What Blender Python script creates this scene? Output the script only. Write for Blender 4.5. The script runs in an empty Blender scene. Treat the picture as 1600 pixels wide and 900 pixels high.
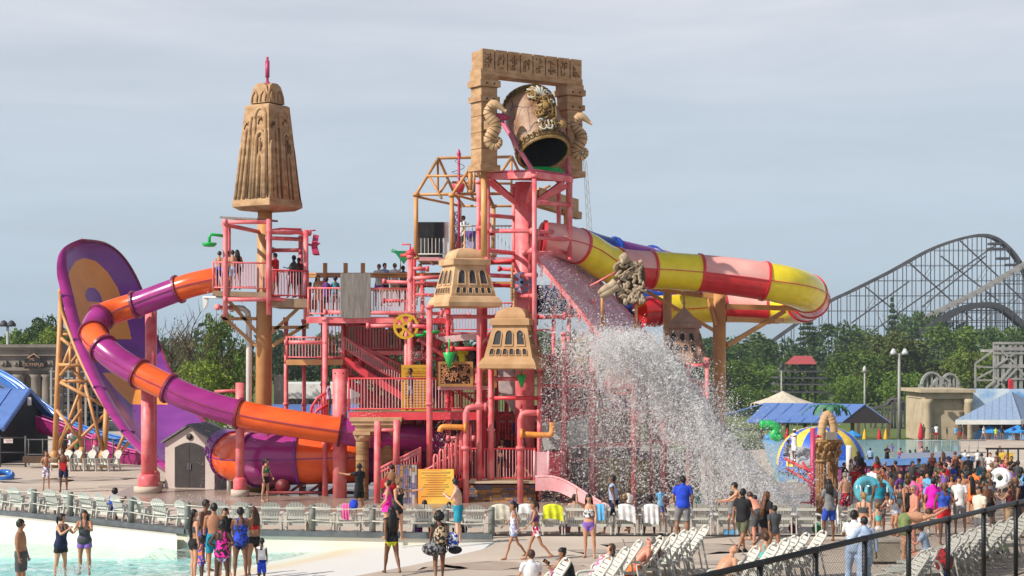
import bpy,math,random
import numpy as np
from mathutils import Vector,Matrix,Euler
R=math.radians
random.seed(11)
sc=bpy.context.scene
COL=sc.collection
# ------------------------------------------------------------------ camera
FPX,HOR,CH=2640.0,545.0,5.5
cam=bpy.data.cameras.new('camera');camo=bpy.data.objects.new('camera',cam);COL.objects.link(camo)
camo.location=(0,0,CH);camo.rotation_euler=(R(90),0,0)
cam.sensor_width=36;cam.lens=FPX/1600*36;cam.shift_y=(HOR-450)/1600
cam.clip_start=0.5;cam.clip_end=20000
sc.camera=camo
# ------------------------------------------------------------------ light
SUN_EL,SUN_DIR=39.0,Vector((-0.87,-0.49,0)).normalized()
sv=Vector((SUN_DIR.x*math.cos(R(SUN_EL)),SUN_DIR.y*math.cos(R(SUN_EL)),math.sin(R(SUN_EL))))
sun=bpy.data.lights.new('sun','SUN');suno=bpy.data.objects.new('sun',sun);COL.objects.link(suno)
sun.energy=5.0;sun.angle=R(0.6);sun.color=(1.0,0.93,0.83)
suno.rotation_euler=(-sv).to_track_quat('-Z','Y').to_euler()
w=bpy.data.worlds.new('World');sc.world=w;w.use_nodes=True
nt=w.node_tree;nt.nodes.clear()
out=nt.nodes.new('ShaderNodeOutputWorld');bg=nt.nodes.new('ShaderNodeBackground')
sky=nt.nodes.new('ShaderNodeTexSky');sky.sky_type='NISHITA';sky.sun_disc=False
sky.sun_elevation=R(SUN_EL);sky.sun_rotation=math.atan2(SUN_DIR.x,SUN_DIR.y)
sky.air_density=1.0;sky.dust_density=1.6;sky.ozone_density=1.4;sky.altitude=200
tc=nt.nodes.new('ShaderNodeTexCoord');mp=nt.nodes.new('ShaderNodeMapping')
mp.inputs['Scale'].default_value=(1.8,1.8,11.0);mp.inputs['Rotation'].default_value=(0.05,0.10,0)
nz=nt.nodes.new('ShaderNodeTexNoise');nz.inputs['Scale'].default_value=2.2;nz.inputs['Detail'].default_value=7;nz.inputs['Roughness'].default_value=0.55;nz.inputs['Distortion'].default_value=0.4
cr=nt.nodes.new('ShaderNodeValToRGB');cr.color_ramp.elements[0].position=0.36;cr.color_ramp.elements[1].position=0.68
cr.color_ramp.elements[0].color=(0.74,0.74,0.74,1);cr.color_ramp.elements[1].color=(1,1,1,1)
sx=nt.nodes.new('ShaderNodeSeparateXYZ')
mr=nt.nodes.new('ShaderNodeMapRange');mr.inputs['From Min'].default_value=0.0;mr.inputs['From Max'].default_value=0.2
mixh=nt.nodes.new('ShaderNodeMix');mixh.data_type='RGBA'
mixh.inputs['A'].default_value=(5.2,6.7,8.1,1);mixh.inputs['B'].default_value=(7.6,8.0,8.75,1)
mix=nt.nodes.new('ShaderNodeMix');mix.data_type='RGBA'
L=nt.links.new
L(tc.outputs['Generated'],mp.inputs['Vector']);L(mp.outputs[0],nz.inputs['Vector']);L(nz.outputs['Fac'],cr.inputs[0])
L(tc.outputs['Generated'],sx.inputs[0]);L(sx.outputs['Z'],mr.inputs['Value']);L(mr.outputs[0],mixh.inputs['Factor'])
mr2=nt.nodes.new('ShaderNodeMapRange');mr2.interpolation_type='SMOOTHSTEP';mr2.inputs['From Min'].default_value=0.2;mr2.inputs['From Max'].default_value=0.55;mr2.inputs['To Min'].default_value=1;mr2.inputs['To Max'].default_value=0.14
mul=nt.nodes.new('ShaderNodeMath');mul.operation='MULTIPLY';L(sx.outputs['Z'],mr2.inputs['Value']);L(cr.outputs[0],mul.inputs[0]);L(mr2.outputs[0],mul.inputs[1]);L(mul.outputs[0],mix.inputs['Factor']);L(sky.outputs[0],mix.inputs['A']);L(mixh.outputs['Result'],mix.inputs['B'])
L(mix.outputs['Result'],bg.inputs['Color']);bg.inputs['Strength'].default_value=0.088
L(bg.outputs[0],out.inputs['Surface'])
vs=sc.view_settings;vs.view_transform='Standard';vs.look='None';vs.exposure=0.12;vs.gamma=1.0;vs.use_curve_mapping=False
sc.cycles.max_bounces=8;sc.cycles.diffuse_bounces=6;sc.cycles.glossy_bounces=2;sc.cycles.transmission_bounces=6
sc.cycles.transparent_max_bounces=28;sc.cycles.volume_bounces=0;sc.cycles.use_denoising=True
# ------------------------------------------------------------------ placing
def P(px,py,Y):            # the place that lies Y metres off and shows at this spot of the photograph
 return Vector(((px-800)/FPX*Y,Y,CH-(py-HOR)/FPX*Y))
def gz(px,Y):               # the park falls away towards the back on the right
 t=max(0,min(1,(px-870)/200));t=t*t*(3-2*t)
 return t*float(np.interp(Y,[45,50.4,51.6,90,118,185,200,4000],[0,0,-.42,-1.6,-4.3,-4.45,-6.3,-6.4]))
def gxy(x,y):return gz(800+x/max(y,1)*FPX,y)
def G(px,py,z=0.0):        # the ground at this spot of the photograph
 if px<870:Y=(CH-z)*FPX/(py-HOR);return Vector(((px-800)/FPX*Y,Y,z))
 Y=20.0
 while Y<900 and HOR+(CH-z-gz(px,Y))*FPX/Y>py:Y+=.05
 return Vector(((px-800)/FPX*Y,Y,gz(px,Y)+z))
def GX(px,Y,z=0.0):return Vector(((px-800)/FPX*Y,Y,z+gz(px,Y)))
# ------------------------------------------------------------------ mesh builder
class MB:
 def __init__(s):s.v=[];s.f=[];s.m=[];s.s=[]
 def add(s,vs,fs,m=0,sm=False):
  b=len(s.v);s.v.extend([tuple(v)for v in vs])
  for f in fs:s.f.append(tuple(b+i for i in f));s.m.append(m);s.s.append(sm)
  return s
 def box(s,c,size,rz=0,m=0,rot=None,bev=0):
  hx,hy,hz=size[0]/2,size[1]/2,size[2]/2
  Rm=rot if rot is not None else Matrix.Rotation(rz,3,'Z')
  vs=[Vector(c)+Rm@Vector((x*hx,y*hy,z*hz))for z in (-1,1)for x,y in ((-1,-1),(1,-1),(1,1),(-1,1))]
  return s.add(vs,[(3,2,1,0),(4,5,6,7),(0,1,5,4),(1,2,6,5),(2,3,7,6),(3,0,4,7)],m)
 def beam(s,a,b,w_,h=None,m=0,up=(0,0,1)):
  a=Vector(a);b=Vector(b);d=b-a;ln=d.length
  if ln<1e-6:return s
  d.normalize();u=Vector(up)
  if abs(d.dot(u))>0.98:u=Vector((0,1,0))
  x=d.cross(u).normalized();z=x.cross(d)
  h=h or w_
  vs=[p+x*(i*w_/2)+z*(j*h/2)for p in (a,b)for i,j in ((-1,-1),(1,-1),(1,1),(-1,1))]
  return s.add(vs,[(0,1,2,3),(7,6,5,4),(0,4,5,1),(1,5,6,2),(2,6,7,3),(3,7,4,0)],m)
 def path(s,pts,r,n=8,m=0,closed=False,caps=True,flat=1.0,up=None):
  pts=[Vector(p)for p in pts];k=len(pts)
  rr=r if isinstance(r,(list,tuple))else [r]*k
  vs=[];prev=None
  for i,p in enumerate(pts):
   a=pts[(i-1)%k]if (closed or i>0)else p
   b=pts[(i+1)%k]if (closed or i<k-1)else p
   d=(b-a)
   d=d.normalized()if d.length>1e-9 else Vector((0,0,1))
   if prev is None:
    u=Vector(up)if up else (Vector((0,0,1))if abs(d.z)<.9 else Vector((0,1,0)))
    x=d.cross(u).normalized()
   else:x=(prev-d*prev.dot(d)).normalized()
   prev=x;z=x.cross(d)
   for j in range(n):
    t=2*math.pi*j/n
    vs.append(p+x*(math.cos(t)*rr[i])+z*(math.sin(t)*rr[i]*flat))
  fs=[]
  for i in range(k if closed else k-1):
   for j in range(n):
    a=i*n+j;b=i*n+(j+1)%n;c=((i+1)%k)*n
    fs.append((a,b,c+(j+1)%n,c+j))
  if caps and not closed:
   fs.append(tuple(range(n-1,-1,-1)));fs.append(tuple((k-1)*n+j for j in range(n)))
  return s.add(vs,fs,m,True)
 def tube(s,a,b,r,n=8,m=0,r2=None):return s.path([a,b],[r,r if r2 is None else r2],n,m)
 def lathe(s,c,prof,n=16,m=0,axis=None,sm=True,caps=True):
  c=Vector(c)
  Rm=Vector(axis).to_track_quat('Z','Y').to_matrix()if axis is not None else Matrix.Identity(3)
  vs=[]
  for r,z in prof:
   for j in range(n):
    t=2*math.pi*j/n;vs.append(c+Rm@Vector((r*math.cos(t),r*math.sin(t),z)))
  fs=[(i*n+j,i*n+(j+1)%n,(i+1)*n+(j+1)%n,(i+1)*n+j)for i in range(len(prof)-1)for j in range(n)]
  if caps:fs.append(tuple(range(n-1,-1,-1)));fs.append(tuple((len(prof)-1)*n+j for j in range(n)))
  return s.add(vs,fs,m,sm)
 def ball(s,c,rad,n=10,k=6,m=0,rot=None):
  rx,ry,rz=rad if isinstance(rad,(tuple,list))else (rad,)*3
  c=Vector(c);vs=[]
  Rm=rot or Matrix.Identity(3)
  for i in range(k+1):
   ph=math.pi*i/k;sr=max(math.sin(ph),0.02)
   for j in range(n):
    t=2*math.pi*j/n;vs.append(c+Rm@Vector((rx*sr*math.cos(t),ry*sr*math.sin(t),-rz*math.cos(ph))))
  fs=[(i*n+j,i*n+(j+1)%n,(i+1)*n+(j+1)%n,(i+1)*n+j)for i in range(k)for j in range(n)]
  fs.append(tuple(range(n-1,-1,-1)));fs.append(tuple(k*n+j for j in range(n)))
  return s.add(vs,fs,m,True)
 def prism(s,pts,ext,m=0,sm=False):
  n=len(pts);e=Vector(ext);pts=[Vector(p)for p in pts]
  vs=pts+[p+e for p in pts]
  fs=[tuple(range(n)),tuple(range(2*n-1,n-1,-1))]+[(i,n+i,n+(i+1)%n,(i+1)%n)for i in range(n)]
  return s.add(vs,fs,m,sm)
 def poly(s,pts,m=0):return s.add(pts,[tuple(range(len(pts)))],m)
 def grid(s,fn,nu,nv,m=0,sm=True,mf=None):
  vs=[fn(i/nu,j/nv)for j in range(nv+1)for i in range(nu+1)]
  b=len(s.v);s.v.extend([tuple(v)for v in vs])
  for j in range(nv):
   for i in range(nu):
    a=b+j*(nu+1)+i
    s.f.append((a,a+1,a+nu+2,a+nu+1));s.m.append(mf((i+.5)/nu,(j+.5)/nv)if mf else m);s.s.append(sm)
  return s
 def build(s,name,mats,parent=None,base=None):
  if not isinstance(mats,(list,tuple)):mats=[mats]
  me=bpy.data.meshes.new(name)
  o=bpy.data.objects.new(name,me);COL.objects.link(o)
  off=Vector((0,0,0))
  if parent is not None:
   o.parent=parent
   q=parent
   while q is not None:off+=q.location;q=q.parent
  elif base is not None:off=Vector(base);o.location=off
  va=np.array(s.v,dtype=np.float64)-np.array(off)
  me.from_pydata(va.tolist(),[],s.f)
  me.polygons.foreach_set('material_index',s.m);me.polygons.foreach_set('use_smooth',s.s)
  for mt in mats:me.materials.append(mt)
  me.update()
  return o
def tag(o,label=None,cat=None,group=None,kind=None):
 if label:o['label']=label
 if cat:o['category']=cat
 if group:o['group']=group
 if kind:o['kind']=kind
 return o
def thing(name,loc,label,cat,group=None,rz=0):
 o=bpy.data.objects.new(name,None);COL.objects.link(o);o.empty_display_size=.2
 o.location=Vector(loc);o.rotation_euler=(0,0,rz)
 return tag(o,label,cat,group)
def kids(o):return list(o.children)
def copy_tree(o,parent=None):
 ch=kids(o);c=o.copy();COL.objects.link(c);c.parent=parent
 for k_ in ch:copy_tree(k_,c)
 return c
def copy_thing(o,loc,rz,label,group=None):
 c=copy_tree(o);c.location=loc;c.rotation_euler=(0,0,rz);c['label']=label
 if group:c['group']=group
 return c
def cr_path(pts,n=8):       # smooth curve through points
 pts=[Vector(p)for p in pts];o=[]
 for i in range(len(pts)-1):
  p0=pts[max(i-1,0)];p1=pts[i];p2=pts[i+1];p3=pts[min(i+2,len(pts)-1)]
  for k in range(n):
   t=k/n
   o.append(0.5*((2*p1)+(p2-p0)*t+(2*p0-5*p1+4*p2-p3)*t*t+(3*p1-p0-3*p2+p3)*t**3))
 o.append(pts[-1]);return o
# ------------------------------------------------------------------ materials
MATS={}
def mat(name,c,rough=0.5,var=0.12,scale=3.0,bump=0.0,c2=None,spec=0.4,metal=0.0,detail=4,bscale=None,coat=0,thr=(0.35,0.65),stretch=None):
 if name in MATS:return MATS[name]
 m=bpy.data.materials.new(name);m.use_nodes=True;t=m.node_tree
 b=t.nodes['Principled BSDF']
 b.inputs['Roughness'].default_value=rough;b.inputs['Specular IOR Level'].default_value=spec;b.inputs['Metallic'].default_value=metal
 if coat:b.inputs['Coat Weight'].default_value=coat;b.inputs['Coat Roughness'].default_value=0.15
 tcn=t.nodes.new('ShaderNodeTexCoord');src=tcn.outputs['Object']
 if stretch:
  mpn=t.nodes.new('ShaderNodeMapping');mpn.inputs['Scale'].default_value=stretch;t.links.new(src,mpn.inputs[0]);src=mpn.outputs[0]
 n=t.nodes.new('ShaderNodeTexNoise');n.inputs['Scale'].default_value=scale;n.inputs['Detail'].default_value=detail
 r=t.nodes.new('ShaderNodeValToRGB');t.links.new(src,n.inputs['Vector']);t.links.new(n.outputs['Fac'],r.inputs[0])
 e=r.color_ramp.elements;e[0].position,e[1].position=thr
 ca=c2 if c2 else tuple(x*(1-var*1.6)for x in c);cb=tuple(min(1,x*(1+var))for x in c)if not c2 else c
 e[0].color=(*ca[:3],1);e[1].color=(*cb[:3],1)
 t.links.new(r.outputs[0],b.inputs['Base Color'])
 if bump:
  n2=t.nodes.new('ShaderNodeTexNoise');n2.inputs['Scale'].default_value=bscale or scale*4;n2.inputs['Detail'].default_value=6;t.links.new(src,n2.inputs['Vector'])
  bp=t.nodes.new('ShaderNodeBump');bp.inputs['Strength'].default_value=bump;bp.inputs['Distance'].default_value=0.05
  t.links.new(n2.outputs['Fac'],bp.inputs['Height']);t.links.new(bp.outputs[0],b.inputs['Normal'])
 MATS[name]=m;return m
PINK=mat('pink_paint',(0.80,0.25,0.25),0.45,c2=(0.68,0.10,0.12),scale=2.2,bump=0.05,detail=7)
RED=mat('red_paint',(0.72,0.07,0.09),0.42,c2=(0.6,0.04,0.055),scale=1.2)
MAG=mat('magenta_paint',(0.5,0.05,0.13),0.42,var=.15)
PALEP=mat('pale_pink_paint',(0.75,0.42,0.44),0.5,c2=(0.62,0.26,0.28),scale=1.0)
TAN=mat('tan_paint',(0.60,0.31,0.12),0.45,c2=(0.47,0.23,0.085),scale=1.5)
SAND=mat('carved_sandstone',(0.50,0.31,0.17),0.85,c2=(0.33,0.18,0.085),scale=2.0,bump=0.35,bscale=7,detail=6,stretch=(1,1,2.4))
SANDD=mat('sandstone_lines_and_shade',(0.17,0.085,0.04),0.9,var=.2)  # dark block joints and maze lines, also shade painted into the carving
SANDL=mat('pale_cast_stone',(0.60,0.40,0.225),0.8,c2=(0.42,0.255,0.13),scale=1.6,bump=0.2)
STONEG=mat('grey_cast_stone',(0.27,0.235,0.2),0.9,c2=(0.16,0.14,0.125),scale=0.7,bump=0.4,detail=7)
STONEB=mat('beige_cast_stone',(0.52,0.43,0.30),0.9,c2=(0.40,0.32,0.21),scale=0.8,bump=0.3,detail=7)
CASTB=mat('brown_cast_stone',(0.36,0.22,0.15),0.85,c2=(0.24,0.14,0.10),scale=2,bump=.2)
DARK=mat('dark_opening',(0.012,0.012,0.014),0.5,var=.3)
LOUVRE=mat('grey_louvre',(0.05,0.05,0.055),0.45,var=.3)
ORA=mat('orange_fibreglass',(0.85,0.125,0.02),0.2,c2=(0.68,0.075,0.014),scale=.9,detail=9,thr=(.3,.6),coat=.25,stretch=(1,1,2.5))
PUR=mat('magenta_fibreglass',(0.36,0.03,0.215),0.24,c2=(0.25,0.016,0.15),scale=.9,detail=9,thr=(.3,.6),coat=.25,stretch=(1,1,2.5))
DPUR=mat('purple_fibreglass',(0.20,0.03,0.24),0.25,var=.12,coat=.2)
WPUR=mat('wall_purple',(0.26,0.045,0.30),0.22,c2=(0.17,0.03,0.22),scale=0.5,detail=6)
WORA=mat('wall_orange',(0.9,0.33,0.05),0.38,c2=(0.78,0.26,0.045),scale=0.5)
YEL=mat('yellow_fibreglass',(0.88,0.70,0.03),0.18,var=.05,coat=.3)
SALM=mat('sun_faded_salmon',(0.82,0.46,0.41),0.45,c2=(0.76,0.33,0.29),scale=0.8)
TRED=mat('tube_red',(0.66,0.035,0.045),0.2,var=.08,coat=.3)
TBLUE=mat('tube_blue',(0.015,0.06,0.36),0.25,var=.1,coat=.3)
FLNG=mat('dark_flange',(0.22,0.025,0.07),0.4,var=.2)
GRN=mat('green_paint',(0.02,0.42,0.09),0.35,var=.12)
DGRN=mat('dark_green_panel',(0.01,0.12,0.06),0.5)
WHITE=mat('white_plastic',(0.76,0.755,0.72),0.4,c2=(0.66,0.65,0.6),scale=1.5)
OFFW=mat('off_white_resin',(0.62,0.615,0.56),0.45,c2=(0.52,0.51,0.45),scale=1.2)
GREY=mat('grey_metal',(0.3,0.3,0.31),0.45,var=.15)
WOODG=mat('weathered_wood',(0.25,0.22,0.2),0.9,c2=(0.16,0.14,0.125),scale=3,stretch=(6,6,.6),bump=.3)
WOODP=mat('weathered_post',(0.22,0.23,0.21),0.9,c2=(0.15,0.155,0.14),scale=6)
BLACK=mat('black_paint',(0.014,0.014,0.015),0.5,var=.3)
BLKSID=mat('black_siding',(0.02,0.02,0.022),0.7,c2=(0.012,0.012,0.013),scale=2,stretch=(8,8,.5))
BLUER=mat('blue_metal_roof',(0.12,0.22,0.52),0.45,var=.07)
BLUEG=mat('grey_blue_metal_roof',(0.27,0.36,0.50),0.5,var=.06)
BLUES=mat('blue_slide',(0.035,0.19,0.56),0.3,var=.12,coat=.2)
LEAD=mat('coaster_timber',(0.10,0.095,0.095),0.85,c2=(0.055,0.055,0.06),scale=.4)
STEEL=mat('galvanised_steel',(0.36,0.35,0.33),0.5,c2=(0.26,0.25,0.24),scale=.6)
BARK=mat('bark',(0.10,0.075,0.05),0.95,var=.3,scale=4)
def tint(name,c,rough=.75,var=.1):return mat(name,c,rough,var,scale=8)
# ================================================================== ground, pool, deck
CONC=mat('pool_deck_concrete',(0.56,0.475,0.39),0.85,c2=(0.44,0.365,0.295),scale=0.28,bump=0.12,bscale=9,detail=8)
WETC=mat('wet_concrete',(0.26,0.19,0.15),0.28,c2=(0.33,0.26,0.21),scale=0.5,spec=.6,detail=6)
GRASS=mat('grass',(0.13,0.18,0.035),0.95,c2=(0.075,0.115,0.025),scale=0.5,detail=8)
BEACH=mat('beach_paint',(0.80,0.77,0.68),0.6,c2=(0.70,0.66,0.54),scale=0.3,detail=6)
CURBM=mat('grey_curb',(0.10,0.115,0.125),0.7,var=.15)
edge_px=[(770,841),(772,850),(755,858),(700,871),(640,884),(560,899),(470,915),(380,935)]
edge=[G(x,y)for x,y in edge_px]
Lp=[G(x,y)for x,y in ((770,841),(560,838),(292,833),(205,823),(110,813),(0,803.5))]
Lext=Lp[-1]+(Lp[-1]-Lp[-2]).normalized()*60
far=3200
outer=[Vector((-far,-80,0)),Vector((edge[-1].x-6,-80,0))]
poly_g=[Vector((-far,far,0)),Vector((far,far,0)),Vector((far,-80,0)),Vector((edge[-1].x-2,-80,0))]+list(reversed(edge))+Lp[1:]+[Lext,Vector((-far,Lext.y+40,0))]
import bmesh
def ngon(name,pts,m,z=0.0):
 bm=bmesh.new();vs=[bm.verts.new((p.x,p.y,0))for p in pts];f=bm.faces.new(vs)
 bmesh.ops.triangulate(bm,faces=[f],ngon_method='EAR_CLIP')
 def cut(co,no):bmesh.ops.bisect_plane(bm,geom=bm.verts[:]+bm.edges[:]+bm.faces[:],plane_co=co,plane_no=no)
 for px_ in range(870,1071,20):k_=(px_-800)/FPX;cut((0,0,0),(1,-k_,0))
 for y_ in (45,50.4,51.6,60,75,90,104,118,150,185,192,200):cut((0,y_,0),(0,1,0))
 for v_ in bm.verts:v_.co.z=z+(gxy(v_.co.x,v_.co.y)if v_.co.y>1 else 0)
 me=bpy.data.meshes.new(name);bm.to_mesh(me);bm.free();me.materials.append(m)
 o=bpy.data.objects.new(name,me);COL.objects.link(o);o['kind']='structure'
 for p in me.polygons:
  if p.normal.z<0:p.flip()
 return o
ngon('ground',poly_g,CONC)
def sheet(name,pts,m,z):o=ngon(name,pts,m,z);return o
sheet('lawn',[GX(-300,150),GX(880,150),GX(1000,190),GX(1150,222),GX(1900,222),GX(2400,900),GX(-600,900)],GRASS,.05)
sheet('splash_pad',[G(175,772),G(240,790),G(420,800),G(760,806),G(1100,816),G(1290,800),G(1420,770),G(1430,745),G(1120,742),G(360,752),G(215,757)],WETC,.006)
# sloping pool floor: one sheet that starts at the deck edge and falls towards the left
def dist_edge(p):
 best=1e9
 for a,b in zip(edge[1:-1],edge[2:]):
  ab=b-a;t=max(0,min(1,(p-a).dot(ab)/ab.length_squared));best=min(best,(p-(a+ab*t)).length)
 return best
POOLF=bpy.data.materials.new('pool_floor_paint');POOLF.use_nodes=True
t=POOLF.node_tree;b=t.nodes['Principled BSDF'];b.inputs['Roughness'].default_value=.6
g=t.nodes.new('ShaderNodeNewGeometry');s_=t.nodes.new('ShaderNodeSeparateXYZ');m_=t.nodes.new('ShaderNodeMapRange');r_=t.nodes.new('ShaderNodeValToRGB')
n_=t.nodes.new('ShaderNodeTexNoise');n_.inputs['Scale'].default_value=.5;ad=t.nodes.new('ShaderNodeMath');ad.operation='MULTIPLY_ADD';ad.inputs[1].default_value=.08
t.links.new(g.outputs['Position'],s_.inputs[0]);t.links.new(g.outputs['Position'],n_.inputs['Vector'])
t.links.new(n_.outputs['Fac'],ad.inputs[0]);t.links.new(s_.outputs['Z'],ad.inputs[2]);t.links.new(ad.outputs[0],m_.inputs[0])
m_.inputs['From Min'].default_value=-1.0;m_.inputs['From Max'].default_value=0.04
t.links.new(m_.outputs[0],r_.inputs[0]);t.links.new(r_.outputs[0],b.inputs['Base Color'])
e=r_.color_ramp.elements;e[0].position=0;e[0].color=(0.26,0.66,0.68,1);e[1].position=1;e[1].color=(0.70,0.69,0.66,1)
x=e.new(.30);x.color=(0.36,0.76,0.77,1);x=e.new(.50);x.color=(0.52,0.73,0.69,1);x=e.new(.62);x.color=(0.70,0.72,0.63,1);x=e.new(.68);x.color=(0.70,0.60,0.42,1);x=e.new(.74);x.color=(0.71,0.69,0.64,1)
mb=MB()
def Lpt(u):
 k=u*(len(Lp));pts=Lp+[Lext];i=min(int(k),len(pts)-2);return pts[i].lerp(pts[i+1],k-i)
NU,NV=70,34
for_rows=[]
top=[Lpt(i/NU*.999)for i in range(NU+1)]
bot=[Vector((edge[-1].x-2-(i/NU)**1.0*60,10,0))for i in range(NU+1)]
# left flank of the sheet follows the curved concrete edge
def pfl(u,v):
 a=Lpt(u*.999)
 ecur=edge[1:];kk=v*(len(ecur)-1);i=min(int(kk),len(ecur)-2);e0=ecur[i].lerp(ecur[i+1],kk-i)
 if v>.999:e0=edge[-1]
 d=Vector((-1,-.10,0))*(u**1.4*75)
 p=e0+d
 if v<1e-6:p=a
 else:p=a.lerp(p,min(1,v*6))if v<1/6 else p
 z=-0.075*dist_edge(p)-.002
 return Vector((p.x,p.y,max(z,-1.6)))
mb.grid(pfl,NU,NV*2)
last=[pfl(i/NU,1)for i in range(NU+1)]
mb.grid(lambda u,v:pfl(u,1)+Vector((0,-40*v,0)),NU,2)
o=mb.build('pool_floor',POOLF);tag(o,kind='structure')
# pool wall below the fence line
mb=MB()
WALLM=mat('pool_wall_paint',(0.72,0.69,0.61),0.6,c2=(0.64,0.61,0.50),scale=.6,detail=6)
pts=[Lp[0]+Vector((.1,0,0))]+Lp[1:]+[Lext]
for a,b2 in zip(pts[:-1],pts[1:]):
 mb.add([a+Vector((0,-.01,-.004)),b2+Vector((0,-.01,-.004)),b2+Vector((0,-.01,-1.7)),a+Vector((0,-.01,-1.7))],[(0,1,2,3)])
a=G(275,833);b2=G(-60,797)
n=Vector((0.25,-1,0)).normalized()
mb.prism([a+Vector((0,-.03,-.02)),b2+Vector((0,-.03,-.02)),b2+n*.8+Vector((0,0,-.02)),a+n*.55+Vector((0,0,-.02))],(0,0,-1.5))
tag(mb.build('pool_wall',WALLM),kind='structure')
# water
WAT=bpy.data.materials.new('pool_water');WAT.use_nodes=True;t=WAT.node_tree;t.nodes.clear()
o_=t.nodes.new('ShaderNodeOutputMaterial');tr=t.nodes.new('ShaderNodeBsdfTransparent');tr.inputs[0].default_value=(.86,.98,.97,1)
gl=t.nodes.new('ShaderNodeBsdfGlossy');gl.inputs['Roughness'].default_value=.04;mx=t.nodes.new('ShaderNodeMixShader')
fr=t.nodes.new('ShaderNodeFresnel');fr.inputs['IOR'].default_value=1.2
nn=t.nodes.new('ShaderNodeTexNoise');nn.inputs['Scale'].default_value=2.6;nn.inputs['Detail'].default_value=5;nn.inputs['Distortion'].default_value=1
mpn=t.nodes.new('ShaderNodeMapping');mpn.inputs['Scale'].default_value=(1,.6,1);tcn=t.nodes.new('ShaderNodeTexCoord')
bp=t.nodes.new('ShaderNodeBump');bp.inputs['Strength'].default_value=.5;bp.inputs['Distance'].default_value=.12
foam=t.nodes.new('ShaderNodeBsdfDiffuse');foam.inputs[0].default_value=(.85,.88,.86,1);mx2=t.nodes.new('ShaderNodeMixShader')
fn=t.nodes.new('ShaderNodeTexNoise');fn.inputs['Scale'].default_value=1.5;fn.inputs['Detail'].default_value=9;fn.inputs['Roughness'].default_value=.7;fn.inputs['Distortion'].default_value=.8
fr2=t.nodes.new('ShaderNodeMapRange');fr2.inputs['From Min'].default_value=.50;fr2.inputs['From Max'].default_value=.72;fr2.inputs['To Max'].default_value=.75
t.links.new(tcn.outputs['Object'],mpn.inputs[0]);t.links.new(mpn.outputs[0],nn.inputs['Vector']);t.links.new(nn.outputs['Fac'],bp.inputs['Height'])
t.links.new(bp.outputs[0],gl.inputs['Normal']);t.links.new(bp.outputs[0],fr.inputs['Normal']);t.links.new(fr.outputs[0],mx.inputs[0])
t.links.new(tr.outputs[0],mx.inputs[1]);t.links.new(gl.outputs[0],mx.inputs[2])
t.links.new(mpn.outputs[0],fn.inputs['Vector']);t.links.new(fn.outputs['Fac'],fr2.inputs[0]);t.links.new(fr2.outputs[0],mx2.inputs[0])
t.links.new(mx.outputs[0],mx2.inputs[1]);t.links.new(foam.outputs[0],mx2.inputs[2]);t.links.new(mx2.outputs[0],o_.inputs[0])
mb=MB();mb.poly([Vector((-3,10,-.42)),Vector((-3,48.4,-.42)),Vector((-70,66,-.42)),Vector((-90,10,-.42))])
tag(mb.build('pool_water',WAT),kind='structure')
# curb under the rope fence, in lengths, and the dark drain channel
mb=MB();cp=[Lp[0]]+Lp[1:]+[Lext]
for a,b2 in zip(cp[:-1],cp[1:]):
 mb.beam(a+Vector((0,.02,.05)),b2+Vector((0,.02,.05)),.24,.16)
tag(mb.build('curb',CURBM),kind='structure')
mb=MB();a,b2=G(768,838),G(1345,839)
mb.beam(a+Vector((0,.3,.0)),b2+Vector((0,.3,.0)),.5,.012);tag(mb.build('drain_channel',BLACK),kind='structure')
PUD=mat('damp_concrete',(0.38,0.31,0.25),0.4,c2=(0.46,0.385,0.31),scale=1.2,detail=8)
rp=random.Random(9)
for k,(x,y,r_)in enumerate([(1010,852,.9),(930,862,.6),(1120,858,1.1),(880,889,.8),(1150,880,.7),(760,884,.8),(1270,846,.8),(1040,874,.45),(1200,850,.6),(690,888,.5),(140,748,1.3),(60,752,1.0),(205,760,.9),(30,775,1.4),(170,785,1.6),(1470,820,1.2),(1390,812,1.1),(1540,815,1.3)]):
 c=G(x,y);N_=16;pts_=[Vector((c.x+r_*1.5*math.cos(t_*6.283/N_)*rp.uniform(.5,1.25),c.y+r_*math.sin(t_*6.283/N_)*rp.uniform(.5,1.25),0))for t_ in range(N_)]
 sheet('wet_patch',pts_,PUD,.003)
# thin expansion joints in the deck
mb=MB()
for k in range(1,16):mb.beam((k*3.1-.5,26,.0),(k*3.1-.5+.6,48.9,.0),.03,.008)
for y in (46.2,43.4,40.4,37.2,34):mb.beam((1.0 if y>38 else-1,y,.0),(60,y+.4,.0),.03,.0085)
tag(mb.build('deck_joints',mat('joint_filler',(.2,.17,.14),.9)),kind='structure')
# ---- distant pools, grass bank
TEAL=mat('far_pool_water',(0.22,0.46,0.44),0.12,c2=(0.16,0.38,0.38),scale=.6,spec=.6,bump=.15,stretch=(1,.3,1))
mb=MB();mb.poly([GX(1215,121,.06),GX(1490,121,.06),GX(1500,184,.06),GX(1190,184,.06)])
tag(mb.build('activity_pool_water',TEAL),kind='structure')
BLUEW=mat('blue_ledge',(0.09,0.2,0.45),.5);MAGW=mat('maroon_pool_wall',(0.20,0.035,0.12),.6)
mb=MB()
a,b2=P(1290,744,100),P(1520,738,96)
mb.beam(a,b2,.6,1.1,m=0);mb.beam(a+Vector((0,0,.72)),b2+Vector((0,0,.72)),.9,.34,m=1)
tag(mb.build('low_pool_wall',[MAGW,BLUEW]),'low maroon wall with a blue ledge in front of the teal pool','wall')
WETS=mat('blue_grey_shallow_slab',(.2,.22,.3),.3,var=.15)
mb=MB();mb.poly([P(1405,722,98),P(1505,715,97),P(1500,706,110),P(1408,708,112)]);tag(mb.build('shallow_water',WETS),kind='structure')
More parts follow.
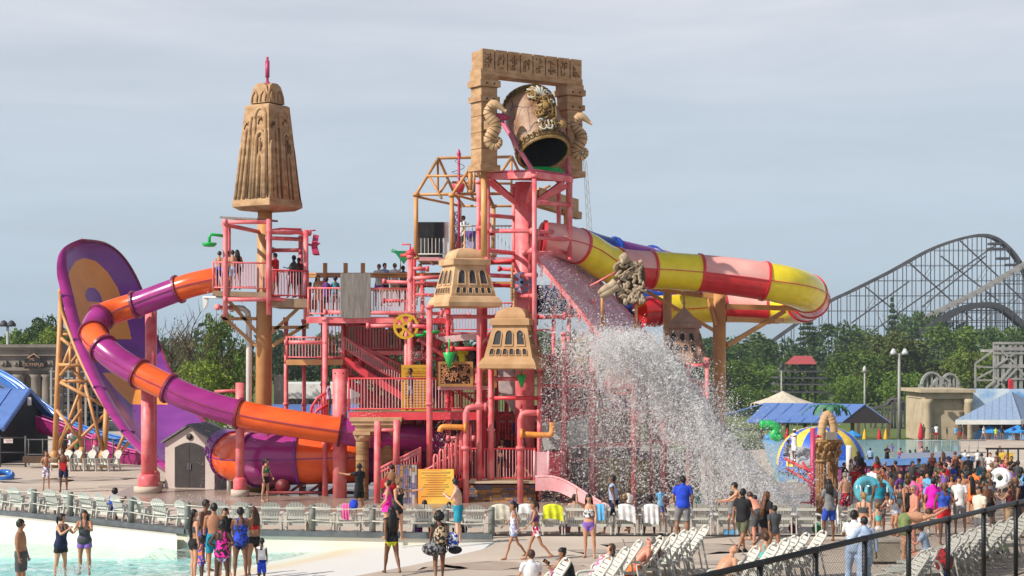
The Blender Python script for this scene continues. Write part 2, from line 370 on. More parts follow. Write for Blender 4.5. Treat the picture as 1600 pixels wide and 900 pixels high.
# ================================================================== far backdrop hill and wood
HILL=mat('hill_ground',(0.05,0.075,0.03),1,var=.3,scale=.05)
mb=MB()
def hillz(x,y):return gxy(x,y)-.3+max(0,(y-330)/260)**1.1*(.9+.4*math.sin(x*.013+1))
mb.grid(lambda u,v:Vector((-600+1700*u,300+1200*v,hillz(-600+1700*u,300+1200*v))),60,20)
tag(mb.build('hills',HILL),kind='structure')
def leaf_mat(name,c,v=.35):
 m=bpy.data.materials.new(name);m.use_nodes=True;t=m.node_tree;b=t.nodes['Principled BSDF']
 b.inputs['Roughness'].default_value=.6;b.inputs['Specular IOR Level'].default_value=.25
 tcn=t.nodes.new('ShaderNodeTexCoord');n=t.nodes.new('ShaderNodeTexNoise');n.inputs['Scale'].default_value=14;n.inputs['Detail'].default_value=5
 r=t.nodes.new('ShaderNodeValToRGB');t.links.new(tcn.outputs['Object'],n.inputs['Vector']);t.links.new(n.outputs['Fac'],r.inputs[0])
 e=r.color_ramp.elements;e[0].position,e[1].position=.35,.66
 e[0].color=(c[0]*(1-v),c[1]*(1-v),c[2]*(1-v),1);e[1].color=(c[0]*(1+v*1.1),c[1]*(1+v*.8),c[2],1)
 oi=t.nodes.new('ShaderNodeObjectInfo');hs=t.nodes.new('ShaderNodeHueSaturation');mr_=t.nodes.new('ShaderNodeMapRange');mr_.inputs['To Min'].default_value=.75;mr_.inputs['To Max'].default_value=1.25
 t.links.new(oi.outputs['Random'],mr_.inputs[0]);t.links.new(mr_.outputs[0],hs.inputs['Value']);t.links.new(r.outputs[0],hs.inputs['Color'])
 t.links.new(hs.outputs[0],b.inputs['Base Color'])
 trn=t.nodes.new('ShaderNodeBsdfTranslucent');ms=t.nodes.new('ShaderNodeMixShader');ms.inputs[0].default_value=.22
 t.links.new(hs.outputs[0],trn.inputs[0]);o_=t.nodes['Material Output'];t.links.new(b.outputs[0],ms.inputs[1]);t.links.new(trn.outputs[0],ms.inputs[2]);t.links.new(ms.outputs[0],o_.inputs[0])
 return m
LG={'dark':leaf_mat('leaves_dark',(.062,.12,.03)),'mid':leaf_mat('leaves_mid',(.115,.20,.035)),'light':leaf_mat('leaves_light',(.19,.27,.045)),
  'olive':leaf_mat('leaves_olive',(.13,.17,.045)),'blue':leaf_mat('leaves_bluish',(.055,.095,.042)),'dry':leaf_mat('leaves_sparse',(.15,.15,.07))}
rng=np.random.default_rng(5)
def mesh_np(name,V,F,mats,smooth=False):
 me=bpy.data.meshes.new(name);k=F.shape[1]
 me.vertices.add(len(V));me.vertices.foreach_set('co',V.astype(np.float32).ravel())
 me.loops.add(F.size);me.loops.foreach_set('vertex_index',F.astype(np.int32).ravel())
 me.polygons.add(len(F));me.polygons.foreach_set('loop_start',np.arange(0,F.size,k,dtype=np.int32))
 if smooth:me.polygons.foreach_set('use_smooth',np.ones(len(F),bool))
 for m in mats:me.materials.append(m)
 me.update(calc_edges=True);return me
def leaves(C,size,upw=.25):
 n=len(C);d=rng.normal(size=(n,3));d[:,2]+=upw;d/=np.linalg.norm(d,axis=1)[:,None]
 a=np.cross(d,rng.normal(size=(n,3)));a/=np.linalg.norm(a,axis=1)[:,None];b=np.cross(d,a)
 s=size*rng.uniform(.6,1.3,(n,1));a=a*s;b=b*s*.7
 V=np.stack([C-a-b*.3,C-b,C+a+b*.2,C+b*.9],1).reshape(-1,3)
 return V,np.arange(4*n).reshape(-1,4)
def crown_oak(name,lm,n=4200,seed=0,sparse=1.0,low=.14):
 r=np.random.default_rng(seed);K=46
 th=r.uniform(0,2*math.pi,K);u=r.uniform(-1,1,K);rad=r.uniform(.55,1,K)**.5
 c=np.stack([np.cos(th)*np.sqrt(1-u*u)*rad*.36,np.sin(th)*np.sqrt(1-u*u)*rad*.36,low+.06+(1-low-.14)*(.5+.5*u*rad)],1)
 c[:,2]+=r.normal(0,.03,K);cs=r.uniform(.07,.155,K)
 idx=r.integers(0,K,n);d=r.normal(size=(n,3));d/=np.linalg.norm(d,axis=1)[:,None]
 pts=c[idx]+d*cs[idx][:,None]*(r.uniform(.25,1.08,(n,1))**.45)
 V,F=leaves(pts,.021*sparse);return mesh_np(name,V,F,[lm])
def crown_pine(name,lm,seed=0,n=3400):
 r=np.random.default_rng(seed);pts=[]
 for k in range(n):
  z=.12+.88*r.random()**1.15;lay=math.floor(z*16)/16;ang=math.floor(r.random()*9+lay*37)*.7+lay*9+r.normal(0,.16)
  rad=(1.02-z)*.30*(0.25+.75*r.random()**.5)*(1+.3*math.sin(ang*2+lay*40))
  pts.append((math.cos(ang)*rad,math.sin(ang)*rad,lay+.03*r.random()+.05-rad*.18))
 V,F=leaves(np.array(pts),.019);return mesh_np(name,V,F,[lm])
def trunk_mesh(name,seed=0,bare=False):
 r=random.Random(seed);mb=MB()
 mb.path([(0,0,-.02),(.005,.003,.25),(-.01,.01,.55),(0,0,.8)],[.026,.018,.012,.004],7)
 for k in range(26 if bare else 9):
  z=.16+.6*r.random();a=r.random()*6.28;l=(.14+.2*r.random())*(1.1-z*.5)
  e1=Vector((math.cos(a)*l*.5,math.sin(a)*l*.5,z+l*.55));e2=Vector((math.cos(a+.3)*l,math.sin(a+.3)*l,z+l*1.25))
  mb.path([(0,0,z),e1,e2],[.008,.005,.0015],5)
  if bare:
   for q in range(5):
    f=e1.lerp(e2,r.random());mb.path([f,f+Vector((r.uniform(-.08,.08),r.uniform(-.08,.08),r.uniform(.05,.13)))],[.0025,.0008],4)
 o=mb.build(name,BARK);me=o.data;bpy.data.objects.remove(o);return me
CR={}
for kk,s in (('dark',1),('dark',2),('mid',3),('mid',4),('light',5),('olive',6),('blue',7)):CR.setdefault(kk,[]).append(crown_oak('crown',LG[kk],n=5200,seed=s,low=.03))
CR['dry']=[crown_oak('crown',LG['dry'],n=700,seed=9,sparse=.7)]
CR['bush']=[crown_oak('crown',LG['mid'],n=2600,seed=10,low=0.0)]
CR['lightbush']=[crown_oak('crown',LG['light'],n=2600,seed=12,low=0.0)]
CR['pine']=[crown_pine('crown',LG['dark'],3),crown_pine('crown',LG['blue'],4)]
TM=[trunk_mesh('trunk',k)for k in range(3)];TB=trunk_mesh('trunk',8,True)
ntree=0
def tree(px,top,wpx,Y,kind,label,group='trees behind the park',name=None):
 global ntree;ntree+=1
 if px>1080:Y=292+(Y-150)*1.45
 z0=gz(px,Y)+max(0,hillz((px-800)/FPX*Y,Y)-gz(px,Y))
 h=CH+(HOR-top)*Y/FPX-z0;wd=wpx*Y/FPX
 root=thing(name or ('pine_tree' if kind=='pine' else 'shrub' if 'bush' in kind else 'tree'),GX(px,Y,z0-gz(px,Y)),label,'tree' if 'bush' not in kind else 'shrub',group,rz=rng.uniform(0,6.28))
 if Y>140 and kind not in ('bush','lightbush'):wd*=1.25
 lst=CR[kind];me=lst[ntree%len(lst)]
 c=bpy.data.objects.new('crown',me);COL.objects.link(c);c.parent=root
 ws=wd/(.62 if kind=='pine' else .86);c.scale=(ws,ws,h)
 if 'bush' not in kind:
  tk=bpy.data.objects.new('trunk',TB if kind=='dry' else TM[ntree%3]);COL.objects.link(tk);tk.parent=root;tk.scale=(h*(.9 if kind!='dry' else 1),h*(.9 if kind!='dry' else 1),h)
 return root
TR=[
 (1100,520,110,235,'dark','dark tree seen just left of the tall tan column under the yellow tube'),
 (1165,518,110,238,'mid','broad green tree just right of the tall tan column'),
 (1215,524,90,215,'dark','dark tree beneath the far bend of the yellow tube slide'),
 (1262,488,70,250,'pine','tall dark pine directly below the red end of the tube slide'),
 (1305,497,85,262,'dark','dark rounded tree where the coaster lift hill starts to rise'),
 (1345,506,70,268,'mid','green tree standing under the lower third of the lift hill'),
 (1394,468,38,275,'pine','slim pointed conifer standing out against the coaster trestle'),
 (1438,476,80,285,'dark','round dark crown right of the pointed conifer'),
 (1482,492,70,290,'blue','hazy tree where the second coaster ramp meets the wood'),
 (1395,512,120,185,'olive','large olive green tree behind the twin headed floodlight'),
 (1345,545,100,172,'mid','broad green tree left of the twin headed floodlight pole'),
 (1292,588,80,150,'bush','dense dark shrub above the blue pavilion roof'),
 (1330,575,60,160,'bush','leafy shrub left of the small lamp pole'),
 (1412,570,80,158,'bush','leafy shrub right of the floodlight pole foot'),
 (1480,504,110,205,'mid','wide bright green tree below the dark coaster hump'),
 (1535,500,90,212,'dark','dark tree left of the grey timber tower'),
 (1575,508,80,222,'mid','green tree behind the grey timber tower'),
 (1612,502,90,215,'dark','dark tree cut by the right edge of the picture'),
 (1516,542,76,182,'light','yellow green tree left of the grey timber tower'),
 (1462,555,80,190,'dark','dark tree above the stone facade and the hooped rails'),
 (1140,560,80,170,'mid','green tree low beside the tan column'),
 (1195,565,100,178,'mid','bushy green tree left of the red roofed viewing tower'),
 (1240,548,80,195,'dark','dark tree behind the red roofed viewing tower'),
 (1170,600,80,150,'bush','low shrub left of the cream tent'),
 (1225,590,60,158,'bush','shrub directly behind the cream tent'),
 (1430,600,50,150,'bush','small shrub left of the stone facade'),
 (1375,540,70,240,'light','pale green tree peeping over the olive tree'),
 (22,512,50,200,'mid','small tree left of the lamp cluster on the far left'),
 (68,488,72,240,'dark','tall dark tree above the grey temple facade'),
 (92,508,90,195,'light','light green tree behind the tan lattice of the big slide wall'),
 (-4,520,70,230,'dark','dark tree on the left edge of the picture'),
 (135,530,70,210,'mid','green tree seen through the tan lattice'),
 (268,492,60,108,'dry','almost bare thin tree right of the purple slide wall'),
 (298,486,90,112,'dry','sparse leafed tree between the slide wall and the tan column'),
 (345,482,80,116,'mid','leafy tree left of the tan carved spire column'),
 (312,552,120,100,'lightbush','large bright bush above the small storage shed'),
 (365,600,80,96,'bush','leafy bush at the foot of the white bent pipe'),
 (262,580,60,98,'bush','bush directly beside the thick pink post'),
 (372,530,60,125,'olive','olive tree just behind the white bent pipe'),
 (445,518,60,235,'blue','hazy blue green tree right of the tan column'),
 (485,535,80,250,'blue','hazy tree behind the lower left railing'),
 (530,508,70,240,'dark','dark tree top between the walkway and the lower railings'),
 (600,525,110,245,'blue','hazy wood tree behind the yellow wheel'),
 (690,530,110,242,'dark','dark tree behind the first stone turret'),
 (780,532,110,250,'blue','hazy tree behind the second stone turret'),
 (880,535,110,244,'dark','dark tree behind the wet slatted ramp'),
 (975,535,110,248,'mid','green tree behind the splash'),
 (1045,530,90,240,'dark','dark tree behind the brown spired turret'),
 (215,690,34,84,'bush','low shrub at the foot of the purple slide wall'),
 (192,695,26,83,'lightbush','small light shrub behind the rightmost white deck chair'),
]
for a in TR:tree(*a)
# the far-off wood that reads as one mass
r=np.random.default_rng(3);pts=[]
for k in range(420):
 x=r.uniform(-260,420);y=r.uniform(400,520)if x>40 else r.uniform(290,420);h=r.uniform(9,13.5)if x>40 else r.uniform(7,10.5);z0=hillz(x,y);
 d=r.normal(size=(90,3));d/=np.linalg.norm(d,axis=1)[:,None]
 pts.append(np.array([x,y,z0+h*.55])+d*np.array([4.2,4.2,h*.45])*r.uniform(.5,1,(90,1)))
V,F=leaves(np.concatenate(pts),.75)
me=mesh_np('distant_wood',V,F,[LG['blue']]);o=bpy.data.objects.new('distant_wood',me);COL.objects.link(o);tag(o,'far dark green wood along the horizon','wood',kind='stuff')
# ================================================================== timber coaster
hill_px=[(1190,545),(1285,478),(1330,455),(1390,425),(1450,392),(1495,375),(1530,368),(1553,372),(1575,388),(1592,410),(1612,446),(1650,500)]
CK=1.4
def track(px,Y,mb,wid=3.2,thick=.9,mrail=None):
 Y*=CK;wid*=CK;thick*=CK
 pts=cr_path([P(x,y,Y)for x,y in px],6)
 for dy in (-wid/2,wid/2):
  q=[p+Vector((0,dy,0))for p in pts]
  for a,b in zip(q[:-1],q[1:]):mb.beam(a,b,.2,thick)
 for a,b in zip(pts[:-1],pts[1:]):mb.beam(a,b,wid*.8,.2)
 return pts
def bents(pts,Y,name,root,step=2.1,x0=1180,x1=1605,diag=True,zmin=-7,wid=3.2,lev=3.4,th=.16):
 Y*=CK;wid*=CK;lev*=CK;th*=CK;step*=CK
 mb=MB();xs=[]
 x=(x0-800)/FPX*Y;prev=None
 for dy in (-wid/2-.3,wid/2+.3):
  x=(x0-800)/FPX*Y;prev=None;k=0
  while x<(x1-800)/FPX*Y:
   z=None
   for a,b in zip(pts[:-1],pts[1:]):
    if (a.x-x)*(b.x-x)<=0 and abs(a.x-b.x)>1e-6:z=a.z+(b.z-a.z)*(x-a.x)/(b.x-a.x)
   if z is not None:
    mb.beam((x,Y+dy,zmin),(x,Y+dy,z),th,th)
    if prev:
     q=-6.4+lev
     while q<min(z,prev[1]):
      mb.beam((prev[0],Y+dy,q),(x,Y+dy,q),th*.6,th*.6);q+=lev
     if diag and k%3==0 and min(z,prev[1])>lev*2:
      for q0 in np.arange(-6.4+lev,min(z,prev[1])-lev,lev*2):mb.beam((prev[0],Y+dy,q0),(x,Y+dy,q0+lev),th*.5,th*.5)
    prev=(x,z);k+=1
   x+=step
 # long diagonal braces
 zt=max(p.z for p in pts)
 return mb
cr_root=thing('roller_coaster',GX(1440,532),'tall grey timber coaster lift hill with trestle against the sky','roller coaster')
mb=MB();tp=track(hill_px,380,mb,3.0,.6);mb.build('lift_hill_track',LEAD,cr_root)
b_=bents(tp,380,'trestle',cr_root);
for (x0,y0,x1,y1)in ((1360,520,1560,380),(1330,505,1420,440),(1440,480,1540,400),(1470,400,1560,470),(1500,376,1600,470),(1420,410,1520,500),(1350,446,1440,520)):
 b_.beam(P(x0,y0,378*CK),P(x1,y1,378*CK),.42,.42)
b_.build('trestle',LEAD,cr_root)
mb=MB();tp=track([(1440,500),(1465,487),(1530,455),(1600,414),(1680,372)],352,mb,3.0,.9);mb.build('second_ramp_track',STEEL,cr_root)
bents(tp,352,'trestle',cr_root,x0=1465,x1=1612,step=1.9,lev=2.0,th=.15).build('trestle',LEAD,cr_root)
mb=MB();tp=track([(1440,520),(1470,500),(1500,484),(1530,477),(1560,480),(1590,502),(1615,530)],330,mb,3.2,1.1);mb.build('hump_track',mat('dark_track',(.06,.06,.065),.7),cr_root)
bents(tp,330,'trestle',cr_root,x0=1450,x1=1605,step=2.0,lev=2).build('trestle',LEAD,cr_root)
mb=MB()
for x0,y0,x1 in ((1543,389,1572),(1545,381,1563),(1558,404,1575),(1572,414,1590)):mb.beam(P(x0,y0,376*CK),P(x1,y0,376*CK),3.5,.7)
mb.build('maintenance_platform',mat('dark_track',(.06,.06,.065),.7),cr_root)
# radio mast
mr_=thing('radio_mast',GX(922,520),'thin lattice radio mast leaning faintly behind the bucket arch','mast')
mb=MB();a0,b0=GX(935,520,0),P(914,250,520)
for dx,dy in ((-.5,-.3),(.5,-.3),(0,.5)):mb.beam(a0+Vector((dx*2.6,dy*2.6,0)),b0+Vector((dx,dy,0)),.16,.16)
for k in range(46):
 t0=k/46;t1=(k+1)/46;s0=2.6-1.6*t0;s1=2.6-1.6*t1;q=-1 if k%2 else 1
 mb.beam(a0.lerp(b0,t0)+Vector((-.5*s0*q,-.3*s0,0)),a0.lerp(b0,t1)+Vector((.5*s1*q,-.3*s1,0)),.11,.11)
mb.build('lattice',STEEL,mr_)
# ================================================================== slide tubes
SEAM=mat('seam_flange',(0.30,0.03,0.10),.4)
def tube_slide(name,label,ctrl,rad,cuts,mats,loc,flange=FLNG,nsub=10,sun_fade=None,seam=True,n=28,fl=.09):
 """ctrl: points in space; cuts: how far along (0..1) each section ends; mats: one material, or (top, bottom), per section"""
 pts=cr_path(ctrl,nsub);K=len(pts)
 d=[0]
 for a,b in zip(pts[:-1],pts[1:]):d.append(d[-1]+(b-a).length)
 tot=d[-1];root=thing(name,loc,label,'water slide')
 rr=[rad if not isinstance(rad,(list,tuple))else float(np.interp(d[i]/tot,np.linspace(0,1,len(rad)),rad))for i in range(K)]
 def at(f):
  s=f*tot
  for i in range(K-1):
   if d[i+1]>=s-1e-9:
    t=(s-d[i])/max(1e-9,d[i+1]-d[i]);return pts[i].lerp(pts[i+1],t),rr[i]+(rr[i+1]-rr[i])*t
  return pts[-1],rr[-1]
 prev=0
 for ci,(c,m)in enumerate(zip(cuts,mats)):
  mb=MB();m2=m if isinstance(m,tuple)else (m,m)
  N=max(3,int((c-prev)*tot/.28));ring=[]
  for i in range(N+1):
   f=prev+(c-prev)*i/N;p,r_=at(f);q,_=at(min(1,f+.004));q0,_=at(max(0,f-.004));t=(q-q0).normalized()
   x=t.cross(Vector((0,0,1))).normalized();z=x.cross(t);ring.append((p,x,z,r_,t))
  vs=[]
  for p,x,z,r_,t in ring:
   for j in range(n):a=2*math.pi*j/n;vs.append(p+x*math.cos(a)*r_+z*math.sin(a)*r_)
  b0=len(mb.v);mb.v.extend([tuple(v)for v in vs])
  for i in range(N):
   for j in range(n):
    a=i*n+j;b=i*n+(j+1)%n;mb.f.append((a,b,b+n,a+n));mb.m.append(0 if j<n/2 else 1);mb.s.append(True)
  # joint flange at the end of the section
  p,x,z,r_,t=ring[-1]if ci<len(cuts)-1 else ring[0]
  prof=[(r_*.99,-.05),(r_+fl,-.05),(r_+fl,.05),(r_*.99,.05)]
  mb.lathe(p,prof,n,2,axis=t,sm=False,caps=False)
  if seam:
   for sgn in (-1,1):
    for q0,q1 in zip(ring[:-1],ring[1:]):
     a=q0[0]+q0[1]*sgn*(q0[3]+.012);b=q1[0]+q1[1]*sgn*(q1[3]+.012);mb.beam(a,b,.05,.03,m=3)
  mb.build('tube_section',[m2[0],m2[1],flange,SEAM if flange is FLNG else flange],root);prev=c
 return root,at
# the purple and orange tube from the platform down to the wall and round to the tower
c1=[P(340,436,65),P(300,445,65),P(262,458,65.2),P(222,473,65.5),P(186,484,65.6),P(160,494,65.3),P(147,513,64.6),P(151,533,63.8),P(176,557,63.2),P(208,578,62.9),P(255,602,62.5),P(310,627,62.2),P(370,645,62),P(440,659,61.8),P(510,670,61.8),P(575,679,62),P(640,684,62.4),P(690,690,63)]
pr,at1=tube_slide('tube_slide','purple and orange enclosed tube slide curling down from the left platform',c1,[.47,.48,.5,.5,.5,.5,.5],[.075,.165,.235,.292,.345,.435,.50,.635,.815,1.0],
 [ORA,PUR,ORA,PUR,ORA,PUR,ORA,PUR,ORA,PUR],P(300,600,65)*1)
# the large tube at the foot of the wall
c2_=[P(350,700,66.5),P(366,713,65.6),P(398,717,64.6),P(440,716,64.2),P(500,714,64),P(560,712,64),P(625,708,64.5),P(665,706,65.5)]
tube_slide('tube_slide','very wide purple and orange tube lying at the foot of the slide wall',c2_,[.8,.98,1.03,1.03,1.03,1.0,.9],[.10,.27,.46,.72,1.0],[DPUR,ORA,PUR,ORA,PUR],GX(450,64),nsub=8,n=36,flange=DPUR)
# yellow and red tube on the right, upper run
c3=[P(846,372,62),P(880,377,62.3),P(915,390,63),P(950,412,63.8),P(990,420,64.5),P(1040,423,65),P(1105,428,65.4),P(1165,435,65.6),P(1225,445,66),P(1258,456,67.4),P(1266,468,69.5),P(1250,477,71.8),P(1215,480,73),P(1160,480,73.2),P(1100,481,73),P(1050,484,72.2),P(1000,488,71.5)]
YFL=mat('olive_flange',(.45,.36,.04),.4)
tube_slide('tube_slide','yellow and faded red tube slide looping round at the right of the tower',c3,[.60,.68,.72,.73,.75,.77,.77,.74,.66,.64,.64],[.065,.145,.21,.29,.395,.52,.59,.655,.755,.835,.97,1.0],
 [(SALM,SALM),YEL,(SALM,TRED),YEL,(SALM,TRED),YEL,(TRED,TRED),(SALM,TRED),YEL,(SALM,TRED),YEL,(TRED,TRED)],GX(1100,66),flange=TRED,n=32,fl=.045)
# blue and purple open tube behind it
c4=[P(905,379,67),P(940,391,68),P(985,402,69),P(1040,414,71),P(1090,430,74),P(1085,456,75),P(1040,468,74.5),P(1000,478,73.5),P(960,492,72),P(900,470,70),P(840,468,69)]
tube_slide('tube_slide','dark blue and purple tube slide behind the yellow one',c4,.60,[.10,.22,.45,.55,.62,.70,.78,1.0],[TBLUE,DPUR,PUR,TBLUE,PUR,TBLUE,TBLUE,TBLUE],GX(1000,72),flange=TBLUE,n=22)
# salmon chute end at the middle left of splash roof (mouth) with red rim
mb=MB();mb.lathe(P(850,372,61.6),[(.55,-.06),(.66,-.06),(.66,.06),(.55,.06)],24,axis=(1,.1,-.1),sm=False,caps=False)
tag(mb.build('slide_mouth_ring',RED,base=P(850,372,61.6)),'red ring round the mouth of the yellow tube slide','ring')
# ================================================================== slide wall
def interp_path(pts):
 q=cr_path([Vector((a[0],a[1],a[2]))for a in pts],8);d=[0]
 for a,b in zip(q[:-1],q[1:]):d.append(d[-1]+(b-a).length)
 D=np.array(d)/d[-1];A=np.array([list(v)for v in q])
 return lambda t:(np.interp(t,D,A[:,0]),np.interp(t,D,A[:,1]),np.interp(t,D,A[:,2]))
nearp=interp_path([(352,772,66.8),(290,742,68),(232,700,69.6),(190,648,72),(158,590,74.5),(130,520,76.5),(112,450,78),(104,412,78.5),(108,390,79),(126,375,79.5)])
farp=interp_path([(378,722,68.6),(345,684,71),(312,650,74),(284,610,77),(260,566,79.5),(240,512,82),(220,450,83),(195,405,82.5),(165,381,81.5),(126,375,79.5)])
root=thing('slide_wall',GX(200,70),'huge curved purple slide wall with an orange target painted on it','slide wall')
disc=[(104,460),(108,425),(118,408),(132,403),(150,408),(168,425),(184,450),(194,478),(200,505),(206,530),(150,530),(128,520),(112,490)]
orect=[(160,583),(214,580),(250,606),(262,632),(205,632),(180,608)]
core=[(133,463),(134,454),(140,449),(148,450),(156,458),(161,472),(150,472),(137,471)]
strip=[(140,483),(186,491),(196,515),(204,530),(190,530),(178,500),(150,494)]
def inside(x,y,poly):
 c=False;j=len(poly)-1
 for i in range(len(poly)):
  if (poly[i][1]>y)!=(poly[j][1]>y)and x<(poly[j][0]-poly[i][0])*(y-poly[i][1])/(poly[j][1]-poly[i][1]+1e-9)+poly[i][0]:c=not c
  j=i
 return c
def wall_pt(u,v,off=0):
 a=P(*nearp(v));b=P(*farp(v));p=a.lerp(b,u)
 bul=math.sin(math.pi*u)*(1.0*math.sin(math.pi*min(1,v*1.02))+.1)
 return p+Vector((-bul*.85-off,bul*.5+off*.4,-bul*.12))
def wall_m(u,v):
 p=wall_pt(u,v);x=800+p.x/p.y*FPX;y=HOR-(p.z-CH)/p.y*FPX
 if inside(x,y,core):return 0
 if inside(x,y,disc)or inside(x,y,orect):return 1
 return 0
mb=MB();mb.grid(lambda u,v:wall_pt(u,v),150,400,mf=wall_m);mb.build('riding_surface',[WPUR,WORA],root)
mb=MB();mb.grid(lambda u,v:wall_pt(u,v,.12),12,60);mb.build('back_shell',DPUR,root)
mb=MB()  # broad rolled rim along the near edge
def rim(u,v):
 x,y,Y=nearp(v);p=P(x,y,Y);a=1.0*(1-max(0,v-.86)/.14)**.7
 ang=u*math.pi
 return p+Vector((-.50*u*a+.02,-.10-.05*math.sin(ang)-.25*u,.10*math.sin(ang)*a+.08*u*a))
mb.grid(rim,6,90);mb.grid(lambda u,v:rim(1,v)+Vector((0,0,0))+Vector((.03*u,.30*u,-.22*u)),2,90)
for v in (.2,.34,.5,.66,.8):
 a=rim(0,v);b=rim(1,v);mb.beam(a+Vector((0,-.05,.03)),b+Vector((-.02,-.05,.03)),.10,.12,m=1)
mb.build('rim',[PUR,DPUR],root)
mb=MB();mb.path([P(*farp(v))for v in np.linspace(0,1,60)],.07,6);mb.build('far_edge',FLNG,root)
mb=MB();mb.path([P(a,b,68.9)for a,b in cr_path([Vector((93,452,0)),Vector((97,485,0)),Vector((111,525,0)),Vector((130,572,0)),Vector((163,632,0)),Vector((205,680,0)),Vector((262,725,0)),Vector((310,752,0))],5)for a,b in [(a[0],a[1])]]if False else [P(v[0],v[1],77.8-max(0,v[0]-100)*.042)for v in cr_path([Vector((93,452,0)),Vector((97,485,0)),Vector((111,525,0)),Vector((130,572,0)),Vector((163,632,0)),Vector((205,680,0)),Vector((262,725,0)),Vector((310,752,0))],5)],.09,6)
mb.build('chord',TAN,root)
for (x0,y0,x1,y1,r_,Y)in [(96,462,85,735,.14,78.2),(167,632,162,735,.14,78.2),(118,470,128,735,.11,81)]:
 a=P(x0,y0,Y);b=GX(x1,Y);m_=MB();m_.tube(a,b,r_,10);m_.lathe(b,[(r_*1.7,0),(r_*1.7,.6),(r_*1.1,.8)],10);m_.build('post',TAN,root)
for k,(x0,y0,x1,y1)in enumerate([(95,522,113,523),(95,528,124,552),(115,529,92,587),(123,552,94,587),(94,595,143,596),(94,597,167,636),(129,601,90,703),(133,601,160,702),(167,645,101,708),(199,668,180,712),(211,678,185,712),(92,570,133,571),(110,575,130,594),(110,540,110,575),(95,480,108,500),(88,640,128,690),(128,640,92,690)]):
 m_=MB();m_.tube(P(x0,y0,78.2-(k%2)*.15),P(x1,y1,78.2-(k%2)*.15),.08,8);m_.build('brace',TAN,root)
# thick pink slide supports
def pillar(px,ytop,Y,r_,label,cap=None,base_m=None):
 root=thing('slide_support',GX(px,Y),label,'support column','pink slide supports')
 a=GX(px,Y);m_=MB();zt=CH+(HOR-ytop)*Y/FPX
 m_.lathe(a,[(r_,.35),(r_,zt)],20);m_.build('shaft',PINK,root)
 m_=MB();m_.lathe(a,[(r_*1.5,.22),(r_*1.55,.35),(r_*1.5,.62),(r_*1.1,.72)],20);m_.build('base_collar',PINK,root)
 m_=MB();m_.lathe(a,[(r_*2.1,0),(r_*2.1,.26)],16);m_.build('footing',CONC,root)
 return root
r1=pillar(231,605,64.5,.255,'thick pink support column beside the storage shed')
m_=MB();m_.box(P(229,607,64.5),(.9,.5,.08));m_.tube(P(231,606,64.4),P(231,600,63.4),.1);m_.build('saddle',RED,r1)
r0=pillar(236,478,66.6,.23,'tall pink column rising to the upper bend of the orange tube')
r2=pillar(375,598,62.9,.165,'slim pink support column right of the storage shed')
m_=MB();m_.tube(P(375,672,62.9),P(425,676,62.5),.06);m_.tube(P(418,664,62.3),P(418,682,62.3),.06);m_.build('bracket',PINK,r2);m_=MB();m_.tube(P(336,612,62.9),P(375,610,62.9),.06);m_.build('bracket',PINK,r2)
mb=MB();a=GX(390,66)
mb.path([GX(389,66),P(389,500,66),P(387,488,66),P(380,482,66),P(362,481,66)],.115,12);mb.lathe(P(362,481,66),[(.17,-.06),(.17,.06)],12,axis=(1,0,0))
tag(mb.build('water_pipe',WHITE,base=a),'white bent water pipe beside the tan column','pipe')
mb=MB();mb.lathe(GX(358,65.5),[(.09,0),(.09,1.1)],10);tag(mb.build('standpipe',WHITE,base=GX(358,65.5)),'short white standpipe behind the slim pink column','pipe')
mb=MB();mb.lathe(GX(400,66),[(.85,0),(.85,.85)],24);tag(mb.build('tank',mat('olive_tan',(.33,.24,.07),.6),base=GX(400,66)),'round olive tan base under the wide tube','tank')
# frame under the wide tube
root=thing('tube_cradle',GX(500,63.6),'dark red steel cradle under the wide tube','cradle')
DRD=mat('dark_red_steel',(.16,.015,.02),.5)
for x in (440,470,500,530):m_=MB();a=GX(x,63.6);m_.tube(a,a+Vector((0,0,.7)),.07);m_.tube(a+Vector((-.5,0,.05)),a+Vector((.3,0,.6)),.05);m_.build('leg',DRD,root)
m_=MB();m_.tube(GX(415,63.6,.55),GX(600,63.6,.55),.08);m_.tube(GX(415,63.2,.12),GX(560,63.2,.12),.06);m_.lathe(GX(442,63.3,.35),[(.28,-.04),(.28,.04)],18,axis=(0,1,0));m_.build('beam',DRD,root)
# ================================================================== storage shed
Y=66.0;a=G(258,763);rz=R(13)
root=thing('storage_shed',a,'small pale plastic storage shed with dark double doors','shed',rz=0)
Rm=Matrix.Rotation(-rz,3,'Z')
def SH(x,y,z):return a+Rm@Vector((x,y,z))
W_,D_,H_=2.08,2.1,1.82
SIDE=mat('shed_siding',(.62,.53,.48),.7,c2=(.55,.46,.41),scale=1)
m_=MB();m_.prism([SH(0,0,0),SH(W_,0,0),SH(W_,0,H_),SH(W_/2,0,H_+.62),SH(0,0,H_)],Rm@Vector((0,D_,0)))
for k in range(9):m_.beam(SH(-.012,0,.1+k*.2),SH(-.012,D_,.1+k*.2),.02,.02)
m_.build('wall',SIDE,root)
m_=MB()
for s in (0,1):
 x0,x1=(W_/2,-.12)if s==0 else (W_/2,W_+.12)
 m_.prism([SH(x0,-.15,H_+.66),SH(x1,-.15,H_-.04),SH(x1,-.15,H_+.03),SH(x0,-.15,H_+.74)],Rm@Vector((0,D_+.3,0)))
m_.build('roof',mat('shed_shingles',(.23,.23,.22),.9,c2=(.13,.13,.13),scale=5,stretch=(1,3,3)),root)
DK=mat('shed_door_brown',(.05,.043,.042),.6)
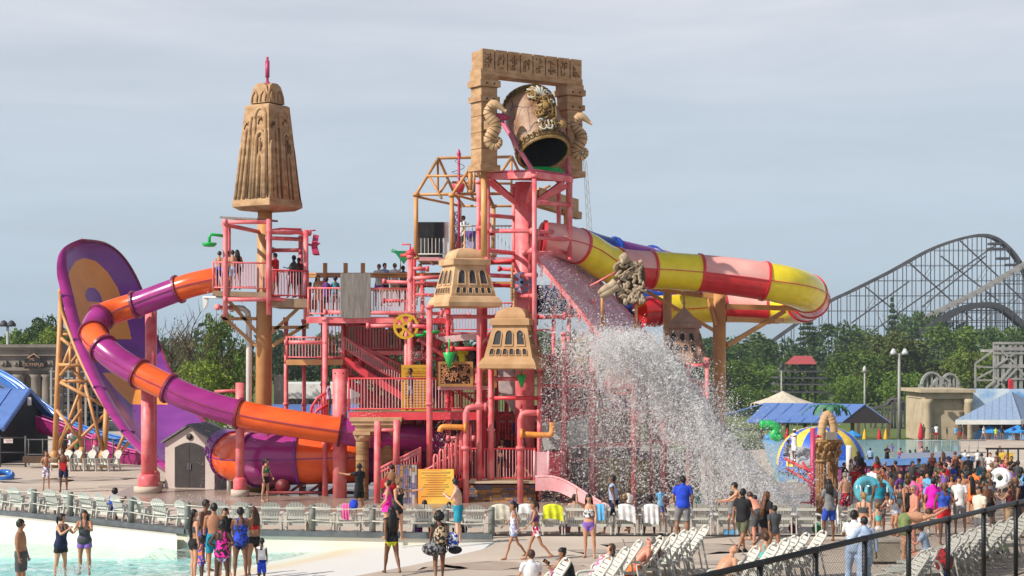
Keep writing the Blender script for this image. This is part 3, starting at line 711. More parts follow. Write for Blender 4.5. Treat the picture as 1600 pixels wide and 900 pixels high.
for s in (0,1):
 m_=MB();x0=.42+s*.63;x1=x0+.61
 top=[SH(x0+(x1-x0)*i/6,-.03,1.62+.2*math.sin(math.pi*(.5*(i/6)+.5*s)))for i in range(7)]
 m_.prism([SH(x0,-.03,.06),SH(x1,-.03,.06)]+top[::-1],Rm@Vector((0,.05,0)));d=m_.build('door',DK,root)
 m_=MB();m_.beam(SH(1.0+s*.09,-.06,.75),SH(1.0+s*.09,-.06,1.0),.03);m_.build('handle',GREY,d)
m_=MB();m_.lathe(SH(W_/2,-.02,2.05),[(.13,-.02),(.13,.03)],14,axis=Rm@Vector((0,-1,0)));m_.build('vent',DK,root)
# ================================================================== carved spire on its tan column, left slide tower
root=thing('carved_spire',P(413,328,66),'tapering carved sandstone spire cap on top of the tan column','spire')
cx=P(413,325,66)
def sq(side,ang,z,c=cx):return [c+Vector((math.cos(ang+k*math.pi/2)*side/2**.5,math.sin(ang+k*math.pi/2)*side/2**.5,z))for k in range(4)]
ang0=R(-90+11.5)
lev=[(1.50,-.12),(1.93,.02),(1.93,.16),(1.80,.5),(1.22,3.95),(1.05,4.0)]
cx=cx+Vector((.12,0,0))
m_=MB();vs=[]
for s_,z in lev:vs+=sq(s_,ang0,z,cx)
fs=[(i*4+j,i*4+(j+1)%4,(i+1)*4+(j+1)%4,(i+1)*4+j)for i in range(len(lev)-1)for j in range(4)]+[(3,2,1,0),(20,21,22,23)]
m_.add(vs,fs);m_.build('body',SAND,root)
def face_pt(k,u,v,off=0.0):  # u 0..1 across, v 0..1 up on face k
 lo=sq(1.88,ang0,.2,cx);hi=sq(1.22,ang0,3.95,cx)
 a=lo[k].lerp(lo[(k+1)%4],u);b=hi[k].lerp(hi[(k+1)%4],u);p=a.lerp(b,v)
 n=(lo[(k+1)%4]-lo[k]).cross(hi[k]-lo[k]).normalized();c=cx+Vector((0,0,2))
 if n.dot(p-c)<0:n=-n
 return p+n*off
for k in range(4):
 m_=MB()
 for u0,w0,vt in ((.06,.10,.62),(.16,.14,.78),(.30,.18,.90),(.46,.42,.97),(.55,.30,.72),(.66,.14,.5)):
  u1=u0+w0;pts=[face_pt(k,u0,.03),face_pt(k,u0,vt-.1)]
  pts+=[face_pt(k,(u0+u1)/2-(w0/2)*math.cos(t),vt-.1+.1*math.sin(t))for t in np.linspace(.3,math.pi-.3,6)]+[face_pt(k,u1,vt-.1),face_pt(k,u1,.03)]
  m_.path(pts,.075,6,caps=True)
 for u0,v0,q in ((.25,.82,.09),(.62,.86,.10),(.8,.62,.08),(.74,.4,.09),(.36,.66,.07)):
  m_.path([face_pt(k,u0+q*(1-t*.12)*math.cos(t*1.1),v0+q*.32*(1-t*.12)*math.sin(t*1.1))for t in np.linspace(0,7,14)],.035,5)
 for q in range(5):
  u0=.84+.03*(q%2);v0=.12+q*.15;m_.path([face_pt(k,u0-.06,v0),face_pt(k,u0+.05,v0+.05),face_pt(k,u0-.04,v0+.12)],.04,6)
 m_.build('carved_panel',SAND,root)
m_=MB()
for k in range(4):
 for q in range(9):
  u=.04+.92*(q/8);a=face_pt(k,u,.03,.012);b=face_pt(k,u*.92+.04,.3+.5*abs(math.sin(q*1.7)),.012);m_.path([a,b],.04,4)
 for q in range(14):u0=.1+.8*((q*37)%14)/14;v0=.3+.62*q/14;m_.path([face_pt(k,u0+.07*math.cos(t),v0+.035*math.sin(t*1.4),.02)for t in np.linspace(0,3.6,6)],.03,4)
m_.build('groove_shade',SANDD,root)  # raised dark strips, the shade of the carving put into the colour
for k in range(4):  # four scalloped lobes of the crown
 m_=MB();d=Matrix.Rotation(ang0+math.pi/4+k*math.pi/2,3,'Z');c=cx+Vector((0,0,4.05))+d@Vector((.16,0,0))
 arch=[(-.46,0),(.46,0),(.44,.38),(.33,.66),(.15,.78),(-.15,.78),(-.33,.66),(-.44,.38)]
 m_.prism([c+d@Vector((.34-y*.12,x*.95,y))for x,y in arch],d@Vector((-.45,0,0)))
 for s in (-.22,.22):
  m_.path([c+d@Vector((.37,s-.13,.04)),c+d@Vector((.335,s-.13,.3)),c+d@Vector((.30,s,.5)),c+d@Vector((.335,s+.13,.3)),c+d@Vector((.37,s+.13,.04))],.035,5)
 m_.build('crown_lobe',SAND,root)
m_=MB();m_.tube(cx+Vector((0,0,4.7)),cx+Vector((0,0,5.9)),.05,8);m_.lathe(cx+Vector((0,0,4.75)),[(.14,0),(.14,.1),(.06,.2)],10);m_.tube(cx+Vector((0,0,5.1)),cx+Vector((0,0,5.75)),.085,8);m_.build('finial',MAG,root)
# tan column
root=thing('tan_column',GX(411,66),'tall tan steel column that carries the carved spire','column')
m_=MB();a=GX(411,66);zt=P(413,328,66).z
m_.path([a,Vector((P(413,470,66).x,66,P(413,470,66).z)),P(414,326,66)],[.33,.31,.28],22);m_.build('shaft',TAN,root)
for (x0,y0,x1,y1)in ((346,493,400,540),(346,498,400,498),(400,573,400,573),(425,541,482,505),(425,512,482,511),(478,470,425,520),(348,460,402,520)):
 if x0==x1:continue
 m_=MB();m_.beam(P(x0,y0,65.9),P(x1,y1,65.9),.13,.13);m_.build('bracket',TAN,root)
# slide start tower ---------------------------------------------------------
SLAB=mat('brown_deck',(.36,.24,.15),.8,c2=(.25,.16,.10),scale=2)
root=thing('slide_tower',P(410,480,65),'pink pipe frame slide tower with two railed landings','slide tower')
def pipe(root,x0,y0,x1,y1,Y,Y2=None,r_=.085,m=PINK,name='pipe',col=False):
 a=P(x0,y0,Y);b=P(x1,y1,Y2 or Y);m_=MB();m_.tube(a,b,r_,10)
 if col:
  d=(b-a).normalized()
  for q in (a,b):m_.lathe(q,[(r_*1.55,-.06),(r_*1.55,.06)],10,axis=d)
 return m_.build(name,m,root)
for x,y0,y1,Y_ in ((352,345,495,63.6),(420,343,492,63.4),(478,360,500,64.4),(470,372,470,66.4),(357,350,470,67)):pipe(root,x,y0,x,y1,Y_,r_=.095,name='post')
for a_ in ((352,347,420,347,63.5),(352,351,408,363,63.6,66),(420,361,482,364,63.4,65),(478,364,470,372,64.4,66.4),(420,372,474,374,63.6,66),(426,391,470,391,66.3),(352,468,420,468,63.5),(357,352,357,352.1,67),(352,347,358,352,63.6,67),(420,466,480,472,63.5,64.4),(340,480,362,481,64,66)):
 pipe(root,*a_[:5],Y2=a_[5]if len(a_)>5 else None,r_=.08,name='cross_pipe',col=True)
m_=MB();m_.beam(P(360,341,65),P(418,344,64),1.2,.08);m_.build('shade_board',WOODG,root)
m_=MB();m_.beam(P(430,361,65),P(462,362,65.5),1.0,.2);m_.build('header_box',RED,root)
def slab(root,x0,y0,x1,y1,Yf,Yb,th=.2,m=SLAB,name='floor'):
 a=P(x0,y0,Yf);b=P(x1,y1,Yf);m_=MB()
 a2=Vector((a.x,Yb,a.z));b2=Vector((b.x,Yb,b.z));m_.prism([a,b,b2,a2],(0,0,-th));return m_.build(name,m,root)
slab(root,332,454,419,457,63.6,67,.2);slab(root,420,466,482,467,63.8,67,.33)
def railing(root,pts,h=1.05,m=PINK,pick=.11,pr_=.014,rr=.035,name='railing',low=.1,mp=None,post=True):
 m_=MB();pts=[Vector(p)for p in pts];up=Vector((0,0,1))
 for a,b in zip(pts[:-1],pts[1:]):
  m_.tube(a+up*h,b+up*h,rr,6);m_.tube(a+up*low,b+up*low,rr*.8,6)
  n=max(1,int((b-a).length/pick))
  for k in range(1,n):q=a.lerp(b,k/n);m_.beam(q+up*low,q+up*h,pr_*2,pr_*2,m=1)
  if post:m_.tube(a,a+up*(h+.03),rr*1.15,6);m_.tube(b,b+up*(h+.03),rr*1.15,6)
 return m_.build(name,[m,mp or m],root)
railing(root,[P(333,453,63.7),P(419,455,63.6)],mp=PALEP);railing(root,[P(422,465,63.8),P(481,467,64.2)],m=RED,mp=PALEP)
railing(root,[P(341,452,67),P(415,452,67)],mp=PALEP);railing(root,[P(425,466,67),P(480,466,67)],mp=PALEP)
# little things hung on the tower
def thing_mesh(m_,name,mats,base,label,cat,group=None):return tag(m_.build(name,mats,base=base),label,cat,group)
m_=MB();c=P(327,381,63.5)
m_.lathe(c,[(.02,-.12),(.2,-.10),(.29,0),(.27,.04),(.03,.06)],18);m_.path([c,P(327,370,63.5),P(331,366,63.5),P(352,369,63.6)],.06,8)
thing_mesh(m_,'spray_dish',GRN,c,'green shower dish on a bent arm at the left tower','spray dish')
m_=MB();c=P(320,455,64.6);m_.prism([P(316,464,64.6),P(325,464,64.6),P(324,474,64.6),P(318,485,64.6)],(0,.15,0));m_.tube(P(318,464,64.6),P(350,465,64),.04)
thing_mesh(m_,'hanging_sack',WHITE,c,'small white sack hanging below the mouth of the orange tube','sack')
m_=MB();c=P(491,384,64.6)
for k in range(5):
 a_=k*2*math.pi/5+.3;d=Vector((.18,math.cos(a_),math.sin(a_)));m_.beam(c,c+d*.42,.22,.05)
m_.lathe(c,[(.1,-.1),(.1,.1)],10,axis=(1,0,0));m_.path([P(484,360,64.6),P(493,360,64.6)],.03,6);m_.tube(P(478,381,64.5),c,.04)
thing_mesh(m_,'spinner',MAG,c,'small dark pink paddle spinner right of the left tower','spinner')
# ================================================================== central play structure
def g3(px,Y,z):return GX(px,Y,z)
ps=thing('play_structure',GX(700,62),'large pink pipe frame water play structure with decks, stairs and railings','play structure')
# long posts (px, top py, depth, radius, material)
for (x,y0,Y_,r_,m_)in [(508,497,63,.105,PINK),(537,497,64.5,.10,RED),(447,497,66,.085,PINK),(475,500,66.5,.08,PINK),(566,500,65,.09,RED),
 (504,440,67,.07,PINK),(587,500,66,.08,TAN),(618,505,65,.08,TAN),(635,470,63.2,.085,PINK),(641,400,63,.105,PINK),(647,388,65.5,.08,RED),(660,430,66,.08,RED),
 (671,478,60.8,.11,PINK),(700,478,62.6,.09,RED),(749,478,60.8,.10,PINK),(757,470,62.5,.09,RED),(767,560,60.9,.11,PINK),
 (745,576,63,.085,PINK),(776,576,64.5,.08,RED),(843,575,60.9,.09,PINK),(826,560,63,.22,RED),(698,560,65,.075,PINK),(720,520,66,.08,RED),(687,500,67,.08,PINK),
 (881,520,61.5,.09,PINK),(889,430,64,.08,PINK),(925,470,61.6,.085,PINK),(932,500,64.5,.08,PINK),(990,545,61.4,.09,PINK),(952,520,66,.08,PINK),
 (1035,560,62.5,.085,PINK),(1075,570,61.5,.085,PINK),(1105,560,63.5,.08,PINK),(1040,560,66,.08,RED),(1018,540,64.5,.08,PINK),(865,480,67,.08,RED),(910,520,67,.08,RED)]:
 a=GX(x,Y_);b=P(x,y0,Y_);m=MB();m.tube(a,b,r_,10);m.lathe(b,[(r_*1.4,-.1),(r_*1.4,.03)],10)
 hz=a.z+(b.z-a.z)*.5;m.lathe(Vector((a.x,a.y,hz)),[(r_*1.45,-.05),(r_*1.45,.05)],10);m.build('post',m_,ps)
# cross pipes
for a_ in [(447,535,508,535,63,63),(508,488,690,490,62.9,62.9),(575,509,625,509,62.8),(641,435,690,433,62.9),(641,420,668,420,65,65),(600,440,690,444,65.5),(500,560,560,560,65),(447,563,470,566,65),
 (671,511,640,509,61),(700,495,775,495,61.8),(706,545,760,545,62.5),(655,530,700,560,62.8),(767,622,843,622,60.9),(775,592,815,592,61.2),(843,643,815,644,60.9),(745,608,767,607,61.6),(690,520,640,519,64),
 (660,548,690,548,65),(700,640,745,640,62.5),(700,685,740,685,61.5),(655,650,700,660,64.5),(545,590,600,592,66),(560,625,620,640,65),
 (768,365,768,365.3,62),(838,495,882,495,61.5),(882,492,925,496,61.5),(925,582,882,583,61.5),(990,582,946,583,61.5),(928,577,968,523,61.5,61.5),(925,520,970,520,61.6),(990,580,1035,582,62),(889,602,925,602,61.6),
 (1035,620,1075,622,62),(1075,640,1105,640,62),(890,640,990,640,64),(1075,571,1105,571,62.2),(1010,690,1075,692,63),(945,693,1000,693,62),(860,560,925,560,65),(940,560,1030,565,66)]:
 pipe(ps,*a_[:5],Y2=a_[5]if len(a_)>5 else None,r_=.075,name='cross_pipe',m=RED if random.random()<.25 else PINK,col=True)
rq=random.Random(21)
for k in range(20):
 c=P(rq.uniform(560,1000),rq.uniform(500,720),rq.uniform(65.6,68.4));m_=MB();m_.box(c,(rq.uniform(.5,1.5),.06,rq.uniform(.5,1.2)));m_.build('infill_panel',rq.choice((PINK,RED,PALEP,SLAB)),ps)
for k in range(64):
 x=rq.uniform(650,1000)if k%3 else rq.uniform(560,760);y=rq.uniform(470,730);Y_=rq.uniform(63.8,68);L_=rq.uniform(25,80)
 if y<560 and x>840:y+=120
 if k%2:pipe(ps,x,y,x,y+L_,Y_,r_=rq.choice((.045,.06,.075)),m=rq.choice((PINK,RED,PALEP)),name='rear_pipe',col=True)
 else:pipe(ps,x,y,x+L_,y+rq.uniform(-4,4),Y_,r_=rq.choice((.04,.06,.07)),m=rq.choice((PINK,RED,PALEP,PINK)),name='rear_pipe',col=True)
# walkway decks: (x0, x1, py of top, front Y, back Y, thickness, fascia)
def deck(x0,x1,py,Yf,Yb,th=.22,m=PINK,top=SLAB):
 a=P(x0,py,Yf);b=P(x1,py,Yf);m_=MB();m_.prism([a,b,Vector((b.x,Yb,b.z)),Vector((a.x,Yb,a.z))],(0,0,-th*.5),1)
 for k in (a.y-.03,Yb):m_.beam(Vector((a.x,k,a.z-th/2)),Vector((b.x,k,b.z-th/2)),.07,th)
 for k in range(int((b.x-a.x)/1.1)):xx=a.x+1.1*(k+.5);m_.beam((xx,a.y,a.z-th*.8),(xx,Yb,a.z-th*.8),.08,.12)
 return m_.build('deck',[m,top],ps)
deck(479,640,495,63,67,.24);deck(640,700,497,63.4,67,.2,RED)
deck(447,536,562,63.5,67.5,.2,TAN,SLAB);deck(540,660,548,64.6,68,.16)
deck(545,745,644,61.4,66,.28,RED);deck(684,770,604,61.2,64.5,.12,PALEP,STONEB);deck(685,830,519,63.5,67,.2,PINK)
deck(733,836,752,60.9,64,.14,RED);deck(880,1000,692,62,66,.14,PINK);deck(990,1100,640,62.5,66,.14,PINK);deck(845,930,600,63.5,67,.16,RED);deck(690,840,660,65,68,.16,RED)
deck(650,835,402,66,69,.14,PALEP,STONEB);deck(655,835,440,66,69,.12,TAN,STONEB)
# railings
def rl(a,b,**k):return railing(ps,[a,b],**k)
rl(P(482,494,63),P(640,495,63),mp=PALEP);rl(P(482,494,67),P(640,495,67),mp=OFFW,m=TAN);rl(P(448,562,63.6),P(506,563,63.6),mp=PALEP,h=.85);rl(P(508,562,64),P(535,562,64),h=1.3)
rl(P(541,548,64.6),P(625,549,64.6),mp=PALEP,h=.95);rl(P(545,643,61.4),P(700,643,61.4),m=RED,mp=PALEP,h=1.2);rl(P(700,643,61.6),P(745,643,61.6),m=RED,mp=PINK,h=1.0)
rl(P(690,519,63.5),P(760,519,63.5),mp=PALEP,h=1.15);rl(P(760,519,63.5),P(828,519,63.5),m=PINK,mp=PINK,h=1.1);rl(P(733,751,60.9),P(835,751,60.9),m=RED,mp=PALEP,h=1.15);rl(P(735,751,64),P(835,751,64),m=RED,h=1.1)
rl(P(846,599,63.6),P(930,599,63.6),m=RED);rl(P(990,639,62.6),P(1100,639,62.6));rl(P(885,691,62),P(1000,691,62));rl(P(780,690,63),P(830,690,63),h=1.0,m=RED)
rl(P(652,401,66),P(830,401,66),m=OFFW,mp=OFFW,h=1.2,pick=.14);rl(P(660,659,65),P(830,659,65),m=RED,h=1.1)
m_=MB()
for y in (428,432):m_.tube(P(480,y,67.8),P(700,y,67.8),.05,8)
for x in (508,540,567):m_.tube(P(x,411,67.8),P(x,455,67.8),.09,8)
m_.build('tan_rail',TAN,ps)
# stairs
def stair(a,b,wd,m=RED,n=10,back=1.0,h=1.0,rails=True,mp=PALEP):
 a=Vector(a);b=Vector(b);m_=MB();dy=Vector((0,back,0))
 m_.beam(a,b,.06,.25);m_.beam(a+dy,b+dy,.06,.25)
 for k in range(n):q=a.lerp(b,(k+.5)/n);m_.box(q+dy/2+Vector((0,0,.04)),(abs(b.x-a.x)/n*1.2,back,.04))
 m_.build('stair',m,ps)
 if rails:
  railing(ps,[a,b],h=h,m=PINK,mp=mp,rr=.045,name='stair_railing',low=.45);railing(ps,[a+dy,b+dy],h=h,m=PINK,mp=mp,name='stair_railing')
stair(P(537,562,64),P(632,622,64),1,m=RED,h=.85);stair(P(640,618,64.5),P(562,580,64.5),1);stair(P(545,600,65.5),P(625,643,65.5),1)
stair(P(728,752,61),P(655,790,60.2),1,n=6,h=1.15,mp=PINK);stair(P(700,519,64.4),P(660,560,64.4),1);stair(P(752,560,62.2),P(800,500,62.8),1,h=.5);stair(P(700,750,63),P(745,690,63),1);stair(P(845,690,64),P(900,640,64),1);stair(P(590,760,60.6),P(655,728,60.6),1,m=RED,n=5,h=.6,back=.8)
rl(P(705,740,60.8),P(733,751,60.9),h=1.1,mp=PINK)
# inverted U pipes and frames at the front
for (x0,x1,yt,Y_)in [(728,761,636,60.3),(813,843,645,60.3)]:
 m_=MB();m_.path([GX(x0,Y_),P(x0,yt+10,Y_),P(x0+3,yt+2,Y_),P(x0+9,yt,Y_),P(x1,yt,Y_)],.11,12);m_.lathe(P(x0,700,Y_),[(.16,-.06),(.16,.06)],10);m_.lathe(P(x1-2,yt,Y_),[(.16,-.05),(.16,.05)],10,axis=(1,0,0))
 m_.build('bent_pipe',PINK,ps)
for x0,y0 in ((590,658),(620,656)):pipe(ps,x0,y0,x0-1,800 if x0==590 else 726,60.2,r_=.12,name='frame_post')
pipe(ps,590,672,620,672,60.2,r_=.06,name='frame_bar')
# hoops of the railings on the steps
for x in (678,687,696,706,713,721,729):
 m_=MB();y0=757-(x-678)*.9
 m_.path([P(x,y0+14,60.4),P(x,y0-42,60.4),P(x+1.5,y0-47,60.4),P(x+5,y0-47,60.4),P(x+6,y0-42,60.4),P(x+6,y0+10,60.4)],.04,6);m_.build('hoop_rail',PINK,ps)
# thick drums
m_=MB();m_.lathe(GX(531,62.4),[(.26,0),(.27,P(531,577,62.4).z),(.22,P(531,577,62.4).z+.01)],22);m_.build('drum_column',PINK,ps)
m_=MB();c=P(531,583,62.4)
for a_ in (-.55,.55,2,3.6):m_.box(c+Vector((math.sin(a_)*.262,-math.cos(a_)*.262,0)),(.08,.03,.05))
m_.build('bolt_hole',DARK,ps)
# curved red stair rail by the drum
m_=MB()
for dz in (0,.45):
 m_.path([P(485,652,62.8)-Vector((0,0,dz)),P(487,636,62.8)-Vector((0,0,dz)),P(496,622,62.8)-Vector((0,0,dz)),P(512,612,62.8)-Vector((0,0,dz))],.05,8)
for k in range(7):x=486+k*4;y=640-k*4.3;m_.tube(P(x,y,62.8),P(x,y+40,62.8),.02,6)
m_.build('curved_rail',RED,ps)
# panels
def panel(name,x0,y0,x1,y1,Y_,mats,label=None,cat=None,dx=0,th=.06,parent=None):
 a=P(x0,y0,Y_);b=P(x1,y1,Y_);m_=MB();m_.box((a+b)/2,(abs(b.x-a.x),th,abs(a.z-b.z)))
 return a,b,m_
a,b,m_=panel('wood_screen',532,427,579,497,62.85,None);o=thing_mesh(m_,'wood_screen',WOODG,P(555,497,62.85),'tall weathered grey board fixed to the upper walkway railing','screen')
# dark and white board behind the tan frame
root=thing('screen_board',P(680,403,65.6),'large black board with a white side panel under the tan roof frame','board')
a,b,m_=panel('',653,347,694,372,65.5,None);m_.build('black_panel',BLACK,root)
a,b,m_=panel('',653,372,692,404,66.3,None);m_.build('lower_panel',LOUVRE,root)
a,b,m_=panel('',694,347,701,404,65.6,None);m_.build('side_panel',WHITE,root)
# notice board text ---------------------------------------------------------
INK=mat('sign_ink',(.12,.05,.02),.7)
FONTS={}
def text_mesh(s,size,m,loc,rot,parent=None,name='lettering',base=None,ex=.004,align='CENTER'):
 cu=bpy.data.curves.new(name,'FONT');cu.body=s;cu.size=size;cu.extrude=ex;cu.align_x=align;cu.align_y='CENTER';cu.resolution_u=3
 o=bpy.data.objects.new(name,cu);COL.objects.link(o);o.rotation_euler=rot
 o.location=Vector(loc);bpy.context.view_layer.update()
 dg=bpy.context.evaluated_depsgraph_get();me=bpy.data.meshes.new_from_object(o.evaluated_get(dg));bpy.data.objects.remove(o);bpy.data.curves.remove(cu)
 me.materials.clear();me.materials.append(m);n=bpy.data.objects.new(name,me);COL.objects.link(n);n.rotation_euler=rot
 off=Vector((0,0,0));q=parent
 while q is not None:off+=q.location;q=q.parent
 n.location=Vector(loc)-off;n.parent=parent;return n
SIGNY=mat('yellow_sign',(.62,.33,.02),.6,var=.06);SIGNO=mat('yellow_orange_sign',(.92,.62,.10),.55,c2=(.86,.36,.06),scale=.9,thr=(.42,.58),detail=1)
root=thing('sign_board',P(650,640,63),'tall ochre yellow information sign behind the standing child','sign')
a,b,m_=panel('',627,570,671,643,62.6,None);m_.build('board',SIGNY,root)
text_mesh('ISLANDS PIRATE LAND',.085,INK,P(649,576,62.5),(R(90),0,0),root)
m_=MB()
for k in range(13):w_=random.uniform(.7,.86);c=P(649,583+k*4.2,62.56);m_.box(c,(w_,.02,.022))
m_.build('small_print',mat('sign_small_print',(.42,.2,.03),.7),root)
root=thing('sign_board',P(680,790,60.2),'big yellow and orange information sign beside the stone patterned pillar','sign')
a,b,m_=panel('',653,733,709,792,60.0,None);m_.build('board',SIGNO,root)
m_=MB()
m_.box(P(680,737.5,59.96),(1.0,.02,.045))
for k in range(10):w_=random.uniform(.5,1.05);c=P(680,742+k*3.6,59.96);m_.box(c,(w_,.02,.02))
m_.build('small_print',mat('sign_small_print_tan',(.74,.50,.12),.7),root)
# stone mosaic pillar panel: many blocks of three stones
def blocks(root,name,a,w_,h_,cols,seed,bw=.16,bh=.10,vertical=False,y=0.02):
 r=random.Random(seed);bmx=[MB()for _ in cols];bp_=MB();bp_.box(a+Vector((w_/2,.05,h_/2)),(w_,.12,h_));bp_.build('backing',mat('dark_mortar',(.09,.06,.06),.9),root)
 if vertical:
  x=0
  while x<w_-.02:
   cw=min(bw*r.uniform(.5,1.2),w_-x);z=0
   while z<h_-.02:ch=min(r.uniform(.12,.45),h_-z);bmx[r.randrange(len(cols))].box(a+Vector((x+cw/2,-.01-r.random()*.02,z+ch/2)),(cw-.012,.05,ch-.012));z+=ch
   x+=cw
 else:
  z=0
  while z<h_-.02:
   ch=min(bh*r.uniform(.6,1.4),h_-z);x=-r.random()*bw
   while x<w_-.02:
    cw=bw*r.uniform(.6,2.2);x0=max(0,x);x1=min(w_,x+cw)
    if x1>x0+.02:bmx[r.randrange(len(cols))].box(a+Vector(((x0+x1)/2,-.01-r.random()*.02,z+ch/2)),(x1-x0-.012,.05,ch-.012))
    x+=cw
   z+=ch
 for m,c in zip(bmx,cols):m.build(name,c,root)
ST1=mat('stone_orange',(.42,.2,.07),.8);ST2=mat('stone_purple',(.22,.16,.28),.8);ST3=mat('stone_pale',(.48,.42,.40),.8);ST4=mat('stone_brown',(.2,.11,.07),.8);ST5=mat('stone_slate',(.14,.14,.19),.8)
root=thing('stone_pillar',P(634,790,60.1),'stone clad pillar of tall lilac, tan and grey blocks','pillar')
a=P(617,726,60.05);h_=a.z;a=Vector((a.x,a.y,0));blocks(root,'stone_course',a,.80,h_,[ST2,ST3,ST1,ST2,ST5],4,.10,.1,True)
root=thing('stone_wall',P(780,790,60.9),'low wall of orange, brown and slate stones under the front deck','wall')
a=P(733,757,60.7);blocks(root,'stone_course',Vector((a.x,a.y,0)),2.4,a.z,[ST1,ST4,ST5,ST4,ST1,ST2],8,.17,.085)
root=thing('stone_wall',P(860,790,61.4),'low stone wall of lilac and tan stones behind the pink slide','wall')
a=P(836,760,61.6);blocks(root,'stone_course',Vector((a.x,a.y,0)),1.6,a.z,[ST1,ST3,ST2,ST5],9,.17,.085)
m_=MB();a=P(733,753,60.6);b=P(836,753,60.6);m_.beam(a,b,.5,.07);m_.build('ledge',STONEB,ps)
# portico with two columns
root=thing('column_portico',GX(585,61),'beige stone portico of two banded columns under a moulded beam','portico')
COLM=mat('banded_column',(.40,.26,.12),.85,c2=(.24,.14,.06),scale=1.6,bump=.3,stretch=(1,1,3))
def P_(x,y,Y_=61.2):return P(x,y,Y_)
for (y0,y1,x0,x1,dp)in ((652,658,547,628,1.1),(658,664,550,626,1.0),(664,674,555,624,.85)):
 a=P_(x0,y0);b=P_(x1,y1);m_=MB();m_.box(((a.x+b.x)/2,61.5,(a.z+b.z)/2),(b.x-a.x,dp,a.z-b.z-.004));m_.build('entablature',SANDL,root)
for cx_,Yc in ((566,61.3),(605,62)):
 m_=MB();zt=P(566,674,Yc).z;a=GX(cx_,Yc)
 m_.box(a+Vector((0,0,zt-.06)),(.62,.62,.12));m_.lathe(a,[(.23,zt-.36),(.28,zt-.22),(.30,zt-.12)],18);m_.build('capital',SANDL,root)
 m_=MB();prof=[]
 for k in range(9):z0=zt*.02+(zt-.4)*k/9;prof+=[(.235,z0),(.235,z0+(zt-.4)/9-.04),(.215,z0+(zt-.4)/9-.03),(.215,z0+(zt-.4)/9-.005)]
 m_.lathe(a,prof,18,sm=False);m_.build('shaft',COLM,root)
m_=MB();m_.prism([P_(575,674,61.5),P_(592,674,61.5),P_(598,690,61.5),P_(595,682,61.5),P_(586,678,61.5),P_(579,684,61.5),P_(577,700,61.5)],(0,.5,0));m_.build('arch',SANDL,root)
# carved panels
def carved(x0,y0,x1,y1,Y_,label,seed,pink=False):
 root=thing('lattice_screen',P((x0+x1)/2,y1,Y_),label,'panel','carved lattice panels')
 a=P(x0,y0,Y_);b=P(x1,y1,Y_);w_=b.x-a.x;h_=a.z-b.z;FR=mat('carved_frame',(.36,.17,.05),.6)if not pink else mat('carved_frame_dull',(.25,.12,.09),.7)
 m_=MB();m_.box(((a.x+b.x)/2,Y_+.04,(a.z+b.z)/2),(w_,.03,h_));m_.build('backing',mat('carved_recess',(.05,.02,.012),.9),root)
 m_=MB();t=.10
 for c,s in (((a.x+w_/2,Y_,a.z-t/2),(w_,.08,t)),((a.x+w_/2,Y_,b.z+t/2),(w_,.08,t)),((a.x+t/2,Y_,(a.z+b.z)/2),(t,.08,h_-2*t)),((b.x-t/2,Y_,(a.z+b.z)/2),(t,.08,h_-2*t))):m_.box(c,s)
 m_.build('frame',FR,root);m_=MB();r=random.Random(seed)
 for k in range(70):
  c=Vector((a.x+t+(w_-2*t)*r.random(),Y_,b.z+t+(h_-2*t)*r.random()));q=r.uniform(.04,.08);a0=r.random()*6
  m_.path([c+Vector((q*math.cos(a0+s),-.01,q*math.sin(a0+s)*1.1))for s in np.linspace(0,4.4,7)],.015,5)
 m_.build('scrollwork',mat('carved_scroll',(.50,.22,.10),.6)if not pink else mat('carved_scroll_dull',(.42,.2,.16),.7),root)
 return root
carved(684,565,739,604,60.9,'orange brown carved lattice panel left of the lower turret',1)
carved(752,578,776,606,62.0,'narrow orange lattice panel half hidden under the lower turret',2)
carved(940,645,984,688,61.6,'dull lattice panel with a pink centre behind the falling water',3,True)
# grey boards behind the water
m_=MB();m_.prism([P(842,662,61.6),P(924,653,61.6),P(926,692,61.6),P(850,704,61.6)],(0,.08,0))
thing_mesh(m_,'banner',mat('grey_banner',(.42,.45,.44),.6,c2=(.33,.36,.36),scale=3),P(885,704,61.6),'blank pale grey banner hanging behind the pink slide','banner')
m_=MB();m_.prism([P(778,577,62.6),P(800,577,62.6),P(822,622,62.6),P(820,656,62.6),P(807,652,62.6),P(779,610,62.6)],(0,.06,0))
thing_mesh(m_,'banner',mat('banner_pinkish',(.5,.43,.43),.6),P(800,656,62.6),'pale slanting board with faint writing under the lower turret','banner')
m_=MB();m_.box(P(907,548,64.5),(1.6,.05,1.0));thing_mesh(m_,'yellow_board',mat('dull_yellow',(.45,.33,.08),.7),P(907,560,64.5),'dull yellow board behind the upper falling water','board')
for i,(x,y)in enumerate(((948,742),(1000,745))):m_=MB();m_.box(P(x,y,64.8),(1.15,.05,1.3));thing_mesh(m_,'yellow_board',mat('dull_yellow',(.45,.33,.08),.7),P(x,y+20,64.8),['dull yellow board low behind the splash, the left one of two','dull yellow board low behind the splash, the right one of two'][i],'board')
# orange spouts
for (pts,lab)in [([(815,678),(853,680),(862,676),(863,660)],'orange spout pipe with its end bent upward'),([(727,668),(700,667),(690,668),(687,675)],'orange spout pipe running left from the bent pink pipe')]:
 m_=MB();q=[P(x,y,60.2)for x,y in pts];m_.path(cr_path(q,3),[.12]*6+[.10,.08,.05,.045][:4]if False else .105,10);m_.lathe(q[0],[(.19,-.05),(.19,.05)],12,axis=(1,0,0))
 thing_mesh(m_,'water_spout',mat('orange_pipe',(.72,.27,.05),.4),q[0],lab,'spout')
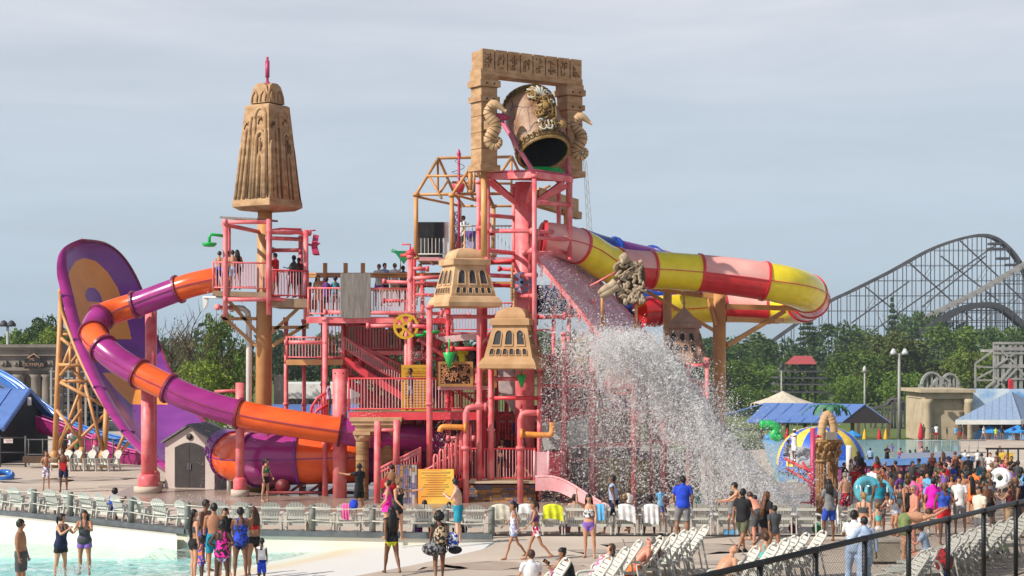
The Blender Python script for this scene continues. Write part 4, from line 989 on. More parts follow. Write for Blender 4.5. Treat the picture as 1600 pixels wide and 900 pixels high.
# pink slide at the front
root=thing('kids_slide',GX(880,60.4),'short open pink slide curving down from the front deck','slide')
sp=[P(834,748,60.6),P(862,748,60.5),P(886,757,60.2),P(910,772,59.6),(P(935,787,59)),P(952,796,58.6)]
q=cr_path(sp,5)
def slf(u,v):
 i=v*(len(q)-1);k=min(int(i),len(q)-2);p=q[k].lerp(q[k+1],i-k);a_=math.pi*u
 return p+Vector((0.05*math.cos(a_),-.42*math.cos(a_),-.22*math.sin(a_)+.1))
m_=MB();m_.grid(slf,10,25);m_.build('chute',mat('slide_inner',(.78,.12,.14),.3),root)
m_=MB();m_.grid(lambda u,v:slf(0,v)+Vector((0,-.03,-.5*u)),2,25);m_.grid(lambda u,v:slf(1,v)+Vector((0,.03,-.3*u)),2,25);m_.path([slf(0,v)for v in np.linspace(0,1,26)],.05,6);m_.path([slf(1,v)for v in np.linspace(0,1,26)],.05,6)
m_.build('side_wall',PALEP,root)
m_=MB();m_.prism([P(835,706,60.2),P(857,706,60.2),P(857,746,60.2),P(835,745,60.2)],(0,.05,0));m_.prism([P(857,706,60.25),P(877,706,60.9),P(877,745,60.9),P(857,745,60.25)],(0,.05,0),1)
for x,Y_ in ((835,60.2),(857,60.2),(877,60.9)):m_.tube(P(x,704,Y_),P(x,748,Y_),.045,6)
m_.build('entry_panel',[PALEP,mat('slide_inner',(.78,.12,.14),.3)],root)
# wheels
def wheel(x,y,Y_,rad,m,label,holes=6):
 c=P(x,y,Y_);root=thing('pinwheel',c,label,'wheel','spoked water wheels');N=72;m_=MB()
 def ring(r0,r1,a0=0,a1=2*math.pi,n=48):
  for k in range(n):
   t0=a0+(a1-a0)*k/n;t1=a0+(a1-a0)*(k+1)/n
   vs=[c+Vector((r_*math.cos(t_),y_,r_*math.sin(t_)))for y_ in (-.03,.03)for r_,t_ in ((r0,t0),(r1,t0),(r1,t1),(r0,t1))]
   m_.add(vs,[(0,1,2,3),(7,6,5,4),(1,5,6,2),(0,3,7,4),(0,4,5,1),(3,2,6,7)])
 ring(rad*.80,rad);m_.build('rim',m,root);m_=MB();ring(.02,rad*.36)
 for k in range(holes):a0=2*math.pi*k/holes;ring(rad*.35,rad*.81,a0-.21,a0+.21,4)
 m_.build('spokes',m,root);m_=MB();m_.lathe(c,[(.07,-.1),(.05,.25)],10,axis=(0,-1,0));m_.build('hub',BLACK,root)
WY=mat('wheel_yellow',(.62,.36,.02),.5);WB=mat('wheel_blue_grey',(.14,.2,.33),.5)
wheel(634,510,62.3,.47,WY,'ochre yellow spoked wheel with oval holes on the pink post');wheel(815,441,61.4,.37,WB,'blue grey spoked wheel in front of the thick pink column')
# green things
def cone(x,y0,y1,Y_,rad,label):
 a=P(x,y0,Y_);b=P(x,y1,Y_);h=a.z-b.z;m_=MB();m_.lathe(b,[(.03,0),(rad,h),(rad*.9,h+.01)],20);m_.tube(a,a+Vector((0,0,.5)),.03,6)
 thing_mesh(m_,'tipping_cone',GRN,b,label,'cone','green water cones')
cone(702,551,576,60.6,.23,'bright green cone hanging point down before the lattice panel');cone(815,586,606,60.7,.19,'small green cone hanging under the lower turret')
m_=MB();c=P(675,519,62.5);m_.lathe(c,[(.05,-.08),(.35,-.02),(.3,.06)],16);m_.lathe(P(655,524,62.5),[(.05,-.07),(.3,-.02),(.25,.05)],16);m_.tube(P(655,524,62.5),c,.05)
thing_mesh(m_,'spray_dish',GRN,c,'pair of joined green dishes left of the walkway post','spray dish')
m_=MB();m_.prism([P(615,392,63.5),P(640,392,63.5),P(637,402,63.5),P(630,412,63.5)],(0,.4,0));m_.tube(P(612,391,63.6),P(630,398,63.6),.06)
thing_mesh(m_,'tipping_bucket',mat('deep_green',(.01,.22,.08),.4),P(628,412,63.5),'dark green tipping trough left of the black board','bucket')
m_=MB();c=P(632,402,63.2);m_.lathe(P(641,400,63),[(.12,0),(.2,.1),(.1,.22)],10);m_.path([P(628,382,63),P(641,382,63),P(641,395,63)],.035,6);m_.tube(P(626,399,63),P(650,399,63),.06)
thing_mesh(m_,'valve_handle',RED,P(641,402,63),'red valve fitting on the post beside the black board','valve')
# water wheel of pink at low right and red pipe clutter inside
for (x0,y0,x1,y1,Y0)in [(700,600,760,640,65),(560,640,560,700,66),(700,700,760,700,65),(780,670,830,672,64.5),(650,610,700,612,66),(720,540,720,600,66),(600,470,640,470,66),(640,460,690,462,65.5),(780,420,835,424,64),(765,410,835,405,62.6),(765,445,800,447,62.6)]:
 pipe(ps,x0,y0,x1,y1,Y0,r_=.07,m=RED,name='cross_pipe',col=True)
m_=MB();m_.prism([P(680,527,62.4),P(745,520,62.4),P(745,530,62.4),P(695,535,62.4)],(0,.9,0));m_.build('pale_chute',mat('pale_chute',(.75,.5,.5),.4),ps)
# dark shaded wall of the machine room behind everything, with pipes and barrels
root=thing('pump_room',GX(760,69),'maroon walled pump room deep inside the play structure','building')
m_=MB();a=GX(640,69);b=GX(880,69);m_.box(((a.x+b.x)/2,70.5,1.3),(b.x-a.x,3,2.6));m_.build('wall',mat('maroon_wall',(.20,.035,.05),.7,c2=(.12,.02,.03),scale=.8),root)
m_=MB();m_.box(((a.x+b.x)/2,70.4,2.66),(b.x-a.x+.3,3.3,.12));m_.build('roof',RED,root)
root=thing('rear_decks',GX(960,68),'rear pink decks and wall panels behind the falling water','deck')
for (x0,x1,y0,y1,Y_,m)in [(845,925,600,650,66.5,mat('pink_panel',(.5,.14,.17),.6)),(860,1000,700,785,67,mat('grey_pink_panel',(.3,.2,.22),.8)),(1000,1095,705,790,67,mat('grey_pink_panel',(.3,.2,.22),.8)),(930,1010,590,640,67,mat('violet_panel',(.28,.14,.3),.6)),(1010,1090,650,690,66.5,mat('pink_panel',(.5,.14,.17),.6))]:
 m_=MB();a=P(x0,y0,Y_);b=P(x1,y1,Y_);m_.box(((a.x+b.x)/2,Y_,(a.z+b.z)/2),(b.x-a.x,.12,a.z-b.z));m_.build('wall_panel',m,root)
# ================================================================== turrets
def turret(name,label,px,ptop,pbot,wpx,Y_,ang,m,win,rows=((3,.46,.24,.11),(6,.24,.12,.055)),spire=False,nside=4,dk=DARK):
 s=Y_/FPX;base=P(px,pbot,Y_);H=(pbot-ptop)*s;W=wpx*s
 root=thing(name,base,label,'turret','stone turrets')
 ap=abs(math.cos(R(ang)))+abs(math.sin(R(ang)));side=W/ap
 def ringp(sd,z):return [base+Vector((math.cos(R(ang)-3*math.pi/4+k*math.pi/2)*sd/2**.5,math.sin(R(ang)-3*math.pi/4+k*math.pi/2)*sd/2**.5,z))for k in range(4)]
 prof=[(.90,0),(1.0,.02),(1.0,.085),(.90,.17),(.845,.19),(.60,.70),(.595,.72)]
 m_=MB();vs=[]
 for f_,z in prof:vs+=ringp(side*f_,H*z)
 fs=[(i*4+j,i*4+(j+1)%4,(i+1)*4+(j+1)%4,(i+1)*4+j)for i in range(len(prof)-1)for j in range(4)]+[(3,2,1,0)]
 m_.add(vs,fs);m_.build('body',m,root)
 m_=MB();vs=[];cp_=[(.60,.70),(.70,.71),(.70,.80),(.62,.82)]
 for f_,z in cp_:vs+=ringp(side*f_,H*z)
 m_.add(vs,[(i*4+j,i*4+(j+1)%4,(i+1)*4+(j+1)%4,(i+1)*4+j)for i in range(3)for j in range(4)]+[(3,2,1,0),(12,13,14,15)]);m_.build('cornice',m,root)
 m_=MB();vs=[];N=9
 for k in range(N+1):
  t=k/N;rr_=(.54*math.sqrt(max(0,1-(t*.96)**2.2)))if not spire else .56*((1-t)**1.1*.7+.3*math.sqrt(max(0,1-t*t))*(1-t)**.2)+.02
  vs+=ringp(side*max(rr_,.04),H*(.82+(.18 if not spire else .30)*t))
 m_.add(vs,[(i*4+j,i*4+(j+1)%4,(i+1)*4+(j+1)%4,(i+1)*4+j)for i in range(N)for j in range(4)]+[(N*4,N*4+1,N*4+2,N*4+3)],sm=False);m_.build('dome',m,root)
 m_=MB();top=base+Vector((0,0,H*(1.0 if not spire else 1.10)));m_.lathe(top,[(.09,-.05),(.05,.05),(.03,.12),(.06,.2),(.03,.28),(.03,.5),(.055,.6),(.02,.68)],10);m_.build('finial',m,root)
 for k in range(4):  # arched windows with frames cut into each face
  lo=ringp(side*.845,H*.19);hi=ringp(side*.60,H*.70);A,B,C_,D=lo[k],lo[(k+1)%4],hi[(k+1)%4],hi[k]
  n=(B-A).cross(D-A).normalized()
  if n.dot(A-(base+Vector((0,0,H*.19))))<0:n=-n
  def fp(u,v,off):return A.lerp(B,u).lerp(D.lerp(C_,u),v)+n*off
  for (cnt,vc,hh,ww)in rows:
   for q in range(cnt):
    uc=(q+.5)/cnt*.86+.07
    sh=[(-1,-1),(1,-1)]+[(math.cos(t),.45+.55*math.sin(t))for t in np.linspace(0,math.pi,7)]
    def shp(sc_,off):return [fp(uc+ww*sc_*x*.5*1.0,vc+hh*y*.62*(1 if y>0 else sc_),off)for x,y in sh]
    m_=MB();m_.prism(shp(1.0,.004),-n*.02);f=m_.build('window',dk,root)
    o_,i_=shp(1.22,.035),shp(.98,.035);m_=MB();L_=len(sh)
    m_.add(o_+i_+[p-n*.05 for p in o_]+[p-n*.05 for p in i_],[(j,(j+1)%L_,L_+(j+1)%L_,L_+j)for j in range(L_)]+[(j,2*L_+j,2*L_+(j+1)%L_,(j+1)%L_)for j in range(L_)]+[(L_+j,L_+(j+1)%L_,3*L_+(j+1)%L_,3*L_+j)for j in range(L_)])
    m_.build('frame',m,f)
 return root
rowsA=((3,.62,.36,.17),(6,.18,.15,.085))
turret('stone_turret','upper cream stone turret with grey louvred arches and a domed roof',726,388,481,118,61.2,24,SANDL,3,rowsA,dk=LOUVRE)
turret('stone_turret','lower brown stone turret with dark arches standing right of the other',803,480,577,110,60.2,-14,mat('carved_sandstone2',(.50,.30,.15),.85,c2=(.38,.21,.10),scale=1.5,bump=.2),3,rowsA)
turret('stone_turret','dark brown turret with a pointed spire in the splash',1069,490,568,84,64.5,-12,CASTB,3,((3,.66,.24,.15),(4,.24,.2,.12)),spire=True)
m_=MB();m_.tube(P(800,470,60.2),P(800,415,60.2),.04,8)
for k in range(8):m_.lathe(P(800,468-k*5,60.2),[(.06,-.02),(.06,.02)],8)
thing_mesh(m_,'threaded_rod',mat('brass_rod',(.35,.2,.06),.5),P(800,470,60.2),'brass coloured ribbed rod rising from the lower turret dome','rod')
# ================================================================== bucket tower
root=thing('bucket_tower',GX(820,62.3),'tall pink tower of a thick column and pipe frame under the tipping bucket','tower');bt=root
m_=MB();m_.lathe(GX(820,62.4),[(.36,0),(.36,P(820,285,62.4).z)],26);m_.build('column',PINK,root)
m_=MB()
fr=[P(760,276,61.0),P(836,273,60.0),P(893,281,61.8),P(880,279,64.6),P(768,276,64.4)]
for i in range(5):m_.beam(fr[i],fr[(i+1)%5],.12,.22)
m_.build('top_frame',PINK,root)
m_=MB();m_.prism([p+Vector((0,0,.11))for p in fr],(0,0,.04));m_.build('top_plate',RED,root)
for p in fr:m_=MB();m_.beam(p-Vector((0,0,.12)),P(820,322,62.4)+(p-P(820,276,62.4))*.13,.12,.16);m_.build('strut',PINK,root)
m_=MB()
for i in range(26):q=fr[0].lerp(fr[1],i/26);m_.box(q+Vector((0,0,.17)),(.05,.05,.06))
for i in range(22):q=fr[1].lerp(fr[2],i/22);m_.box(q+Vector((0,0,.17)),(.05,.05,.06))
m_.beam(fr[0]+Vector((0,0,.15)),fr[1]+Vector((0,0,.15)),.04,.04);m_.beam(fr[1]+Vector((0,0,.15)),fr[2]+Vector((0,0,.15)),.04,.04);m_.build('toothed_edge',MAG,root)
for (x,y0,y1,Y_)in ((748,284,478,62.6),(762,280,478,60.9),(835,275,560,60.0),(873,282,400,64.6),(890,280,405,61.8),(803,290,500,64.5)):pipe(root,x,y0,x,y1,Y_,r_=.085,name='post',col=True)
for a_ in ((762,361,832,361,60.9,60.2),(762,391,806,396,61,63),(820,395,832,392,62,60.2),(751,335,804,340,62.6,64.5),(838,363,870,362,60.1,62),(838,371,888,374,60.2,61.8),(838,396,885,394,60.2,62),(838,316,890,320,60.1,61.8),(748,357,762,352,62.6,61),(760,430,806,432,61,62),(835,462,810,463,60.1,62),(748,394,762,390,62.6,61),(835,430,806,430,60.2,62.4)):
 pipe(root,*a_[:5],Y2=a_[5],r_=.08,name='cross_pipe',col=True)
m_=MB();m_.prism([P(822,263,60.2),P(873,263,61.6),P(889,279,61.6),P(830,275,60.1)],(0,0,.06));m_.prism([P(822,263,60.15),P(830,276,60.0),P(824,276,60.4)],(0,.1,0))
thing_mesh(m_,'splash_plate',GRN,P(855,278,61),'bright green sloping plate under the mouth of the big bucket','plate')
# arch ---------------------------------------------------------------------
d=Vector((.83,.56,0)).normalized();n=Vector((.56,-.83,0)).normalized();O=P(752,266,60.0)
def A3(a,z,c):return O+d*a+Vector((0,0,z))-n*c       # along, up, back
arch=thing('stone_arch',O,'tall square sandstone arch with carved blocks that frames the bucket','arch')
def abox(m_,a0,a1,z0,z1,c0,c1,mi=0):
 vs=[A3(a,z,c)for z in (z0,z1)for a,c in ((a0,c0),(a1,c0),(a1,c1),(a0,c1))]
 m_.add(vs,[(3,2,1,0),(4,5,6,7),(0,1,5,4),(1,2,6,5),(2,3,7,6),(3,0,4,7)],mi)
for k,a0 in enumerate((0,3.78)):
 m_=MB();zz=[0,.22,.8,1.38,1.96,2.5,2.62,2.98,3.1]
 abox(m_,a0-.08,a0+.76,0,.22,-.08,.76)
 for z0,z1 in ((.22,.79),(.81,1.37),(1.39,1.95),(1.97,2.46),(2.62,2.98)):abox(m_,a0,a0+.68,z0,z1+.02,0,.68);abox(m_,a0-.004,a0+.684,z1-.012,z1+.014,-.004,.684,1)
 abox(m_,a0-.07,a0+.75,2.46,2.66,-.07,.75);abox(m_,a0-.09,a0+.77,3.0,3.22,-.09,.77);abox(m_,a0-.03,a0+.72,3.22,3.4,-.03,.72)
 p_=m_.build('pillar',[SAND,SANDD],arch)
 m_=MB()
 for z in (2.56,3.11):
  for u in (.18,.5):m_.lathe(A3(a0+u,z,-.075),[(.035,0),(.035,.03)],8,axis=n)
 m_.build('bolt',DARK,p_)
m_=MB();abox(m_,-.02,4.46,3.4,3.62,-.01,.72);abox(m_,.02,4.44,3.62,4.28,.05,.66)
for k in range(8):
 a0=.03+k*.553;abox(m_,a0,a0+.50,3.55,4.33,-.03,.10)
m_.build('lintel',SAND,arch)
for k in range(8):  # maze relief on each block
 a0=.03+k*.553;m_=MB();r=random.Random(k)
 for q in range(16):
  u=.10+.075*r.randrange(4);z=3.68+.072*r.randrange(7)
  if r.random()<.5:abox(m_,a0+u,a0+u+.10,z,z+.028,-.055,-.02)
  else:abox(m_,a0+u,a0+u+.03,z,z+.10,-.055,-.02)
 m_.build('maze_relief',SANDD,arch)
for a0 in (.34,4.1):pipe_a=A3(a0,0,.34);m_=MB();m_.tube(pipe_a,Vector((pipe_a.x,pipe_a.y,P(0,400,60).z)),.12,10);m_.build('carrier_post',TAN if a0>1 else TAN,arch)
# rear sign with relief lettering bars behind right pillar, seen from the back
root=thing('rear_signboard',P(870,330,66),'sand coloured carved board seen edge on behind the pink frame','sign')
m_=MB();a=P(838,293,65);b=P(900,312,67.5);hh=Vector((0,0,-.78));m_.prism([a,b,b+hh,a+hh],(.1,-.15,0));m_.beam(a+hh*.75+Vector((0,-.2,0)),b+hh*.85+Vector((.1,-.2,0)),.3,.28)
m_.build('board',SANDL,root)
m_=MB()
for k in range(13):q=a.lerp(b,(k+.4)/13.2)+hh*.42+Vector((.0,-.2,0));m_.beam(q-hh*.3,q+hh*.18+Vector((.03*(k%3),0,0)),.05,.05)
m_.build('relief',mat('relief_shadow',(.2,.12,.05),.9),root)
# bucket --------------------------------------------------------------------
T=P(823,158,61.9);B=P(850,240,60.55);ax=(B-T).normalized();bl=(B-T).length
bx=ax.cross(Vector((0,-1,0))).normalized();by=bx.cross(ax).normalized()
if by.y>0:by=-by;bx=-bx
def brad(t):return float(np.interp(t,[0,.15,.45,.8,1],[.88,.96,1.0,.98,.94]))
def bp_(th,t,off=0):r_=brad(t)+off;return T+ax*(bl*t)+(bx*math.sin(th)+by*math.cos(th))*r_   # th=0 faces the viewer
buck=thing('tipping_bucket',(T+B)/2,'giant cracked stone look bucket tipped forward, with a carved green and gold crest','bucket')
BST=bpy.data.materials.new('bucket_stone');BST.use_nodes=True;t=BST.node_tree;b_s=t.nodes['Principled BSDF'];b_s.inputs['Roughness'].default_value=.55
tcn=t.nodes.new('ShaderNodeTexCoord');vo=t.nodes.new('ShaderNodeTexVoronoi');vo.feature='DISTANCE_TO_EDGE';vo.inputs['Scale'].default_value=1.5;nz_=t.nodes.new('ShaderNodeTexNoise');nz_.inputs['Scale'].default_value=3;nz_.inputs['Detail'].default_value=5
mxv=t.nodes.new('ShaderNodeMix');mxv.data_type='VECTOR';mxv.inputs[0].default_value=.18
t.links.new(tcn.outputs['Object'],nz_.inputs['Vector']);t.links.new(tcn.outputs['Object'],mxv.inputs[4]);t.links.new(nz_.outputs['Color'],mxv.inputs[5]);t.links.new(mxv.outputs[1],vo.inputs['Vector'])
r1_=t.nodes.new('ShaderNodeValToRGB');r1_.color_ramp.elements[0].position=.0;r1_.color_ramp.elements[1].position=.03;r1_.color_ramp.elements[0].color=(.12,.07,.05,1);r1_.color_ramp.elements[1].color=(1,1,1,1)
r2_=t.nodes.new('ShaderNodeValToRGB');r2_.color_ramp.elements[0].position=.35;r2_.color_ramp.elements[1].position=.68;r2_.color_ramp.elements[0].color=(.22,.10,.045,1);r2_.color_ramp.elements[1].color=(.37,.23,.145,1)
mlt=t.nodes.new('ShaderNodeMix');mlt.data_type='RGBA';mlt.blend_type='MULTIPLY';mlt.inputs[0].default_value=1
t.links.new(vo.outputs['Distance'],r1_.inputs[0]);t.links.new(nz_.outputs['Fac'],r2_.inputs[0]);t.links.new(r2_.outputs[0],mlt.inputs[6]);t.links.new(r1_.outputs[0],mlt.inputs[7]);t.links.new(mlt.outputs[2],b_s.inputs['Base Color'])
m_=MB();m_.grid(lambda u,v:bp_(u*2*math.pi,v),48,14);m_.grid(lambda u,v:T+(bx*math.sin(u*6.2832)+by*math.cos(u*6.2832))*brad(0)*v-ax*.06*(1-v),48,3);m_.build('shell',BST,buck)
m_=MB();m_.grid(lambda u,v:bp_(-u*2*math.pi,v,-.07),40,6);m_.grid(lambda u,v:T+ax*.3+(bx*math.sin(u*6.2832)+by*math.cos(u*6.2832))*brad(0)*v,24,1);m_.build('inside',mat('bucket_inside',(.035,.035,.03),.4),buck)
GOLD=mat('aged_gold',(.36,.22,.07),.5,c2=(.2,.11,.03),scale=5)
for (t0,t1)in ((.0,.16),(.86,1.0)):
 m_=MB();m_.grid(lambda u,v:bp_(u*2*math.pi,t0+(t1-t0)*v,.025),48,1);m_.grid(lambda u,v:bp_(u*2*math.pi,t1 if v<.5 else t1,.025-.095*v),48,1)
 band=m_.build('key_band',GOLD,buck);m_=MB()
 N=30
 for k in range(N):   # Greek key
  th=2*math.pi*k/N;w2=2*math.pi/N*.74
  def q(u,v):return bp_(th+w2*u,t0+(t1-t0)*v,.04)
  for a,b in (((0,.2),(0,.8)),((0,.8),(1,.8)),((1,.8),(1,.35)),((1,.35),(.45,.35)),((.45,.35),(.45,.58)),((0,.2),(-.3,.2))):m_.beam(q(*a),q(*b),.035,.035)
 m_.build('key_pattern',mat('key_dark',(.10,.055,.02),.7),band)
m_=MB();m_.path([bp_(u*2*math.pi,1.0,-.03)for u in np.linspace(0,1,41)[:-1]],.05,6,closed=True);m_.build('lip',GOLD,buck)
# crest: feathered headdress, a face and scrolls (a plain stand-in for the carved figure)
WHT=mat('crest_white',(.5,.48,.40),.5);CG=mat('crest_green',(.03,.28,.07),.4)
cr_=MB();cw=MB();cg=MB();cd=MB()
def cp2(x,y,off=.05):return bp_(-.50+x*1.45,.47+y*1.25,off)
def blob(mb,x,y,rx,ry,dz=.06):c=cp2(x,y,dz*.4);mb.ball(c,(rx*1.4,ry*1.35,dz*1.3),10,5,rot=Matrix((bx,ax,(c-(T+ax*(bl*(.5+y)))).normalized())).transposed())
for k in range(6):a_=-2.5+k*.32;cw.path([cp2(.0,-.14),cp2(.22*math.cos(a_),-.14+.11*math.sin(a_),.1),cp2(.48*math.cos(a_),-.12+.2*math.sin(a_),.07)],[.03,.07,.035],6)
for k in range(4):a_=-.9+k*.3;cr_.path([cp2(.02,-.16),cp2(.2*math.cos(a_),-.16+.12*math.sin(a_),.1),cp2(.36*math.cos(a_),-.14+.2*math.sin(a_),.07)],[.03,.06,.03],6)
for x,y in ((.0,-.2),(-.22,-.06),(-.06,.24)):g2=MB();blob(g2,x,y,.09,.07);g2.build('jewel',CG,buck)
blob(cr_,.05,.0,.17,.2,.10)
rc=random.Random(4)
for k in range(46):
 x0,y0=rc.uniform(-.24,.26),rc.uniform(-.2,.3);a0=rc.random()*6;q_=rc.uniform(.04,.09);(cr_ if k%4 else cd if k%8 else cw).path([cp2(x0+q_*math.cos(a0+t_),y0+q_*.45*math.sin(a0+t_),.07+.03*(k%3))for t_ in np.linspace(0,4.2,7)],.03,5)
blob(cd,-.03,-.03,.05,.04,.15);blob(cd,.14,-.04,.05,.04,.17);blob(cd,.08,.13,.12,.03,.15)
cr_.path([cp2(-.22,-.15,.08),cp2(-.28,.0,.1),cp2(-.22,.15,.1),cp2(-.1,.22,.08)],.045,6);cr_.path([cp2(-.12,-.15,.08),cp2(-.17,.0,.11),cp2(-.12,.12,.1)],.04,6)
for x0 in (.05,.2):cw.path([cp2(x0+.09*math.sin(t_),.24-.075*math.cos(t_)+.03,.09)for t_ in np.linspace(1.9,4.4,8)],.035,6)
blob(cr_,-.26,.25,.16,.14,.1);cd.path([cp2(-.26+.07*math.cos(t_),.25+.035*math.sin(t_),.13)for t_ in np.linspace(0,5.5,9)],.02,5)
for k in range(5):cw.path([cp2(-.12+k*.08,.22,.08),cp2(-.14+k*.1,.32,.06)],[.035,.02],6)
c_=cr_.build('crest',GOLD,buck);cw.build('feathers',WHT,c_);cd.build('carved_lines',mat('key_dark',(.10,.055,.02),.7),c_)
# pink trunnion frame of the bucket
root=thing('a_frame',P(830,265,60.2),'pink A frame bars that carry the tipping bucket on its pivots','frame')
for (x0,y0,Y0,x1,y1,Y1)in [(780,183,60.5,834,270,60.0),(780,183,60.5,764,275,61.2),(880,205,62.3,890,280,61.8),(880,205,62.3,868,276,64.2)]:
 m_=MB();m_.tube(P(x0,y0,Y0),P(x1,y1,Y1),.08,10);m_.build('bar',mat('pink_rose',(.55,.13,.2),.45),root)
m_=MB();m_.lathe(P(781,183,60.5),[(.14,-.15),(.14,.15),(.06,.35)],14,axis=(.83,.4,0));m_.build('pivot',MAG,root)
m_=MB();m_.lathe(P(879,205,62.2),[(.14,-.15),(.14,.15)],14,axis=(.83,.4,0));m_.build('pivot',MAG,root)
# seahorses ------------------------------------------------------------------
def seahorse(x,y0,y1,Y_,label,flip=1):
 s=(y1-y0)*Y_/FPX;root=thing('seahorse_statue',P(x,y1,Y_),label,'statue','carved seahorses');o=P(x,y1,Y_)
 def q(a,b):return o+Vector((flip*a*s,0,b*s))
 body=[q(-.02,.93),q(-.10,.84),q(-.12,.74),q(-.05,.64),(q(.02,.54)),q(.03,.42),q(-.04,.30),q(-.10,.20),q(-.06,.09),q(.04,.05),q(.12,.10),q(.13,.18),q(.07,.22),q(.02,.17),q(.05,.13)]
 b=cr_path(body,6);n_=len(b);rad=[float(np.interp(i/n_,[0,.08,.16,.28,.42,.55,.7,.85,1],[.06,.075,.085,.125,.12,.085,.06,.045,.02]))*s*(1+.16*(i%2))for i in range(n_)]
 m_=MB();m_.path(b,rad,12)
 for i in range(0,n_-1,4):m_.m[i*12:(i+1)*12]=[1]*12  # every fourth ring dark, shade between the ribs painted on
 m_.build('body',[SANDL,SANDD],root)
 m_=MB();h=cr_path([q(-.10,.88),q(-.02,.95),q(.08,.92),q(.16,.86),q(.23,.80),q(.27,.79)],3);m_.path(h,[float(np.interp(i/(len(h)-1),[0,.3,.55,.8,1],[.06,.09,.06,.032,.04]))*s for i in range(len(h))],10)
 for k in range(4):p=q(-.03-.03*k,1.0-.035*k);m_.path([p-Vector((0,0,.05*s)),p+Vector((-.02*s*flip,0,.04*s))],[.03*s,.008*s],6)
 m_.ball(q(.07,.95),.02*s,6,4,1);m_.build('head',[SANDL,DARK],root)
 m_=MB();m_.prism([q(-.10,.62),q(-.2,.58),q(-.2,.42),q(-.08,.40)],(0,.03,0));m_.build('fin',SANDL,root)
seahorse(771,158,233,59.7,'carved seahorse with a curled tail on the left pillar of the arch');seahorse(906,178,249,61.6,'carved seahorse with a curled tail on the right pillar of the arch')
m_=MB();c=P(876,195,61.9);m_.ball(c,(.22,.25,.26),12,8);m_.ball(c+Vector((0,-.05,-.35)),(.17,.2,.25),12,8)
thing_mesh(m_,'carved_boss',SANDL,c,'rounded carved boss left of the right hand seahorse','statue')
# tan roof frame -------------------------------------------------------------
root=thing('roof_frame',P(700,345,65),'open tan steel roof truss frame standing behind the bucket tower','roof frame')
for (x,y,Y_,yb)in ((650,304,65.0,403),(706,305,64.0,403),(718,318,68,400),(771,322,67,400),(884,330,66,366),(735,266,64.5,300)):pipe(root,x,y,x,yb,Y_,r_=.085,m=TAN,name='post',col=True)
EV={'a':(650,304,65.0),'b':(706,305,64.0),'c':(820,302,66),'ra':(685,247,66.5),'rb':(800,245,67.5),'d':(771,322,67)}
TL=[(650,304,65,685,247,66.5),(685,247,66.5,712,307,68),(650,304,65,836,302,66),(685,247,66.5,800,245,68),(706,305,64,740,255,64.8),(740,255,64.8,771,322,66),(800,245,67.5,779,275,66),(800,245,67.5,815,277,69),(799,247,67.5,799,300,67.5),
 (684,248,66.5,684,304,66),(670,274,65.8,690,310,65),(667,275,65.7,790,275,66),(700,282,67,685,305,66),(650,307,65,720,322,67),(706,303,64,775,322,66),(722,277,64.5,740,311,65),(741,265,65,741,300,65.2),(720,322,67.5,835,322,67.5),(706,285,66.8,750,285,66.5),(743,311,65.2,757,285,65.5),(712,305,64.4,725,322,67),(836,302,66,836,322,67.5),(722,285,67,800,287,67.2),(840,280,66,884,282,66),(836,302,66,860,290,66)]
for k,(x0,y0,Y0,x1,y1,Y1)in enumerate(TL):m_=MB();m_.tube(P(x0,y0,Y0),P(x1,y1,Y1),.06 if k<8 else .05,8);m_.build('truss_bar',TAN,root)
# weather vane with a spiral
root=thing('spiral_finial',P(717,290,65.2),'thin red mast with a wire spiral and a pointed tip','finial')
m_=MB();m_.tube(P(717,400,65.2),P(717,240,65.2),.05,8);m_.lathe(P(717,246,65.2),[(.02,0),(.09,.12),(.02,.32)],8);m_.build('mast',MAG,root)
m_=MB();c=P(717,245,65.2);m_.path([c+Vector(((.08+.045*t_)*math.cos(t_*2.2),(.08+.045*t_)*math.sin(t_*2.2),-.15*t_+.05))for t_ in np.linspace(0,7,60)],.012,4);m_.build('spiral',mat('dark_wire',(.1,.06,.07),.5),root)
m_=MB();c=P(717,300,65.2);m_.lathe(c,[(.16,0),(.26,.3)],14);m_.build('bowl',RED,root)
mb=MB()
for k in range(16):q=-1 if k%2 else 1;mb.beam(P(713+q*2,330+k*4.5,66),P(713-q*2,334.5+k*4.5,66),.03,.03)
for x in (710.5,715.5):mb.beam(P(x,330,66),P(x,403,66),.04,.04)
thing_mesh(mb,'lattice_post',mat('dark_wire',(.1,.06,.07),.5),P(713,403,66),'thin dark lattice post left of the pink frame','post')
# slide tops, people screen and lilac panels up there
m_=MB();m_.box(P(743,383,67.5),(.72,.06,1.0));m_.box(P(742,366,67.4),(.8,.06,.26),m=1)
thing_mesh(m_,'info_board',[mat('lilac_board',(.42,.38,.68),.5),mat('violet_header',(.20,.12,.55),.5)],P(743,403,67.5),'lilac board with a violet header under the roof frame','board')
